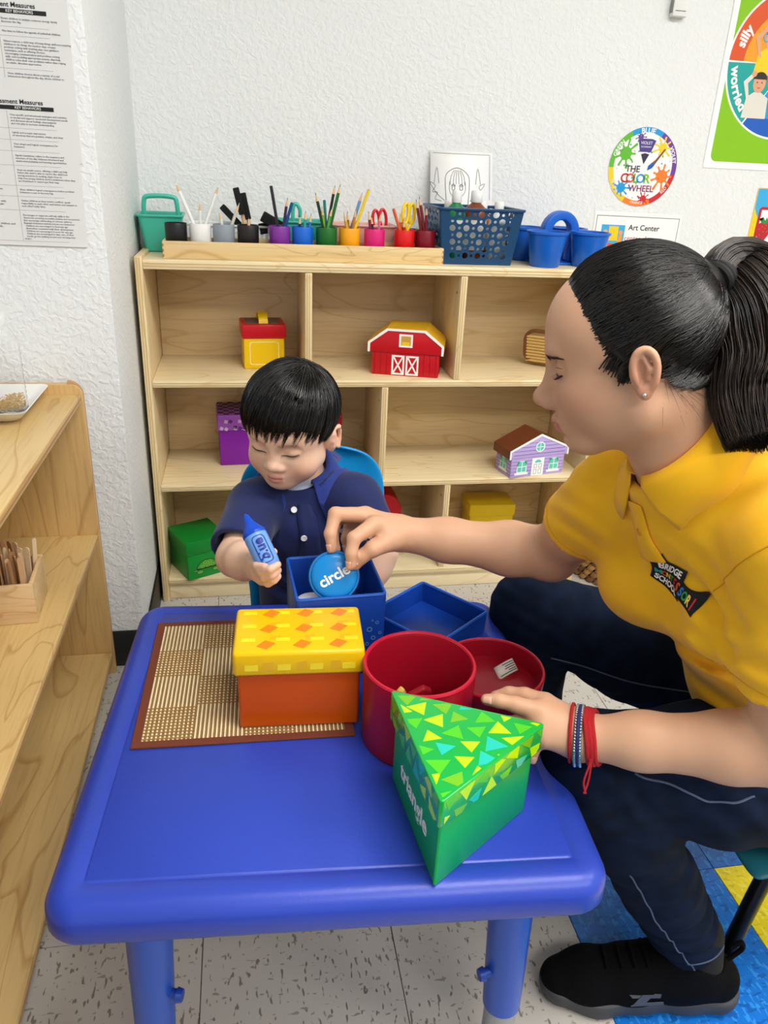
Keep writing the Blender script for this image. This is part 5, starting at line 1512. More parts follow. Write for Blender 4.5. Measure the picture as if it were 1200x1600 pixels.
class Frame:
    """head frame: forward, left, up"""
    def __init__(s, o, fwd, pitch, roll=0.0):
        fh = np.array([fwd[0], fwd[1], 0.0]); fh /= np.linalg.norm(fh)
        z = np.array([0, 0, 1.0]); c, q = math.cos(pitch), math.sin(pitch)
        s.F = fh * c - z * q; s.U = fh * q + z * c; s.L = np.cross(s.U, s.F)
        cr, sr = math.cos(roll), math.sin(roll)
        s.L, s.U = s.L * cr + s.U * sr, s.U * cr - s.L * sr
        s.O = np.array(o, float); s.M = np.stack([s.F, s.L, s.U])
    def w(s, f, l, u): return s.O + s.F * f + s.L * l + s.U * u
    def loc(s, P): return (P - s.O) @ s.M.T
def strands(name, paths, rad, m, parent, sides=3, taper=.3):
    """thin hair strands: paths (n, k, 3)"""
    paths = np.asarray(paths, float); n, k, _ = paths.shape
    t = np.gradient(paths, axis=1); t /= np.maximum(np.linalg.norm(t, axis=2, keepdims=True), 1e-9)
    ref = np.array([.31, .52, .79]); a = np.cross(t, ref); a /= np.maximum(np.linalg.norm(a, axis=2, keepdims=True), 1e-9)
    b = np.cross(t, a)
    r = (np.asarray(rad).reshape(-1, 1) if np.ndim(rad) else np.full((n, 1), rad)) * (1 - (1 - taper) * np.linspace(0, 1, k)[None] ** 3)
    rings = []
    for s in range(sides):
        w = 2 * math.pi * s / sides
        rings.append(paths + (a * math.cos(w) + b * math.sin(w)) * r[..., None])
    vs = np.stack(rings, 2).reshape(-1, 3)
    base = (np.arange(n)[:, None] * k + np.arange(k - 1)[None]) * sides
    fs = []
    for s in range(sides):
        s2 = (s + 1) % sides
        fs.append(np.stack([base + s, base + s2, base + sides + s2, base + sides + s], -1).reshape(-1, 4))
    fs = np.concatenate(fs)
    return mesh_from(name, [(vs, fs)], m, parent, smooth_iter=0)
def ribbon(name, pts, width_dirs, m, parent, th=.0006, world=True):
    """strip between pts - d and pts + d with thickness along the cross direction"""
    mb = MB(); vs = []
    for p, d_ in zip(pts, width_dirs):
        vs += [Vector(p) - Vector(d_), Vector(p) + Vector(d_)]
    mb.add(vs, [(2 * i, 2 * i + 2, 2 * i + 3, 2 * i + 1) for i in range(len(pts) - 1)])
    o = mb.build(name, m, parent, smooth=True, world=world)
    md = o.modifiers.new('thickness', 'SOLIDIFY'); md.thickness = th; md.offset = 0
    return o
def hair_mat(name, c1, c2, rough=.32):
    m = mat(name, c1, rough, var=(c2, 30), spec=.6); return m
# ================================================================== the woman
def skin_mat(name, base):
    return mat(name, base, .46, vcol='tint', bump=(700, .04), sss=.08, spec=.4)
W = thing('person', 'woman in a yellow polo shirt and dark jeans leaning over the table', 'person', (.80, .80, 0))
HW = Frame((.4125, .757, .9755), (-.885, .465), math.radians(17), 0)
def w_(f, l, u): return HW.w(f * .955, l, u)
body = Field()
# skull and face
body.ell(w_(.0, 0, .038), (.084, .0715, .077), R=HW.M)
body.ell(w_(.042, 0, .040), (.047, .058, .050), .03, R=HW.M)
body.ell(w_(.036, 0, -.018), (.052, .055, .056), .03, R=HW.M)
for s in (-1, 1):
    body.cone(w_(.004, s * .046, -.044), w_(.064, s * .010, -.071), .020, .016, .03)
    body.ell(w_(.056, s * .033, -.022), (.030, .026, .028), .025, R=HW.M)
body.ell(w_(.075, 0, -.071), (.017, .021, .015), .022, R=HW.M)
body.ell(w_(.079, 0, -.046), (.016, .027, .019), .02, R=HW.M)
body.cone(w_(.082, -.030, .026), w_(.082, .030, .026), .010, .010, .02)
body.cone(w_(.088, 0, .014), w_(.1085, 0, -.018), .0075, .0095, .016)
body.ell(w_(.1125, 0, -.022), (.0110, .0105, .0090), .010, R=HW.M)
for s in (-1, 1):
    body.ell(w_(.101, s * .0115, -.027), (.0115, .0072, .0080), .008, R=HW.M)
    body.ell(w_(.092, s * .032, .0135), (.013, .017, .0095), .016, R=HW.M, sub=True)
    body.ell(w_(.0745, s * .031, .0115), (.0125, .0145, .0120), .004, R=HW.M)
    body.ell(w_(.1045, s * .0075, -.0345), (.005, .0028, .0028), .003, R=HW.M, sub=True)
body.ell(w_(.0975, 0, -.0475), (.0094, .021, .0056), .006, R=HW.M)
body.ell(w_(.0955, 0, -.0575), (.0094, .0185, .0062), .006, R=HW.M)
body.ell(w_(.1062, 0, -.0523), (.0070, .022, .0011), .003, R=HW.M, sub=True)
body.ell(w_(.0915, 0, -.0655), (.0080, .018, .0036), .007, R=HW.M, sub=True)
# ears
ES = .78
def e_(s, f, l, u): return w_(-.004 + f * ES, s * (.0735 + l * ES), .003 + u * ES)
for s in (-1, 1):
    body.ell(e_(s, 0, .002, 0), (.0165 * ES, .0062 * ES, .030 * ES), .006, R=HW.M)
    body.ell(e_(s, .002, .0095, 0), (.0095 * ES, .0065 * ES, .019 * ES), .004, R=HW.M, sub=True)
    arc = [(.008, -.012), (.0105, .002), (.009, .016), (.002, .0265), (-.008, .0285), (-.0165, .022), (-.0195, .008), (-.0165, -.008), (-.010, -.020)]
    pts = bez([tuple(e_(s, a, .007 + (.003 if a < -.01 else 0), b)) for a, b in arc], 3)
    body.chain(pts, list(ES * np.interp(np.linspace(0, 8, len(pts)), range(9), [.0030, .0036, .0038, .0040, .0040, .0040, .0038, .0036, .0040])), .003)
    body.chain([e_(s, -.004, .0075, .018), e_(s, -.009, .0085, .004), e_(s, -.005, .0075, -.008)], [.0028 * ES, .0030 * ES, .0028 * ES], .003)
    body.ell(e_(s, 0, .006, -.026), (.0085 * ES, .0050 * ES, .0090 * ES), .005, R=HW.M)
    body.ell(e_(s, .0105, .005, -.002), (.0040 * ES, .0048 * ES, .0050 * ES), .003, R=HW.M)
# neck and trunk core
NB = V3(.520, .742, .825)
SR, SL = V3(*(0.4579, 0.8649, 0.7714)), V3(.545, .608, .818)
body.cone(w_(-.014, 0, -.034), NB + V3(-.016, .004, .0), .052, .056, .03)
body.cone(NB, (.62, .765, .68), .050, .08, .03)
body.cone(NB + V3(.01, 0, -.02), SR, .034, .042, .03); body.cone(NB + V3(.01, 0, -.02), SL, .034, .042, .03)
# right arm reaching over the box
ER, WR_ = V3(*(0.4459, 0.9796, 0.6271)), V3(*(0.2194, 1.0081, 0.6566))
mid = ER + (WR_ - ER) * .28
body.chain([SR, SR + (ER - SR) * .5, ER], [.046, .042, .038], .02)
body.chain([ER, mid, ER + (WR_ - ER) * .7, WR_], [.037, .0385, .0305, .0255], .02)
# right hand
def finger(fld, pts, rad, k=.004):
    fld.chain([V3(*p) for p in pts], rad, k)
RH = {'index': [(0.1745, 0.9909, 0.6810), (0.1419, 0.9666, 0.6729), (0.1374, 0.9566, 0.6540), (0.1374, 0.9534, 0.6374)],
      'middle': [(0.1661, 1.0221, 0.6823), (0.1205, 1.0122, 0.6904), (0.1117, 0.9963, 0.6667), (0.1140, 0.9889, 0.6466)],
      'ring': [(0.1683, 1.0409, 0.6705), (0.1257, 1.0389, 0.6729), (0.1190, 1.0263, 0.6476), (0.1233, 1.0195, 0.6296)],
      'little': [(0.1802, 1.0514, 0.6545), (0.1473, 1.0543, 0.6522), (0.1409, 1.0465, 0.6325), (0.1433, 1.0396, 0.6184)],
      'thumb': [(0.1997, 0.9851, 0.6593), (0.1689, 0.9665, 0.6546), (0.1546, 0.9666, 0.6440), (0.1457, 0.9667, 0.6309)]}
for nm, q in RH.items():
    rr = {'index': [.0125, .0098, .0086, .0074], 'middle': [.0125, .0102, .0088, .0074], 'ring': [.012, .0096, .0082, .0070], 'little': [.011, .0084, .0074, .0062], 'thumb': [.0165, .0118, .0102, .0082]}[nm]
    body.cone(WR_ + (V3(*q[0]) - WR_) * .12, q[0], .0185, rr[0] + .0008, .014)
    finger(body, q, rr)
# left arm resting at the green box
EL, WL = V3(*(0.5804, 0.5905, 0.5766)), V3(*(0.3896, 0.6891, 0.5303))
body.chain([SL, SL + (EL - SL) * .5, EL], [.048, .045, .039], .02)
body.chain([EL, EL + (WL - EL) * .25, EL + (WL - EL) * .7, WL], [.038, .0385, .0315, .0265], .02)
LH = {'index': [(0.3516, 0.7278, 0.5552), (0.3304, 0.7437, 0.5566), (0.3134, 0.7542, 0.5530), (0.2976, 0.7601, 0.5449)],
      'middle': [(0.3394, 0.7090, 0.5577), (0.3098, 0.7192, 0.5629), (0.2910, 0.7268, 0.5644), (0.2768, 0.7331, 0.5627)],
      'ring': [(0.3374, 0.7012, 0.5448), (0.3164, 0.7158, 0.5388), (0.3071, 0.7265, 0.5290), (0.2971, 0.7314, 0.5209)],
      'little': [(0.3386, 0.6897, 0.5349), (0.3321, 0.6940, 0.5221), (0.3293, 0.6954, 0.5094), (0.3297, 0.6934, 0.5002)],
      'thumb': [(0.3725, 0.7227, 0.5357), (0.3600, 0.7493, 0.5397), (0.3476, 0.7610, 0.5358), (0.3353, 0.7682, 0.5293)]}
for nm, q in LH.items():
    rr = {'index': [.0118, .0095, .0083, .0070], 'middle': [.0122, .0098, .0086, .0072], 'ring': [.0122, .0096, .0082, .0070], 'little': [.0118, .0088, .0076, .0064], 'thumb': [.0150, .0112, .0095, .0080]}[nm]
    body.cone(WL + (V3(*q[0]) - WL) * .10, q[0], .0205, rr[0] + .001, .016)
    finger(body, q, rr)
SKIN_W = (.620, .350, .218)
def tint_w(P):
    q = HW.loc(P.astype(float)); c = np.tile(np.array(SKIN_W), (len(P), 1))
    def blend(mask, colr): 
        nonlocal c
        c = c * (1 - mask[:, None]) + np.array(colr) * mask[:, None]
    g = lambda x, y, z, a, b, e: np.exp(-(((q[:, 0] - x) / a) ** 2 + ((np.abs(q[:, 1]) - y) / b) ** 2 + ((q[:, 2] - z) / e) ** 2))
    blend(.45 * g(.06, .045, -.022, .03, .03, .02), (.52, .21, .13))
    blend(.55 * g(.112, 0, -.024, .014, .014, .012), (.55, .24, .15))
    blend(.5 * g(-.006, .082, -.01, .03, .008, .03), (.55, .22, .14))
    blend(.30 * g(.088, .031, .010, .012, .018, .010), (.36, .17, .11))
    lip = (np.abs(q[:, 1]) < .021) & (q[:, 0] > .0805)
    blend(np.where(lip, .85 * np.exp(-((q[:, 2] + .0523) / .0090) ** 4), 0), (.50, .16, .13))
    for hand in (RH, LH):
        for nm, pp in hand.items():
            t_ = np.array(pp[3]); 
            blend(.45 * np.exp(-(np.linalg.norm(P - t_, axis=1) / .012) ** 2), (.62, .30, .21))
            k_ = np.array(pp[1]); blend(.25 * np.exp(-(np.linalg.norm(P - k_, axis=1) / .010) ** 2), (.52, .23, .14))
    return c
head = polygonise(body, w_(0, 0, .01) - .15, w_(0, 0, .01) + .15, .0018)
# trim the head block at the neck so that the pieces meet inside the collar
def zone(part, keep):
    v, q = part; ok = keep(v)[q].all(1); return v, q[ok]
HB = w_(0, 0, .01)
hk = lambda v: (np.abs(v - HB) < .147).all(1)
rest = polygonise(body, (.10, .52, .44), (.74, 1.16, .94), .0027)
inh = lambda v: ~((np.abs(v - HB) < .136).all(1))
body_o = mesh_from('body', [zone(head, hk), zone(rest, inh)], skin_mat('warm_skin', '#c48a62'), W, tint_w, 1)

# ---- polo shirt
shirt = Field()
PEL = V3(.800, .800, .430)
shirt.cone((.80, .800, .43), (.745, .795, .52), .135, .125, .03)
shirt.cone((.745, .795, .52), (.645, .775, .66), .122, .118, .05)
shirt.ell((.585, .765, .735), (.105, .145, .11), .05)
for s, c in ((1, (.555, .690, .690)), (-1, (.505, .815, .675))):
    shirt.ell(c, (.060, .062, .062), .05)
shirt.cone(NB + V3(-.012, .004, -.006), w_(-.014, 0, -.07), .068, .060, .03)
shirt.cone(NB + V3(.005, .01, -.022), SR + V3(.01, -.01, -.005), .064, .054, .04)
shirt.cone(NB + V3(.015, 0, -.03), SL + V3(.0, .01, -.005), .062, .058, .04)
shirt.cone((0.4411, 0.8481, 0.8253), (0.4686, 0.8311, 0.8362), .020, .024, .03)
shirt.cone(NB + V3(.030, -.012, .020), SL + V3(.01, .02, -.01), .052, .050, .04)
shirt.cone(NB + V3(.020, -.006, .0), w_(-.050, 0, -.080), .056, .050, .03)
RS_end = SR + (ER - SR) * .46; LS_end = SL + (EL - SL) * .63
shirt.chain([SR, RS_end], [.051, .055], .03)
shirt.chain([SL, LS_end + (EL - SL) * .03], [.062, .064], .03)
COL_C = (NB * .55 + w_(-.020, 0, -.045).astype(f32) * .45 + V3(-.012, .003, 0.010)).astype(f32)
COL_N = (w_(-.020, 0, -.03) - NB + np.array([-.060, .030, 0])).astype(f32); COL_N = COL_N / np.linalg.norm(COL_N)
rngW = np.random.default_rng(3)
def folds(P, seeds):
    d = np.zeros(len(P), f32)
    for (c, dirn, wav, rad, amp) in seeds:
        c = np.asarray(c, f32); dirn = np.asarray(dirn, f32); dirn = dirn / np.linalg.norm(dirn)
        q = P - c; fall = np.exp(-((q * q).sum(1)) / (rad * rad))
        n1 = .35 * np.sin(q[:, 2] * 40 + q[:, 0] * 23)
        d += (amp * fall * np.sin((q @ dirn) * 2 * math.pi / wav + 3 * n1)).astype(f32)
    return d
SHF = [((.495, .650, .730), (.25, .55, -.80), .036, .055, .0042), ((.500, .610, .690), (.1, .3, .95), .042, .055, .0036), ((.520, .700, .620), (.3, .3, .9), .055, .075, .0055), ((.565, .720, .550), (.5, .2, .8), .045, .075, .0065),
       ((.465, .755, .745), (.2, .95, .2), .055, .060, .0030), ((.425, .865, .745), (.6, .2, .8), .030, .050, .0034), ((.520, .590, .600), (.2, .2, 1), .032, .050, .0034), ((.49, .69, .69), (.1, .8, -.6), .045, .045, .0030)]
def clip_end(d, P, e, n, inner_a, inner_b, r1, r2):
    """cut the sleeve at a plane and hollow its mouth"""
    n = n / np.linalg.norm(n)
    near = np.linalg.norm(P - e, axis=1) < .11
    pl = (P - e) @ n.astype(f32)
    d = np.where(near, smax(d, pl, .004), d)
    hole = s_cone(P, e - n * .03, e + n * .05, r1, r2)
    return np.where(near, smax(d, -hole, .003), d)
def shirt_fn(P):
    d = shirt(P) + folds(P, SHF)
    d = clip_end(d, P, RS_end, ER - SR, None, None, .045, .049)
    d = clip_end(d, P, LS_end, EL - SL, None, None, .055, .059)
    neck = s_cone(P, NB + V3(-.012, .004, .0), w_(-.012, 0, -.055), .055, .056)
    d = smax(d, -neck, .006)
    # hem: follows the lap
    cp = (P - COL_C) @ COL_N
    d = np.where(np.linalg.norm(P - COL_C - cp[:, None] * COL_N, axis=1) < .080, smax(d, cp, .003), d)
    return smax(d, .405 - P[:, 2], .01)
YSH = mat('yellow_pique', '#f8bc06', .78, bump=(1500, .12), sheen=.15, var=('#f2b402', 14))
sp = polygonise(shirt_fn, (.34, .46, .38), (.98, 1.00, .93), .0040)
mesh_from('polo_shirt', [sp], YSH, W, None, 1)

# ---- jeans
KL, AL, HL = V3(.435, .735, .445), V3(.628, .700, .115), V3(.825, .715, .385)
KR, AR, HR = V3(.468, 1.080, .468), V3(.505, 1.045, .100), V3(.815, .890, .395)
jean = Field()
jean.ell((.83, .80, .40), (.15, .175, .125), .04)
jean.chain([HL, HL + (KL - HL) * .55, KL], [.105, .088, .066], .04)
jean.chain([HR, HR + (KR - HR) * .55, KR], [.098, .082, .066], .04)
jean.chain([KL, KL + (AL - KL) * .3, KL + (AL - KL) * .65, AL], [.064, .062, .055, .050], .02)
jean.chain([KR, KR + (AR - KR) * .3, AR], [.064, .056, .047], .02)
JF = [(KL + (AL - KL) * .84, (-.3, 0, 1), .030, .06, .0070), (KL + (AL - KL) * .55, (-.6, .3, 1), .042, .06, .0042), (KL + (AL - KL) * .25 + V3(.02, -.03, 0), (.4, .2, 1), .040, .06, .0036), (KL + V3(.02, -.04, .0), (.8, .1, .5), .04, .06, .0034),
      (HR + (KR - HR) * .75 + V3(0, -.05, 0), (.9, .1, -.5), .032, .08, .0040), (HR + (KR - HR) * .45 + V3(0, -.05, 0), (.95, .1, -.2), .040, .08, .0036), (HL + (KL - HL) * .5 + V3(0, -.06, 0), (.7, .2, .7), .05, .10, .0034), (KR, (.4, .2, 1), .03, .06, .003)]
def jean_fn(P):
    d = jean(P) + folds(P, JF)
    for A_, K_ in ((AL, KL), (AR, KR)):
        n = ((A_ - K_) / np.linalg.norm(A_ - K_)).astype(f32); near = np.linalg.norm(P - A_, axis=1) < .10
        d = np.where(near, smax(d, (P - A_) @ n, .005), d)
        d = np.where(near, smax(d, -s_cone(P, A_ - n * .02, A_ + n * .04, .042, .046), .004), d)
    return d
jp = polygonise(jean_fn, (.33, .56, .06), (1.02, 1.20, .58), .0042)
DEN = mat('dark_denim', '#0a1426', .85, bump=(900, .22, (1, 1, 2.2)), var=('#0f1c34', 40), spec=.14)
mesh_from('jeans', [jp], DEN, W, None, 1)
THR = mat('denim_thread', '#46536e', .8)
def seam(name, pts, fn, r, m, parent, n=60, off=.0004):
    P = np.array([tuple(p) for p in bez(pts, n // max(len(pts) - 1, 1))], f32)
    P = snap(fn, P, off, 6)
    return MB().tube([tuple(p) for p in P], r, n=5).build(name, m, parent, smooth=True, world=True)
seam('outer_seam', [HR + V3(0, -.05, .04), HR + (KR - HR) * .5 + V3(0, -.085, .0), KR + V3(.03, -.06, -.03)], jean, .0013, THR, W, off=.0042)
seam('pocket_seam', [(0.4581, 0.6493, 0.4960), (0.5252, 0.6437, 0.4629), (0.5557, 0.6330, 0.4521), (0.6049, 0.6379, 0.4588)], jean_fn, .0016, THR, W)
seam('shin_seam', [KL + (AL - KL) * .35 + V3(-.02, -.05, -.02), KL + (AL - KL) * .7 + V3(-.02, -.05, -.02), AL + V3(-.02, -.05, 0)], jean_fn, .0012, THR, W)
seam('hem_seam', [AL + V3(-.052, -.0, .006), AL + V3(-.02, -.05, .016), AL + V3(.035, -.04, .028)], jean_fn, .0012, THR, W)
# collar, placket, buttons and emblem follow below in the clothing details

# ---- shoes
SOLE = mat('dark_grey_sole', '#3c3d40', .6); UPP = mat('black_knit', '#070709', .85, bump=(600, .4), spec=.12); SHB = mat('shoe_emblem', '#4a4b50', .45)
def shoe(toe, heel, side_up, detail, ankle):
    toe = np.array(toe, float); heel = np.array(heel, float); ax = toe - heel; L = np.linalg.norm(ax); ax /= L
    sd = np.cross([0, 0, 1.0], ax)              # towards the wearer's left
    p = lambda f_, s_, z_: heel + ax * (f_ * L) + sd * s_ + np.array([0, 0, z_])
    sole = Field()
    so = [(.06, 0, .036), (.25, 0, .034), (.5, .0, .036), (.72, 0, .044), (.90, 0, .036)]
    for i in range(4): sole.cone(p(so[i][0], so[i][1], .022), p(so[i + 1][0], so[i + 1][1], .022 if i < 3 else .026), so[i][2], so[i + 1][2], .02)
    def sole_fn(P):
        d = sole(P); return smax(smax(d, P[:, 2] - (.034 + 0 * P[:, 0]), .006), .001 - P[:, 2], .004)
    lo_ = np.minimum(toe, heel) - .07; hi_ = np.maximum(toe, heel) + .07
    mesh_from('shoe_sole', [polygonise(sole_fn, (lo_[0], lo_[1], -.01), (hi_[0], hi_[1], .06), .003)], SOLE, W, None, 2)
    up_ = Field()
    up_.chain([p(.08, 0, .050), p(.30, 0, .055), p(.55, 0, .046), p(.78, 0, .036), p(.92, 0, .032)], [.036, .040, .040, .040, .030], .02)
    up_.cone(p(.20, 0, .070), ankle, .040, .041, .02)
    up_.cone(p(.42, 0, .066), p(.30, 0, .092), .034, .034, .02)
    def up_fn(P):
        d = up_(P); d = smax(d, .024 - P[:, 2], .006)
        cut = (P - p(.20, 0, .104).astype(f32)) @ np.array(ax * -.25 + np.array([0, 0, .97]), f32)
        d = smax(d, cut, .006)
        return smax(d, -s_cone(P, p(.19, 0, .085), p(.15, 0, .16), .030, .036), .004)
    mesh_from('shoe_upper', [polygonise(up_fn, (lo_[0] - .02, lo_[1] - .02, .0), (hi_[0] + .02, hi_[1] + .02, .16), .003)], UPP, W, None, 2)
    sk = Field(); sk.cone(p(.19, 0, .07), ankle + np.array([0, 0, .03]), .036, .038, .01)
    mesh_from('sock', [polygonise(sk, (lo_[0], lo_[1], .03), (hi_[0], hi_[1], .22), .004)], mat('black_sock', '#101012', .9), W, None, 1)
    if detail:
        for k in range(4):
            f_ = .50 + .07 * k
            P = snap(up_fn, [p(f_, .028 * t_, .10) for t_ in np.linspace(-1, 1, 12)], .002)
            MB().tube([tuple(q) for q in P], .0028, n=6).build('lace', UPP, W, smooth=True, world=True)
        # folded strip emblem on the outer side
        s_ = 1 if side_up > 0 else -1
        for poly in ([(.43, .056), (.58, .056), (.60, .062), (.47, .062), (.465, .065), (.43, .065)], [(.40, .036), (.58, .036), (.58, .039), (.555, .046), (.41, .046)], [(.47, .064), (.53, .064), (.57, .042), (.51, .042)]):
            q = [p(f_, s_ * .055, z_ + .001) for f_, z_ in poly]
            q = snap(up_fn, q, .0012)
            mb = MB(); mb.add([tuple(x) for x in q], [tuple(range(len(q)))]); o = mb.build('emblem_stroke', SHB, W, world=True)
            md = o.modifiers.new('thickness', 'SOLIDIFY'); md.thickness = .001
        MB().tube([tuple(x) for x in bez([p(.035, 0, .088), p(-.02, 0, .110), p(-.005, 0, .125), p(.04, 0, .112)], 6)], .004, n=6).build('heel_loop', UPP, W, smooth=True, world=True)
shoe((.422, .728, 0), (.695, .678, 0), 1, True, np.array((.632, .694, .105)))
shoe((.365, 1.075, 0), (.590, 1.035, 0), 1, False, np.array((.530, 1.045, .10)))
# ---- collar of the polo shirt
def unit(v): v = np.asarray(v, float); return v / np.linalg.norm(v)
cA = unit(COL_N); cF = unit(np.array([-.95, -.02, -.25]) - cA * (np.array([-.95, -.02, -.25]) @ cA)); cL = np.cross(cA, cF)
def collar_pt(th, R, h): return COL_C + cF * (R * math.cos(th)) + cL * (R * math.sin(th)) + cA * h
COLM = mat('yellow_collar_knit', '#f5b806', .8, bump=(700, .15, (1, 1, 3)), sheen=.1)
for s in (1, -1):
    rows_ = []
    N = 40
    for i in range(N + 1):
        t = i / N
        th = s * math.radians(12 + 170 * t)
        tip = math.exp(-(t / .15) ** 1.5)
        rows_.append([collar_pt(th, .0570, .004 + .006 * t), collar_pt(th, .0610, .013 + .006 * t), collar_pt(th, .069, .004 + .006 * t), collar_pt(th + s * .14 * tip, .079 + .004 * tip, -.015 - .006 * tip + .003 * t), collar_pt(th + s * .30 * tip, .090 + .010 * tip, -.032 - .010 * tip + .004 * t)])
    R_ = np.array(rows_)
    for j, off in ((3, .004), (4, .0035)):
        d = shirt_fn(R_[:, j].astype(f32)); sn = snap(shirt_fn, R_[:, j], off, 6)
        R_[:, j] = np.where((d < off)[:, None] | (np.abs(d) < .03)[:, None], sn, R_[:, j])
    mb = MB(); K = R_.shape[1]
    mb.add(R_.reshape(-1, 3), [(i * K + j, (i + 1) * K + j, (i + 1) * K + j + 1, i * K + j + 1) for i in range(N) for j in range(K - 1)])
    o = mb.build('collar_leaf', COLM, W, smooth=True, world=True, angle=180)
    md = o.modifiers.new('thickness', 'SOLIDIFY'); md.thickness = .0022; md.offset = 1
# placket with a button
pa = [collar_pt(math.radians(-10), .075, -.018), collar_pt(math.radians(-11), .090, -.048), collar_pt(math.radians(-11), .096, -.070), collar_pt(math.radians(-11), .100, -.090)]
P = np.array([tuple(q) for q in bez(pa, 8)], f32)
lines = []
for o_ in (-.015, -.005, .005, .015):
    lines.append(snap(shirt_fn, P + (cL * o_).astype(f32), .0022, 6))
Lp = np.stack(lines, 1)
mb = MB(); mb.add(Lp.reshape(-1, 3), [(i * 4 + j, (i + 1) * 4 + j, (i + 1) * 4 + j + 1, i * 4 + j + 1) for i in range(len(P) - 1) for j in range(3)])
o = mb.build('placket', COLM, W, smooth=True, world=True, angle=180); md = o.modifiers.new('thickness', 'SOLIDIFY'); md.thickness = .002; md.offset = 0
bp_ = Lp[9].mean(0); bn = grad(shirt_fn, bp_[None].astype(f32))[0]
Mb = frame(bp_ + bn * .0016, np.cross(bn, [0, 0, 1.0]), np.cross(bn, np.cross(bn, [0, 0, 1.0])))
MB().lathe([(0, 0), (.0045, 0), (.0050, .0008), (.0045, .0016), (.0030, .0012), (0, .0012)], n=18, M=Mb).build('button', mat('amber_button', '#d89a10', .35), W, smooth=True, world=True)
# sleeve hems and armhole seam
HEMT = mat('yellow_thread', '#d99a02', .8)
for (e, a_, r_) in ((RS_end, ER - SR, .06), (LS_end, EL - SL, .064)):
    n = unit(a_); u = unit(np.cross(n, [0.2, .3, 1])); v = np.cross(n, u)
    for dd in (.016,):
        ring = snap(shirt_fn, np.array([e - n * dd + (u * math.cos(t) + v * math.sin(t)) * r_ for t in np.linspace(0, 2 * math.pi, 60)[:-1]]), .0003, 6)
        MB().tube([tuple(q) for q in ring], .0007, n=5, closed=True).build('hem_stitching', HEMT, W, smooth=True, world=True)
e = SL + (EL - SL) * .10 + np.array([.0, .022, -.0]); n = unit(unit(EL - SL) + np.array([0, -1.1, .1])); u = unit(np.cross(n, [0.2, .3, 1])); v = np.cross(n, u)
ring = snap(shirt_fn, np.array([e + (u * math.cos(t) + v * math.sin(t)) * .075 for t in np.linspace(0, 2 * math.pi, 70)[:-1]]), .0002, 6)
MB().tube([tuple(q) for q in ring], .0008, n=5, closed=True).build('armhole_seam', HEMT, W, smooth=True, world=True)

# ---- embroidered emblem on the chest
def surface_patch(fn, centre, xdir, polys_or_text, off):
    c = snap(fn, np.array([centre], f32), 0, 8)[0]; n = grad(fn, c[None])[0]
    x = np.asarray(xdir, float); x = unit(x - n * (x @ n)); y = np.cross(n, x)
    return c, n, x, y
EC, EN, EX, EY = surface_patch(shirt_fn, (.4812, .7060, .7290), (.0170, -.0478, -.0132), None, 0)
def on_shirt(pts2, off): return snap(shirt_fn, np.array([EC + EX * a * 1.2 + EY * b * 1.75 for a, b in pts2]), off, 5)
def emblem_poly(name, pts2, m, off, sub=1):
    q = on_shirt(pts2, off); mb = MB(); c = q.mean(0); n = len(q)
    mb.add([tuple(p) for p in q] + [tuple(c)], [(i, (i + 1) % n, n) for i in range(n)]); o = mb.build(name, m, W, world=True, smooth=True)
    md = o.modifiers.new('thickness', 'SOLIDIFY'); md.thickness = .0006; md.offset = 0
EMB = mat('emblem_black', '#0c0c10', .7)
def emblem_rect(x0, x1, y0, y1, skew=0.0):
    nx, ny = 14, 6; g = [(x0 + (x1 - x0) * i / nx, y0 + (y1 - y0) * j / ny + skew * (i / nx - .5)) for j in range(ny + 1) for i in range(nx + 1)]
    q = on_shirt(g, .0014); mb = MB()
    mb.add([tuple(p) for p in q], [(j * (nx + 1) + i, j * (nx + 1) + i + 1, (j + 1) * (nx + 1) + i + 1, (j + 1) * (nx + 1) + i) for j in range(ny) for i in range(nx)])
    o = mb.build('emblem_backing', EMB, W, world=True, smooth=True, angle=180); md = o.modifiers.new('thickness', 'SOLIDIFY'); md.thickness = .0005; md.offset = 0
emblem_rect(-.033, .006, -.0135, .0135); emblem_rect(.0062, .034, -.0060, .0060)
def emblem_text(body, size, x, y, m):
    v, f = text_geo(body, size, offset=.0003)
    q = on_shirt([(x + a, y + b) for a, b, c in v], .0026)
    mb = MB(); mb.add([tuple(p) for p in q], f); mb.build('emblem_lettering', m, W, world=True)
emblem_text('BRIDGE', .0085, -.013, .0085, WHITE); emblem_text('SCHOOL', .0080, -.014, -.0085, WHITE)
for i, (ch, cn) in enumerate(zip('MONTESSORI', ('teal', 'rust', 'yellow', 'green', 'red', 'rust', 'blue', 'green', 'yellow', 'red'))):
    emblem_text(ch, .0092, -.0275 + .0062 * i, -.0002, mat('emblem_' + cn, {'teal': '#1a9a94', 'rust': '#e0561a', 'yellow': '#f2d060', 'green': '#2a9a3a', 'red': '#d0202a', 'blue': '#2a7ad0'}[cn], .6))

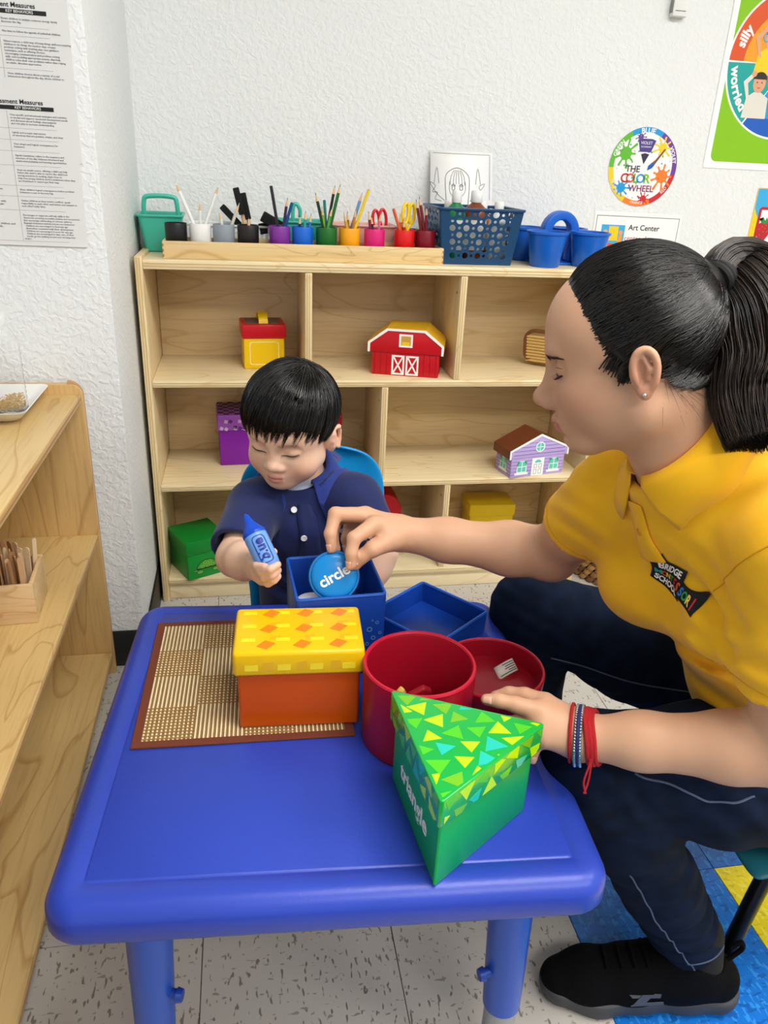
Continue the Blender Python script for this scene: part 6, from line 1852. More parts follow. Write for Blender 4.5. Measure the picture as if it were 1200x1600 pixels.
# ---- eyes, brows, earring
LASH = mat('lash_black', '#120c0a', .6)
rngH = np.random.default_rng(11)
for s in (1, -1):
    lid = snap(body, [w_(.092 - .010 * t ** 2 * 1.2, s * (.019 + .025 * t), .0070 - .0026 * math.sin(math.pi * t)) for t in np.linspace(0, 1, 14)], .0003)
    MB().tube([tuple(p) for p in lid], [.0006 + .0009 * math.sin(math.pi * (.1 + .8 * i / 13)) for i in range(14)], n=6).build('lash_line', LASH, W, smooth=True, world=True)
    ls = []
    for i in range(26):
        t = i / 25; b0 = np.array(lid[int(t * 13)]) ; dr = HW.F * (.8 - .2 * t) + HW.L * s * (.15 + .5 * t) - HW.U * .55
        ls.append([b0 + unit(dr) * .0075 * u + HW.U * .0022 * u * u for u in np.linspace(0, 1, 5)])
    strands('lashes', np.array(ls), .00022, LASH, W)
    crease = snap(body, [w_(.090 - .010 * t ** 2 * 1.2, s * (.018 + .026 * t), .0160 - .002 * t) for t in np.linspace(0, 1, 12)], -.0002)
    MB().tube([tuple(p) for p in crease], .0005, n=5).build('lid_crease', mat('lid_crease', '#8a5640', .6), W, smooth=True, world=True)
    bw = []
    for i in range(220):
        t = rngH.random(); b0 = w_(.094 - .016 * t ** 1.6, s * (.012 + .036 * t), .0235 + .0055 * math.sin(math.pi * t * .8) + rngH.normal() * .0013 * (1.2 - t))
        dr = HW.L * s * .8 - HW.F * .35 * t + HW.U * (.35 - .6 * t)
        pp = [b0 + unit(dr) * .008 * u for u in np.linspace(0, 1, 4)]
        bw.append(pp)
    bw = np.array(bw); sh = bw.shape; q = snap(body, bw.reshape(-1, 3), .0005).reshape(sh)
    strands('eyebrow', q, .00028, LASH, W)
ep = e_(1, .001, .0125, -.0265)
MB().lathe([(0, -.0025)] + [(.0025 * math.sin(a), -.0025 * math.cos(a)) for a in [math.pi * k / 8 for k in range(1, 8)]] + [(0, .0025)], n=14, M=Matrix.Translation(Vector(ep))).build('ear_stud', mat('silver', '#d8dade', .15, 1), W, smooth=True, world=True)

# ---- hair pulled back into a ponytail
HAIR = hair_mat('black_brown_hair', '#0a0706', '#16100c', .28)
sc0 = np.array([0.0, 0, .038]); sr = np.array([.084, .0715, .077])
def hair_cap(P):
    q = HW.loc(P.astype(float)).astype(f32)
    d = s_ell(q, sc0, sr + .0050)
    d = smin(d, s_cone(q, (-.056, 0, .056), (-.070, 0, .066), .014, .008), .03)
    a = np.abs(q[:, 1])
    lim = np.interp(q[:, 2], [-.11, -.085, -.070, -.040, -.030, -.016, .0, .02, .045, .075, .092, .105, .2], [-.30, -.085, -.062, -.040, -.030, -.010, .008, .020, .036, .052, .060, .066, .09])
    return smax(d, (q[:, 0] - lim.astype(f32)) * .8, .006)
TW = w_(-.076, 0, .062)
cap = polygonise(hair_cap, w_(0, 0, .03) - .13, w_(0, 0, .03) + .13, .0026)
hair_o = mesh_from('hair', [cap], HAIR, W, None, 2)
def skull_pt(dirs, off):
    dirs = dirs / np.linalg.norm(dirs, axis=-1, keepdims=True)
    r = 1 / np.linalg.norm(dirs / sr, axis=-1, keepdims=True)
    return sc0 + dirs * (r + off)
line = np.array([(.084, 0, .094), (.079, .024, .088), (.070, .042, .074), (.062, .054, .054), (.048, .063, .034), (.034, .069, .014), (.024, .072, -.008), (.016, .073, -.022), (-.006, .073, .034), (-.024, .072, .012), (-.026, .071, -.014), (-.034, .064, -.040), (-.050, .050, -.064), (-.064, 0, -.084)])
Tl = np.array([-.076 * .955, 0, .062])
paths = []
K = 18
nst = 4200
for i in range(nst):
    t = rngH.random() ** .9 * (len(line) - 1); k = min(int(t), len(line) - 2); s0 = line[k] + (line[k + 1] - line[k]) * (t - k)
    if 7.0 < t < 8.0: s0 = line[8]
    s0 = s0 * np.array([1, rngH.choice((-1, 1)), 1]) + rngH.normal(size=3) * .003
    d0 = s0 - sc0; d1 = Tl - sc0 + rngH.normal(size=3) * .009
    d0 /= np.linalg.norm(d0); d1 /= np.linalg.norm(d1)
    st = rngH.random() ** 2.5 * .6
    u = np.linspace(st, 1, K)[:, None]
    om = math.acos(np.clip(d0 @ d1, -1, 1)); dd = (np.sin((1 - u) * om) * d0 + np.sin(u * om) * d1) / max(math.sin(om), 1e-4)
    if s0[0] > 0 and s0[2] < .05: dd = dd + np.sin(math.pi * u ** .75) * np.array([0, 0, (.05 - s0[2]) * 7.0])   # comb over the ear
    lift = .0008 + .0052 * np.clip(u / .22, 0, 1) + .0020 * rngH.random() * np.sin(math.pi * u)
    # droop: strands above the ear sag slightly
    q = skull_pt(dd, lift)
    ee = np.clip((u - .86) / .14, 0, 1); q = q * (1 - ee) + (Tl + (d1 - (Tl - sc0) / np.linalg.norm(Tl - sc0)) * .05) * ee
    paths.append(q)
paths = np.array(paths)
pw = HW.O + paths @ HW.M
low = (paths[:, :, 2] < .015); lp = pw[low].astype(f32); dl = body(lp); ins_ = dl < .004
lp[ins_] = snap(body, lp[ins_], .0045, 3); pw[low] = lp
strands('hair_strands', pw, rngH.uniform(.00035, .0009, nst), HAIR, W)
# loose baby hairs around the hairline and neck
lo = []
for i in range(70):
    t = rngH.random(); k = rngH.choice((10, 11, 12, 11, 10)); s0 = line[k] + (line[k + 1] - line[k]) * t if k < 12 else line[12]
    s0 = s0 * np.array([1, 1, 1]); d0 = unit(s0 - sc0); dr = rngH.normal(size=3) * np.array([.6, .2, .6]) + np.array([-.7, .1, -.35 if k > 8 else .2])
    b0 = skull_pt(d0[None], .001)[0]; L_ = rngH.uniform(.012, .04)
    q = np.array([b0 + unit(dr) * L_ * u + np.array([0, .004, -.012 * u]) * u for u in np.linspace(0, 1, 7)])
    lo.append(q)
strands('loose_hairs', HW.O + np.array(lo) @ HW.M, .00018, HAIR, W)
# band
bd_dir = unit(np.array((0.5028, 0.7596, 1.0717)) - TW)
ua = unit(np.cross(bd_dir, [0, 0, 1.0])); ub = np.cross(bd_dir, ua)
MBk = MB()
for k in range(3):
    MBk.tube([tuple(TW + bd_dir * (.010 + .0045 * k) + (ua * math.cos(t) + ub * math.sin(t)) * (.0175 + .0010 * (k % 2))) for t in np.linspace(0, 2 * math.pi, 28)[:-1]], .0042, n=8, closed=True)
MBk.build('hair_band', mat('black_elastic', '#08080a', .7), W, smooth=True, world=True)
PT = hair_mat('ponytail_brown', '#160e0a', '#34241a', .38)
ctrl = [TW - bd_dir * .01, TW + bd_dir * .012, np.array((0.5014, 0.7582, 1.0680)), np.array((0.5102, 0.7284, 1.0433)), np.array((0.5106, 0.7044, 1.0032)), np.array((0.5035, 0.6818, 0.9632)), np.array((0.5020, 0.6463, 0.9216))]
cl = np.array([tuple(p) for p in bez([tuple(c) for c in ctrl], 5)]); n_ = len(cl)
tg = np.gradient(cl, axis=0); tg /= np.linalg.norm(tg, axis=1, keepdims=True)
A_ = np.cross(tg, unit(np.array([.45, .85, .1]))); A_ /= np.linalg.norm(A_, axis=1, keepdims=True); B_ = np.cross(tg, A_)
uu = np.linspace(0, 1, n_)
spread = np.interp(uu, [0, .10, .2, .4, .6, .85, 1], [.013, .014, .024, .040, .048, .044, .036])
ps = []; rd = []
for i in range(2600):
    r_ = math.sqrt(rngH.random()) if i > 700 else 1.0; a = rngH.uniform(0, 2 * math.pi); ph = rngH.uniform(0, 6.28); end = rngH.uniform(.75, 1.0)
    wob = .0035 * np.sin(uu * rngH.uniform(5, 11) + ph) * uu; f_ = rngH.normal() * .004 * uu
    ps.append(cl + A_ * (spread * r_ * math.cos(a) + wob)[:, None] + B_ * (spread * .8 * r_ * math.sin(a) + f_)[:, None])
    rd.append(rngH.uniform(.0004, .0011))
strands('ponytail', np.array(ps), np.array(rd), PT, W)
core = Field()
for i in range(0, n_ - 9, 2): core.cone(cl[i], cl[i + 2], spread[i] * .64, spread[i + 2] * .64, .01)
mesh_from('ponytail_core', [polygonise(core, cl.min(0) - .06, cl.max(0) + .06, .005)], PT, W, None, 2)

# ---- bracelets on the left wrist
ax_ = unit(WL - EL); bu = unit(np.cross(ax_, [0, 0, 1.0])); bv = np.cross(ax_, bu)
def bracelet(name, along, rad_off, r_, m, wob=0.0, tilt=0.0, n=56):
    c = WL - ax_ * along
    ring = np.array([c + (bu * math.cos(t) + bv * math.sin(t)) * .03 + ax_ * (tilt * math.sin(t) + wob * math.sin(3 * t)) for t in np.linspace(0, 2 * math.pi, n + 1)[:-1]])
    al_ = (ring - c) @ ax_; dr = ring - c - al_[:, None] * ax_; dr /= np.linalg.norm(dr, axis=1, keepdims=True)
    ts = np.arange(.015, .048, .0008)
    Q = (c + dr[:, None] * ts[None, :, None] + (al_[:, None] * ax_)[:, None]).reshape(-1, 3).astype(f32)
    k = np.argmax(body(Q).reshape(len(ring), -1) > rad_off, axis=1)
    return [tuple(c + dr[i] * ts[k[i]] + al_[i] * ax_) for i in range(len(ring))]
REDC = mat('red_cord', '#b0101c', .75, bump=(900, .5)); BLC = mat('blue_cord', '#1c2460', .7); SLV = mat('silver_bead', '#c8ccd2', .25, 1.0)
MB().tube(bracelet('', -.014, .0016, 0, None, tilt=.003), .0022, n=7, closed=True).build('thin_red_bracelet', REDC, W, smooth=True, world=True)
ring = bracelet('', -.005, .0022, 0, None, tilt=.003, n=64)
MB().tube(ring, .0028, n=8, closed=True).build('blue_cord_bracelet', BLC, W, smooth=True, world=True)
bd_ = MB()
for i, q in enumerate(ring):
    for off in (-.0032, .0032):
        c = Vector(q) + Vector(ax_) * off + (Vector(q) - Vector(WL)).normalized() * .0012
        bd_.lathe([(0, -.0021), (.0016, -.0013), (.0021, 0), (.0016, .0013), (0, .0021)], n=6, M=Matrix.Translation(c))
o = bd_.build('silver_beads', SLV, W, smooth=True, world=True); o['kind'] = 'stuff'
for al, rr in ((.007, .0030), (.011, .0032), (.015, .0030)):
    MB().tube(bracelet('', al, .0020, 0, None, wob=.001, tilt=-.002), rr, n=8, closed=True).build('red_cord_bracelet', REDC, W, smooth=True, world=True)
kn = np.array((0.3799, 0.6483, 0.5225))
MB().tube([tuple(p) for p in bez([tuple(np.array((0.3817, 0.6517, 0.5307))), tuple(kn), tuple(np.array((0.3735, 0.6419, 0.5059))), tuple(np.array((0.3753, 0.6360, 0.4937)))], 8)], .0012, n=6).build('hanging_cord', REDC, W, smooth=True, world=True)
MB().tube([tuple(p) for p in bez([tuple(np.array((0.3831, 0.6515, 0.5308))), tuple(np.array((0.3817, 0.6466, 0.5171))), tuple(np.array((0.3782, 0.6410, 0.5033))), tuple(np.array((0.3731, 0.6364, 0.4936)))], 8)], .0012, n=6).build('hanging_cord', REDC, W, smooth=True, world=True)
# ---- finger nails
NAIL = mat('nail', '#d9a890', .25)
for hand, back in ((RH, np.array([-.75, -.65, .1])), (LH, np.array([-.3, -.8, .5]))):
    for nm, q in hand.items():
        t0, t1 = np.array(q[2]), np.array(q[3]); ax2 = unit(t1 - t0); nb = unit(back - ax2 * (back @ ax2)); sd = np.cross(ax2, nb)
        pts = []
        for iu in np.linspace(-.1, 1.0, 5):
            for iv in np.linspace(-1, 1, 5):
                pts.append(t1 + ax2 * (-.006 + .0115 * iu) + sd * .0046 * iv * (1 if iu < .8 else .75) + nb * .006)
        P = snap(body, pts, .0004)
        mb = MB(); mb.add([tuple(p) for p in P], [(i * 5 + j, i * 5 + j + 1, (i + 1) * 5 + j + 1, (i + 1) * 5 + j) for i in range(4) for j in range(4)])
        o = mb.build('finger_nail', NAIL, W, smooth=True, world=True); md = o.modifiers.new('thickness', 'SOLIDIFY'); md.thickness = .0006
# ================================================================== the child's chair
CHB = mat('sky_blue_chair_plastic', '#1592d8', .36)
CC = (.120, 1.340, 0)
t = thing('child_chair', 'sky blue plastic toddler chair behind the table', 'chair', CC, math.radians(4))
def shell(name, rows, m, parent, th=.008):
    mb = MB(); K = len(rows[0])
    mb.add([p for r_ in rows for p in r_], [(i * K + j, (i + 1) * K + j, (i + 1) * K + j + 1, i * K + j + 1) for i in range(len(rows) - 1) for j in range(K - 1)])
    o = mb.build(name, m, parent, smooth=True, angle=180); md = o.modifiers.new('thickness', 'SOLIDIFY'); md.thickness = th; md.offset = 0
    md2 = o.modifiers.new('subdivision', 'SUBSURF'); md2.levels = 2; md2.render_levels = 2
    return o
rows_ = []
for (z, hw, y0) in ((.285, .120, -.015), (.34, .128, .005), (.41, .128, .020), (.48, .136, .035), (.55, .142, .046), (.60, .140, .054), (.632, .126, .059), (.652, .100, .062), (.660, .06, .063)):
    rows_.append([(hw * u, y0 - .030 * u * u, z) for u in np.linspace(-1, 1, 9)])
shell('backrest', rows_, CHB, t)
rows_ = []
for (y, hw, z) in ((-.26, .115, .262), (-.23, .130, .272), (-.15, .135, .272), (-.06, .132, .268), (-.02, .122, .278), (-.005, .118, .300)):
    rows_.append([(hw * u, y, z + .012 * u * u) for u in np.linspace(-1, 1, 9)])
shell('seat', rows_, CHB, t)
for sx in (-1, 1):
    for (ya, yb) in ((-.21, -.25), (-.02, .05)):
        MB().tube([(sx * .105, ya, .262), (sx * .125, yb, .004)], .0095, n=12).build('leg', mat('chrome_leg', '#b9bec4', .25, .9), t, smooth=True)
        MB().lathe([(0, 0), (.013, 0), (.014, .006), (.012, .022), (0, .022)], (sx * .125, yb, 0), 16).build('leg_cap', mat('grey_cap', '#3a3d42', .6), t, smooth=True)

# ================================================================== the child
K_ = thing('person', 'small child in a navy polo shirt holding the blue crayon toy', 'person', (.10, 1.26, 0))
HK = Frame((.0700, 1.215, .7480), (-.44, -.90), math.radians(15), math.radians(-3))
k_ = HK.w
kid_b = Field()
kid_b.ell(k_(-.006, 0, .040), (.080, .067, .068), R=HK.M)
kid_b.ell(k_(.032, 0, .030), (.042, .052, .044), .03, R=HK.M)
kid_b.ell(k_(.026, 0, -.018), (.046, .050, .046), .03, R=HK.M)
for s in (-1, 1):
    kid_b.ell(k_(.038, s * .030, -.029), (.028, .027, .025), .02, R=HK.M)
    kid_b.cone(k_(.004, s * .036, -.036), k_(.048, s * .010, -.055), .020, .015, .025)
kid_b.ell(k_(.060, 0, -.056), (.014, .018, .012), .014, R=HK.M)
kid_b.ell(k_(.060, 0, -.036), (.014, .022, .015), .015, R=HK.M)
kid_b.cone(k_(.067, 0, .014), k_(.0760, 0, -.011), .006, .0075, .014)
kid_b.ell(k_(.0800, 0, -.0160), (.0090, .0095, .0080), .008, R=HK.M)
for s in (-1, 1):
    kid_b.ell(k_(.0740, s * .0105, -.0195), (.0080, .0068, .0062), .006, R=HK.M)
    kid_b.ell(k_(.0765, s * .027, .010), (.010, .015, .0085), .014, R=HK.M, sub=True)
    kid_b.ell(k_(.0600, s * .026, .008), (.0118, .0145, .0100), .004, R=HK.M)
    kid_b.ell(k_(.0765, s * .0058, -.0250), (.0035, .0022, .0020), .002, R=HK.M, sub=True)
kid_b.ell(k_(.0745, 0, -.0365), (.0075, .0125, .0048), .005, R=HK.M)
kid_b.ell(k_(.0725, 0, -.0445), (.0078, .0110, .0056), .005, R=HK.M)
kid_b.ell(k_(.0815, 0, -.0402), (.0060, .0135, .0009), .002, R=HK.M, sub=True)
for s in (-1, 1):
    kid_b.ell(k_(-.008, s * .0665, -.006), (.0135, .0085, .0235), .008, R=HK.M)
    kid_b.ell(k_(-.003, s * .0775, -.006), (.0075, .0050, .0140), .004, R=HK.M, sub=True)
    arc = [(.006, -.010), (.0085, .002), (.006, .014), (-.002, .0215), (-.011, .0195), (-.0150, .008), (-.013, -.006), (-.007, -.017)]
    kid_b.chain([k_(-.008 + a, s * (.0715 + (.004 if a < -.005 else 0)), -.006 + b) for a, b in arc], [.0026, .0030, .0032, .0034, .0034, .0032, .0030, .0034], .003)
KN = V3(.088, 1.258, .668)
kSR, kSL = V3(*(0.0073, 1.2100, 0.6198)), V3(*(0.1767, 1.1950, 0.6328))
kid_b.cone(k_(-.020, 0, -.020), KN + V3(0, .004, 0), .034, .036, .012)
kid_b.cone(KN + V3(0, .01, -.02), (.105, 1.285, .40), .036, .070, .02)
kid_b.cone(KN + V3(0, .004, -.03), kSR, .028, .032, .02); kid_b.cone(KN + V3(0, .004, -.03), kSL, .028, .032, .02)
kER, kWR = V3(*(-0.0254, 1.0977, 0.5805)), V3(*(0.0091, 1.0062, 0.6143))
kid_b.chain([kSR, kER], [.032, .028], .015); kid_b.chain([kER, kER + (kWR - kER) * .4, kWR], [.0275, .0275, .0205], .015)
kEL, kWL = V3(*(0.2138, 1.1471, 0.5557)), V3(*(0.1861, 1.1233, 0.4925))
kid_b.chain([kSL, kEL], [.032, .028], .015); kid_b.chain([kEL, kEL + (kWL - kEL) * .4, kWL], [.0275, .0275, .0205], .015)
# right hand wrapped round the crayon
CR0, CR1 = np.array((0.0252, 0.9568, 0.6350)), np.array((-0.0076, 1.0123, 0.6938))      # crayon base and tip
cax = (CR1 - CR0) / np.linalg.norm(CR1 - CR0)
KH = {'thumb': ([(0.0181, 0.9910, 0.6262), (0.0243, 0.9807, 0.6405), (0.0306, 0.9758, 0.6519)], [.0092, .0068, .0056]),
      'index': ([(0.0019, 0.9859, 0.6327), (0.0069, 0.9573, 0.6406), (0.0171, 0.9427, 0.6470)], [.0074, .0062, .0052]),
      'middle': ([(0.0043, 0.9813, 0.6238), (0.0118, 0.9496, 0.6356), (0.0246, 0.9337, 0.6475), (0.0351, 0.9371, 0.6521)], [.0074, .0062, .0056, .0050]),
      'ring': ([(0.0085, 0.9804, 0.6137), (0.0160, 0.9505, 0.6248), (0.0270, 0.9359, 0.6363), (0.0359, 0.9391, 0.6421)], [.0072, .0060, .0055, .0049]),
      'little': ([(0.0137, 0.9814, 0.6035), (0.0212, 0.9569, 0.6117), (0.0298, 0.9449, 0.6231), (0.0361, 0.9464, 0.6290)], [.0068, .0056, .0050, .0045])}
for nm, (q, rr) in KH.items():
    kid_b.cone(kWR, q[0], .0160, rr[0] + .001, .010); kid_b.chain([V3(*p) for p in q], rr, .0018)
# left hand on the table edge behind the blue box
for (dx, dz) in ((-.012, .004), (-.004, .006), (.004, .006), (.011, .003)):
    b0 = kWL + V3(dx, -.022, -.002 + dz * .5); kid_b.cone(kWL, b0, .0175, .0085, .01); kid_b.chain([b0, b0 + V3(dx * .2, -.018, -.002), b0 + V3(dx * .2, -.030, -.010)], [.0078, .0070, .0058], .003)
kid_b.cone(kWL, kWL + V3(-.020, -.014, .0), .013, .008, .01); kid_b.cone(kWL + V3(-.020, -.014, .0), kWL + V3(-.022, -.030, -.004), .008, .006, .004)
SKIN_K = (.800, .520, .375)
def tint_k(P):
    q = HK.loc(P.astype(float)); c = np.tile(np.array(SKIN_K), (len(P), 1))
    def blend(mask, colr):
        nonlocal c
        c = c * (1 - mask[:, None]) + np.array(colr) * mask[:, None]
    g = lambda x, y, z, a, b, e: np.exp(-(((q[:, 0] - x) / a) ** 2 + ((np.abs(q[:, 1]) - y) / b) ** 2 + ((q[:, 2] - z) / e) ** 2))
    blend(.55 * g(.055, .034, -.028, .025, .018, .014), (.66, .27, .19))
    blend(.35 * g(.079, 0, -.017, .010, .010, .008), (.68, .33, .24))
    blend(.45 * g(-.008, .078, -.008, .02, .008, .022), (.68, .27, .18))
    blend(.30 * g(.068, .026, .014, .012, .016, .006), (.56, .30, .21))
    lip = (np.abs(q[:, 1]) < .0130) & (q[:, 0] > .064)
    blend(np.where(lip, .85 * np.exp(-((q[:, 2] + .0402) / .0080) ** 4), 0), (.60, .21, .18))
    brow = (np.abs(q[:, 1]) > .010) & (np.abs(q[:, 1]) < .040) & (q[:, 0] > .03)
    zb = .0245 - .10 * (np.abs(q[:, 1]) - .026) ** 2 / .026
    blend(np.where(brow, .50 * np.exp(-((q[:, 2] - zb) / .0032) ** 2), 0), (.25, .14, .09))
    for nm, (pp, rr) in KH.items(): blend(.35 * np.exp(-(np.linalg.norm(P - np.array(pp[-1]), axis=1) / .010) ** 2), (.74, .37, .28))
    return c
khead = polygonise(kid_b, k_(0, 0, .005) - .115, k_(0, 0, .005) + .115, .0018)
HC = k_(0, 0, .005)
krest = polygonise(kid_b, (-.10, .90, .44), (.30, 1.36, .72), .0030)
mesh_from('body', [zone(khead, lambda v: (np.abs(v - HC) < .112).all(1)), zone(krest, lambda v: ~((np.abs(v - HC) < .104).all(1)))], skin_mat('fair_skin', '#e0b492'), K_, tint_k, 1)

# navy polo
ks = Field()
ks.cone((.105, 1.285, .32), (.100, 1.280, .50), .092, .090, .03)
ks.ell((.090, 1.252, .572), (.098, .078, .078), .04)
ks.cone(KN + V3(0, .004, -.030), kSR + V3(.004, 0, -.004), .040, .044, .025); ks.cone(KN + V3(0, .004, -.030), kSL + V3(-.004, 0, -.004), .040, .044, .025)
ks.cone(KN + V3(0, 0, -.02), KN + V3(-.002, -.004, .02), .052, .047, .02)
kRe = kSR + (kER - kSR) * .86; kLe = kSL + (kEL - kSL) * .80
ks.chain([kSR, kRe + (kER - kSR) * .03], [.043, .047], .02); ks.chain([kSL, kLe + (kEL - kSL) * .03], [.043, .045], .02)
KF = [((.02, 1.24, .56), (.8, 0, .5), .035, .05, .0030), ((.17, 1.25, .56), (.7, 0, .6), .035, .05, .0035), ((.10, 1.20, .47), (.2, 0, 1), .04, .07, .0035), ((.0, 1.22, .52), (.4, .2, .9), .028, .05, .0028), ((.16, 1.24, .62), (.6, .1, -.7), .03, .05, .0028), ((.05, 1.22, .50), (.7, 0, .7), .04, .05, .0025)]
KCC = (KN + V3(.0, -.004, -.002)).astype(f32); KCN = (k_(-.016, 0, -.02) - KN + np.array([-.002, -.006, 0.02])).astype(f32); KCN = KCN / np.linalg.norm(KCN)
def ks_fn(P):
    d = ks(P) + folds(P, KF)
    d = clip_end(d, P, kRe, kER - kSR, None, None, .037, .041); d = clip_end(d, P, kLe, kEL - kSL, None, None, .036, .039)
    cp = (P - KCC) @ KCN
    d = np.where(np.linalg.norm(P - KCC - cp[:, None] * KCN, axis=1) < .058, smax(d, cp, .003), d)
    d = smax(d, -s_cone(P, KN + V3(0, -.004, -.002), KN + V3(-.004, -.012, .05), .037, .040), .005)
    return smax(d, .30 - P[:, 2], .006)
NAVP = mat('navy_pique', '#0f1f58', .8, bump=(1600, .12), sheen=.12, var=('#0c1a4c', 16))
mesh_from('polo_shirt', [polygonise(ks_fn, (-.09, 1.06, .28), (.28, 1.40, .72), .0034)], NAVP, K_, None, 2)
kA = unit(KCN); fr_ = np.array([-.16, -.98, -.2]); kF = unit(fr_ - kA * (fr_ @ kA)); kL2 = np.cross(kA, kF)
def kcol(th, R, h): return KCC + kF * (R * math.cos(th)) + kL2 * (R * math.sin(th)) + kA * h
KCM = mat('navy_collar_knit', '#1b3180', .8, bump=(900, .2), sheen=.1); KST = mat('navy_collar_stripe', '#0b1638', .8)
for s in (1, -1):
    rows_ = []; N = 36
    for i in range(N + 1):
        t = i / N; th = s * math.radians(27 + 155 * t); tip = math.exp(-((t - .02) / .20) ** 2)
        rows_.append([kcol(th, .0460, .002 + .012 * t), kcol(th, .0500, .013 + .012 * t), kcol(th, .0580, .007 + .012 * t), kcol(th + s * .10 * tip, .072 + .004 * tip, -.010 - .006 * tip + .008 * t), kcol(th + s * .22 * tip, .084 + .010 * tip, -.024 - .014 * tip + .008 * t)])
    R_ = np.array(rows_)
    for j, off in ((3, .0035), (4, .003)):
        d = ks_fn(R_[:, j].astype(f32)); sn = snap(ks_fn, R_[:, j], off, 6)
        R_[:, j] = np.where((np.abs(d) < .03)[:, None], sn, R_[:, j])
    mb = MB(); Kc = R_.shape[1]
    mb.add(R_.reshape(-1, 3), [(i * Kc + j, (i + 1) * Kc + j, (i + 1) * Kc + j + 1, i * Kc + j + 1) for i in range(N) for j in range(Kc - 1)])
    o = mb.build('collar_leaf', KCM, K_, smooth=True, world=True, angle=180); md = o.modifiers.new('thickness', 'SOLIDIFY'); md.thickness = .002; md.offset = 1
    for q_ in (.78, .90):
        ln = R_[:, 3] * (1 - (q_ - .5) * 2) + R_[:, 4] * ((q_ - .5) * 2)
        nrm_ = grad(ks_fn, ln.astype(f32)); MB().tube([tuple(p) for p in ln + nrm_ * .0030], .0009, n=5).build('collar_stripe', KST, K_, smooth=True, world=True)
# undershirt showing in the opening, with a striped motif
us = Field(); us.cone(KN + V3(-.004, -.006, -.030), KN + V3(-.006, -.010, .014), .0475, .0435, .01)
def us_fn(P): return smax(us(P), (P - (KCC + (kA * .003).astype(f32))) @ kA.astype(f32), .003)
mesh_from('undershirt', [polygonise(us_fn, (-.0, 1.18, .60), (.18, 1.34, .72), .0030)], mat('pale_blue_jersey', '#b9c6dc', .85), K_, None, 1)
# placket and buttons
pa = [kcol(.12, .062, -.026), kcol(.12, .076, -.050), kcol(.12, .082, -.085), kcol(.12, .086, -.125)]
P = np.array([tuple(q) for q in bez(pa, 8)], f32); Lp = np.stack([snap(ks_fn, P + (kL2 * o_).astype(f32), .0018, 6) for o_ in (-.014, -.005, .005, .014)], 1)
mb = MB(); mb.add(Lp.reshape(-1, 3), [(i * 4 + j, (i + 1) * 4 + j, (i + 1) * 4 + j + 1, i * 4 + j + 1) for i in range(len(P) - 1) for j in range(3)])
o = mb.build('placket', NAVP, K_, smooth=True, world=True, angle=180); md = o.modifiers.new('thickness', 'SOLIDIFY'); md.thickness = .0018; md.offset = 0
PEARL = mat('pearl_button', '#e8e8ea', .25)
for tgt in ((0.0754, 1.1675, 0.6283), (0.0870, 1.1685, 0.5744)):
    c = snap(ks_fn, np.array([tgt], f32), .0035, 8)[0]; n = grad(ks_fn, c[None])[0]
    Mb = frame(c, np.cross(n, [0, 0, 1.0]), np.cross(n, np.cross(n, [0, 0, 1.0])))
    if (Mb.to_3x3() @ Vector((0, 0, 1))).dot(Vector(n)) < 0: Mb = Mb @ Matrix.Rotation(math.pi, 4, 'X')
    b_ = MB().lathe([(0, -.001), (.0050, -.001), (.0054, .0006), (.0046, .0014), (.0036, .0010), (0, .0010)], n=20, M=Mb).build('button', PEARL, K_, smooth=True, world=True)
# chest emblem
EC, EN, EX, EY = surface_patch(ks_fn, (0.1473, 1.1509, 0.5854), (.80, .0, .45), None, 0)
def on_kid(pts2, off): return snap(ks_fn, np.array([EC + EX * a + EY * b for a, b in pts2]), off, 5)
def kid_text(body_, size, x, y, m):
    v, f = text_geo(body_, size, offset=.0002); q = on_kid([(x + a, y + b) for a, b, c in v], .0016)
    mb = MB(); mb.add([tuple(p) for p in q], f); mb.build('emblem_lettering', m, K_, world=True)
kid_text('BRIDGE', .008, .002, .0075, WHITE); kid_text('MONTESSORI', .0082, 0, 0, mat('emblem_salmon', '#e07a6a', .6)); kid_text('SCHOOL', .0075, .002, -.0072, WHITE)
# face details
KL_ = mat('child_lash', '#1c120e', .6)
for s in (1, -1):
    lid = snap(kid_b, [k_(.0745 - .010 * t ** 2, s * (.0145 + .0235 * t), .0050 - .0022 * math.sin(math.pi * t) + .0016 * t) for t in np.linspace(0, 1, 14)], .0002)
    MB().tube([tuple(p) for p in lid], [.0003 + .0007 * math.sin(math.pi * (.1 + .8 * i / 13)) for i in range(14)], n=6).build('lash_line', KL_, K_, smooth=True, world=True)
    ls = []
    for i in range(16):
        t = i / 15; b0 = np.array(lid[int(t * 13)]); dr = HK.F * .7 + HK.L * s * (.1 + .4 * t) - HK.U * .6
        ls.append([b0 + unit(dr) * .0045 * u for u in np.linspace(0, 1, 4)])
    strands('lashes', np.array(ls), .00018, KL_, K_)
# hair: straight bowl cut falling from the crown
KHM = hair_mat('straight_black_hair', '#0a0807', '#15110f', .26)
kc0 = np.array([-.006, 0, .040]); kr = np.array([.080, .067, .068])
crown = unit(np.array([-.030, .018, .066]))
def hem_u(a):
    """height of the fringe for azimuth a (0 = forward)"""
    a = abs((a + math.pi) % (2 * math.pi) - math.pi)
    return np.interp(a, [0, .5, .95, 1.15, 1.35, 1.7, 2.2, math.pi], [.030, .029, .018, .006, .000, .012, -.020, -.032])
def kcap(P):
    q = HK.loc(P.astype(float)).astype(f32); d = s_ell(q, kc0, kr + .0065)
    az = np.arctan2(q[:, 1], q[:, 0] + .006); a = np.abs(az)
    lim = np.interp(a, [0, .5, .95, 1.15, 1.35, 1.7, 2.2, math.pi], [.042, .040, .028, .016, .010, .020, -.012, -.024]).astype(f32)
    return smax(d, (lim - q[:, 2]) * .8, .006)
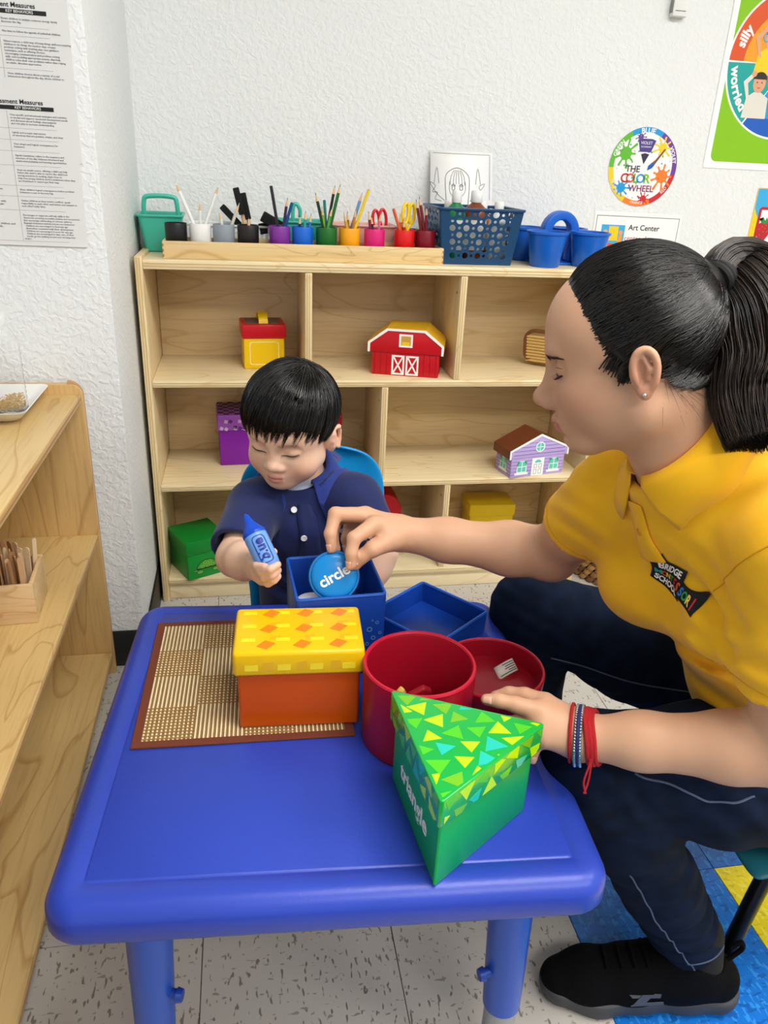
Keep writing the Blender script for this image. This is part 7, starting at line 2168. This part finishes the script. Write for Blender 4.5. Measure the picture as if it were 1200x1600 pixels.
mesh_from('hair', [polygonise(kcap, k_(0, 0, .03) - .11, k_(0, 0, .03) + .11, .0026)], KHM, K_, None, 2)
rngK = np.random.default_rng(8); ps = []; rd = []
for i in range(4200):
    a = rngK.uniform(-math.pi, math.pi); hu = hem_u(a) + rngK.normal() * .0035 + .003 * math.sin(a * 23) + .002 * math.sin(a * 41 + 1)
    rr_ = 1.10
    e = np.array([math.cos(a) * kr[0] * rr_, math.sin(a) * kr[1] * rr_, hu - kc0[2]]); d1 = unit(e)
    d0 = unit(crown + rngK.normal(size=3) * .06); st = rngK.random() ** 1.5 * .55
    u = np.linspace(st, 1, 16)[:, None]; om = math.acos(np.clip(d0 @ d1, -1, 1)); dd = (np.sin((1 - u) * om) * d0 + np.sin(u * om) * d1) / max(math.sin(om), 1e-4)
    dd /= np.linalg.norm(dd, axis=1, keepdims=True); r_ = 1 / np.linalg.norm(dd / kr, axis=1, keepdims=True)
    q = kc0 + dd * (r_ + .0045 + .0030 * np.sin(math.pi * u) + .0036 * rngK.random() ** 2 + .0012 * math.sin(a * 31) + .0010 * math.sin(a * 53 + 2))
    ps.append(q); rd.append(rngK.uniform(.0004, .0010))
strands('hair_strands', HK.O + np.array(ps) @ HK.M, np.array(rd), KHM, K_, taper=.15)
# trousers and legs below the table
kt = Field(); kt.ell((.105, 1.285, .315), (.092, .085, .06), .03)
for s in (-1, 1): kt.chain([(.105 + s * .045, 1.26, .325), (.105 + s * .055, 1.12, .325), (.105 + s * .055, 1.09, .13)], [.056, .050, .040], .02)
mesh_from('trousers', [polygonise(kt, (-.02, 1.0, .06), (.24, 1.40, .40), .006)], mat('dark_trousers', '#14161e', .85), K_, None, 2)
for s in (-1, 1):
    sh_ = Field(); x = .105 + s * .055
    sh_.chain([(x, 1.10, .032), (x, 1.06, .030), (x, 1.02, .028)], [.030, .030, .026], .01); sh_.cone((x, 1.09, .05), (x, 1.09, .10), .028, .034, .01)
    mesh_from('shoe', [polygonise(lambda P: smax(sh_(P), .002 - P[:, 2], .004), (x - .06, .96, -.01), (x + .06, 1.16, .12), .005)], mat('child_shoe', '#2a2c34', .7), K_, None, 2)

# ================================================================== crayon toy in the child's hand
Lc = float(np.linalg.norm(CR1 - CR0))
q_ = Vector(cax).to_track_quat('Z', 'Y')
t = thing('crayon_toy', 'plush blue crayon toy lettered blue in the child hand', 'toy', CR0, 0, rot=q_.to_euler())
LBL = leather('light_blue_leatherette', '#6a9be0', .35); DBL = leather('deep_blue_leatherette', '#1148c0', .32)
rc = .0165
MB().lathe([(0, -.002), (rc * .7, -.001), (rc * .95, .004), (rc, .012), (rc * 1.02, Lc * .55), (rc, Lc * .62)], n=32).build('barrel', LBL, t, smooth=True)
MB().lathe([(rc * 1.0, Lc * .60), (rc * 1.05, Lc * .62), (rc * 1.02, Lc * .66), (rc * .80, Lc * .72), (rc * .42, Lc * .84), (rc * .22, Lc * .97), (rc * .12, Lc), (0, Lc + .001)], n=32).build('tip', DBL, t, smooth=True)
Mi = q_.to_matrix().inverted()
vw = Mi @ (Vector((0, 0, CAM_H)) - Vector(CR0)); a0 = math.atan2(vw.y, vw.x) + .12
def wrap(x, y, off): # x along the barrel, y round it
    a = a0 + y / rc; return ((rc * 1.02 + off) * math.cos(a), (rc * 1.02 + off) * math.sin(a), x)
v, f = text_geo('blue', .019, offset=.0007)
mb = MB(); mb.add([wrap(Lc * .31 + x, -y - .001, .0008) for (x, y, z) in v], f); mb.build('lettering', mat('navy_print', '#0a2a8a', .5), t)
ol = rrect(.042, .0185, .006, 5); il = inset(ol, .0012)
mb = MB(); n = len(ol); mb.add([wrap(Lc * .31 - x, -y, .0007) for x, y in ol] + [wrap(Lc * .31 - x, -y, .0007) for x, y in il], [(k, (k + 1) % n, n + (k + 1) % n, n + k) for k in range(n)]); mb.build('label_outline', mat('navy_print', '#0a2a8a', .5), t)
# ================================================================== chair under the woman
t = thing('adult_chair', 'low chair with black metal legs and teal seat under the woman', 'chair', (.86, .865, 0), 0)
BM = mat('black_metal', '#0b0b0c', .35, .3)
TSE = mat('teal_seat', '#1e6a78', .45)
shell('seat', [[(-.175 + dx, .19 * u, .270 - .010 * u * u + dz) for u in np.linspace(-1, 1, 9)] for dx, dz in ((0, -.012), (.02, .0), (.12, .002), (.25, .0), (.33, .006), (.36, .02))], TSE, t, .010)
shell('backrest', [[(.20 + .05 * k / 5 - .02 * u * u, .18 * u * (1 - .12 * (k / 5) ** 3), .36 + .28 * k / 5) for u in np.linspace(-1, 1, 9)] for k in range(6)], TSE, t, .010)
for sy in (-1, 1):
    MB().tube(bez([(-.03, sy * .14, .254), (-.095, sy * .142, .248), (-.118, sy * .145, .20), (-.157, sy * .155, .004)], 6), .0125, n=12).build('leg', BM, t, smooth=True)
    MB().tube(bez([(.10, sy * .15, .252), (.17, sy * .155, .235), (.20, sy * .16, .15), (.23, sy * .165, .004)], 6), .0125, n=12).build('leg', BM, t, smooth=True)
    MB().tube(bez([(.16, sy * .15, .250), (.21, sy * .15, .30), (.225, sy * .14, .40), (.245, sy * .13, .55)], 6), .0115, n=12).build('back_post', BM, t, smooth=True)
MB().tube([(-.10, -.155, .236), (-.10, .155, .236)], .010, n=10).build('crossbar', BM, t, smooth=True)
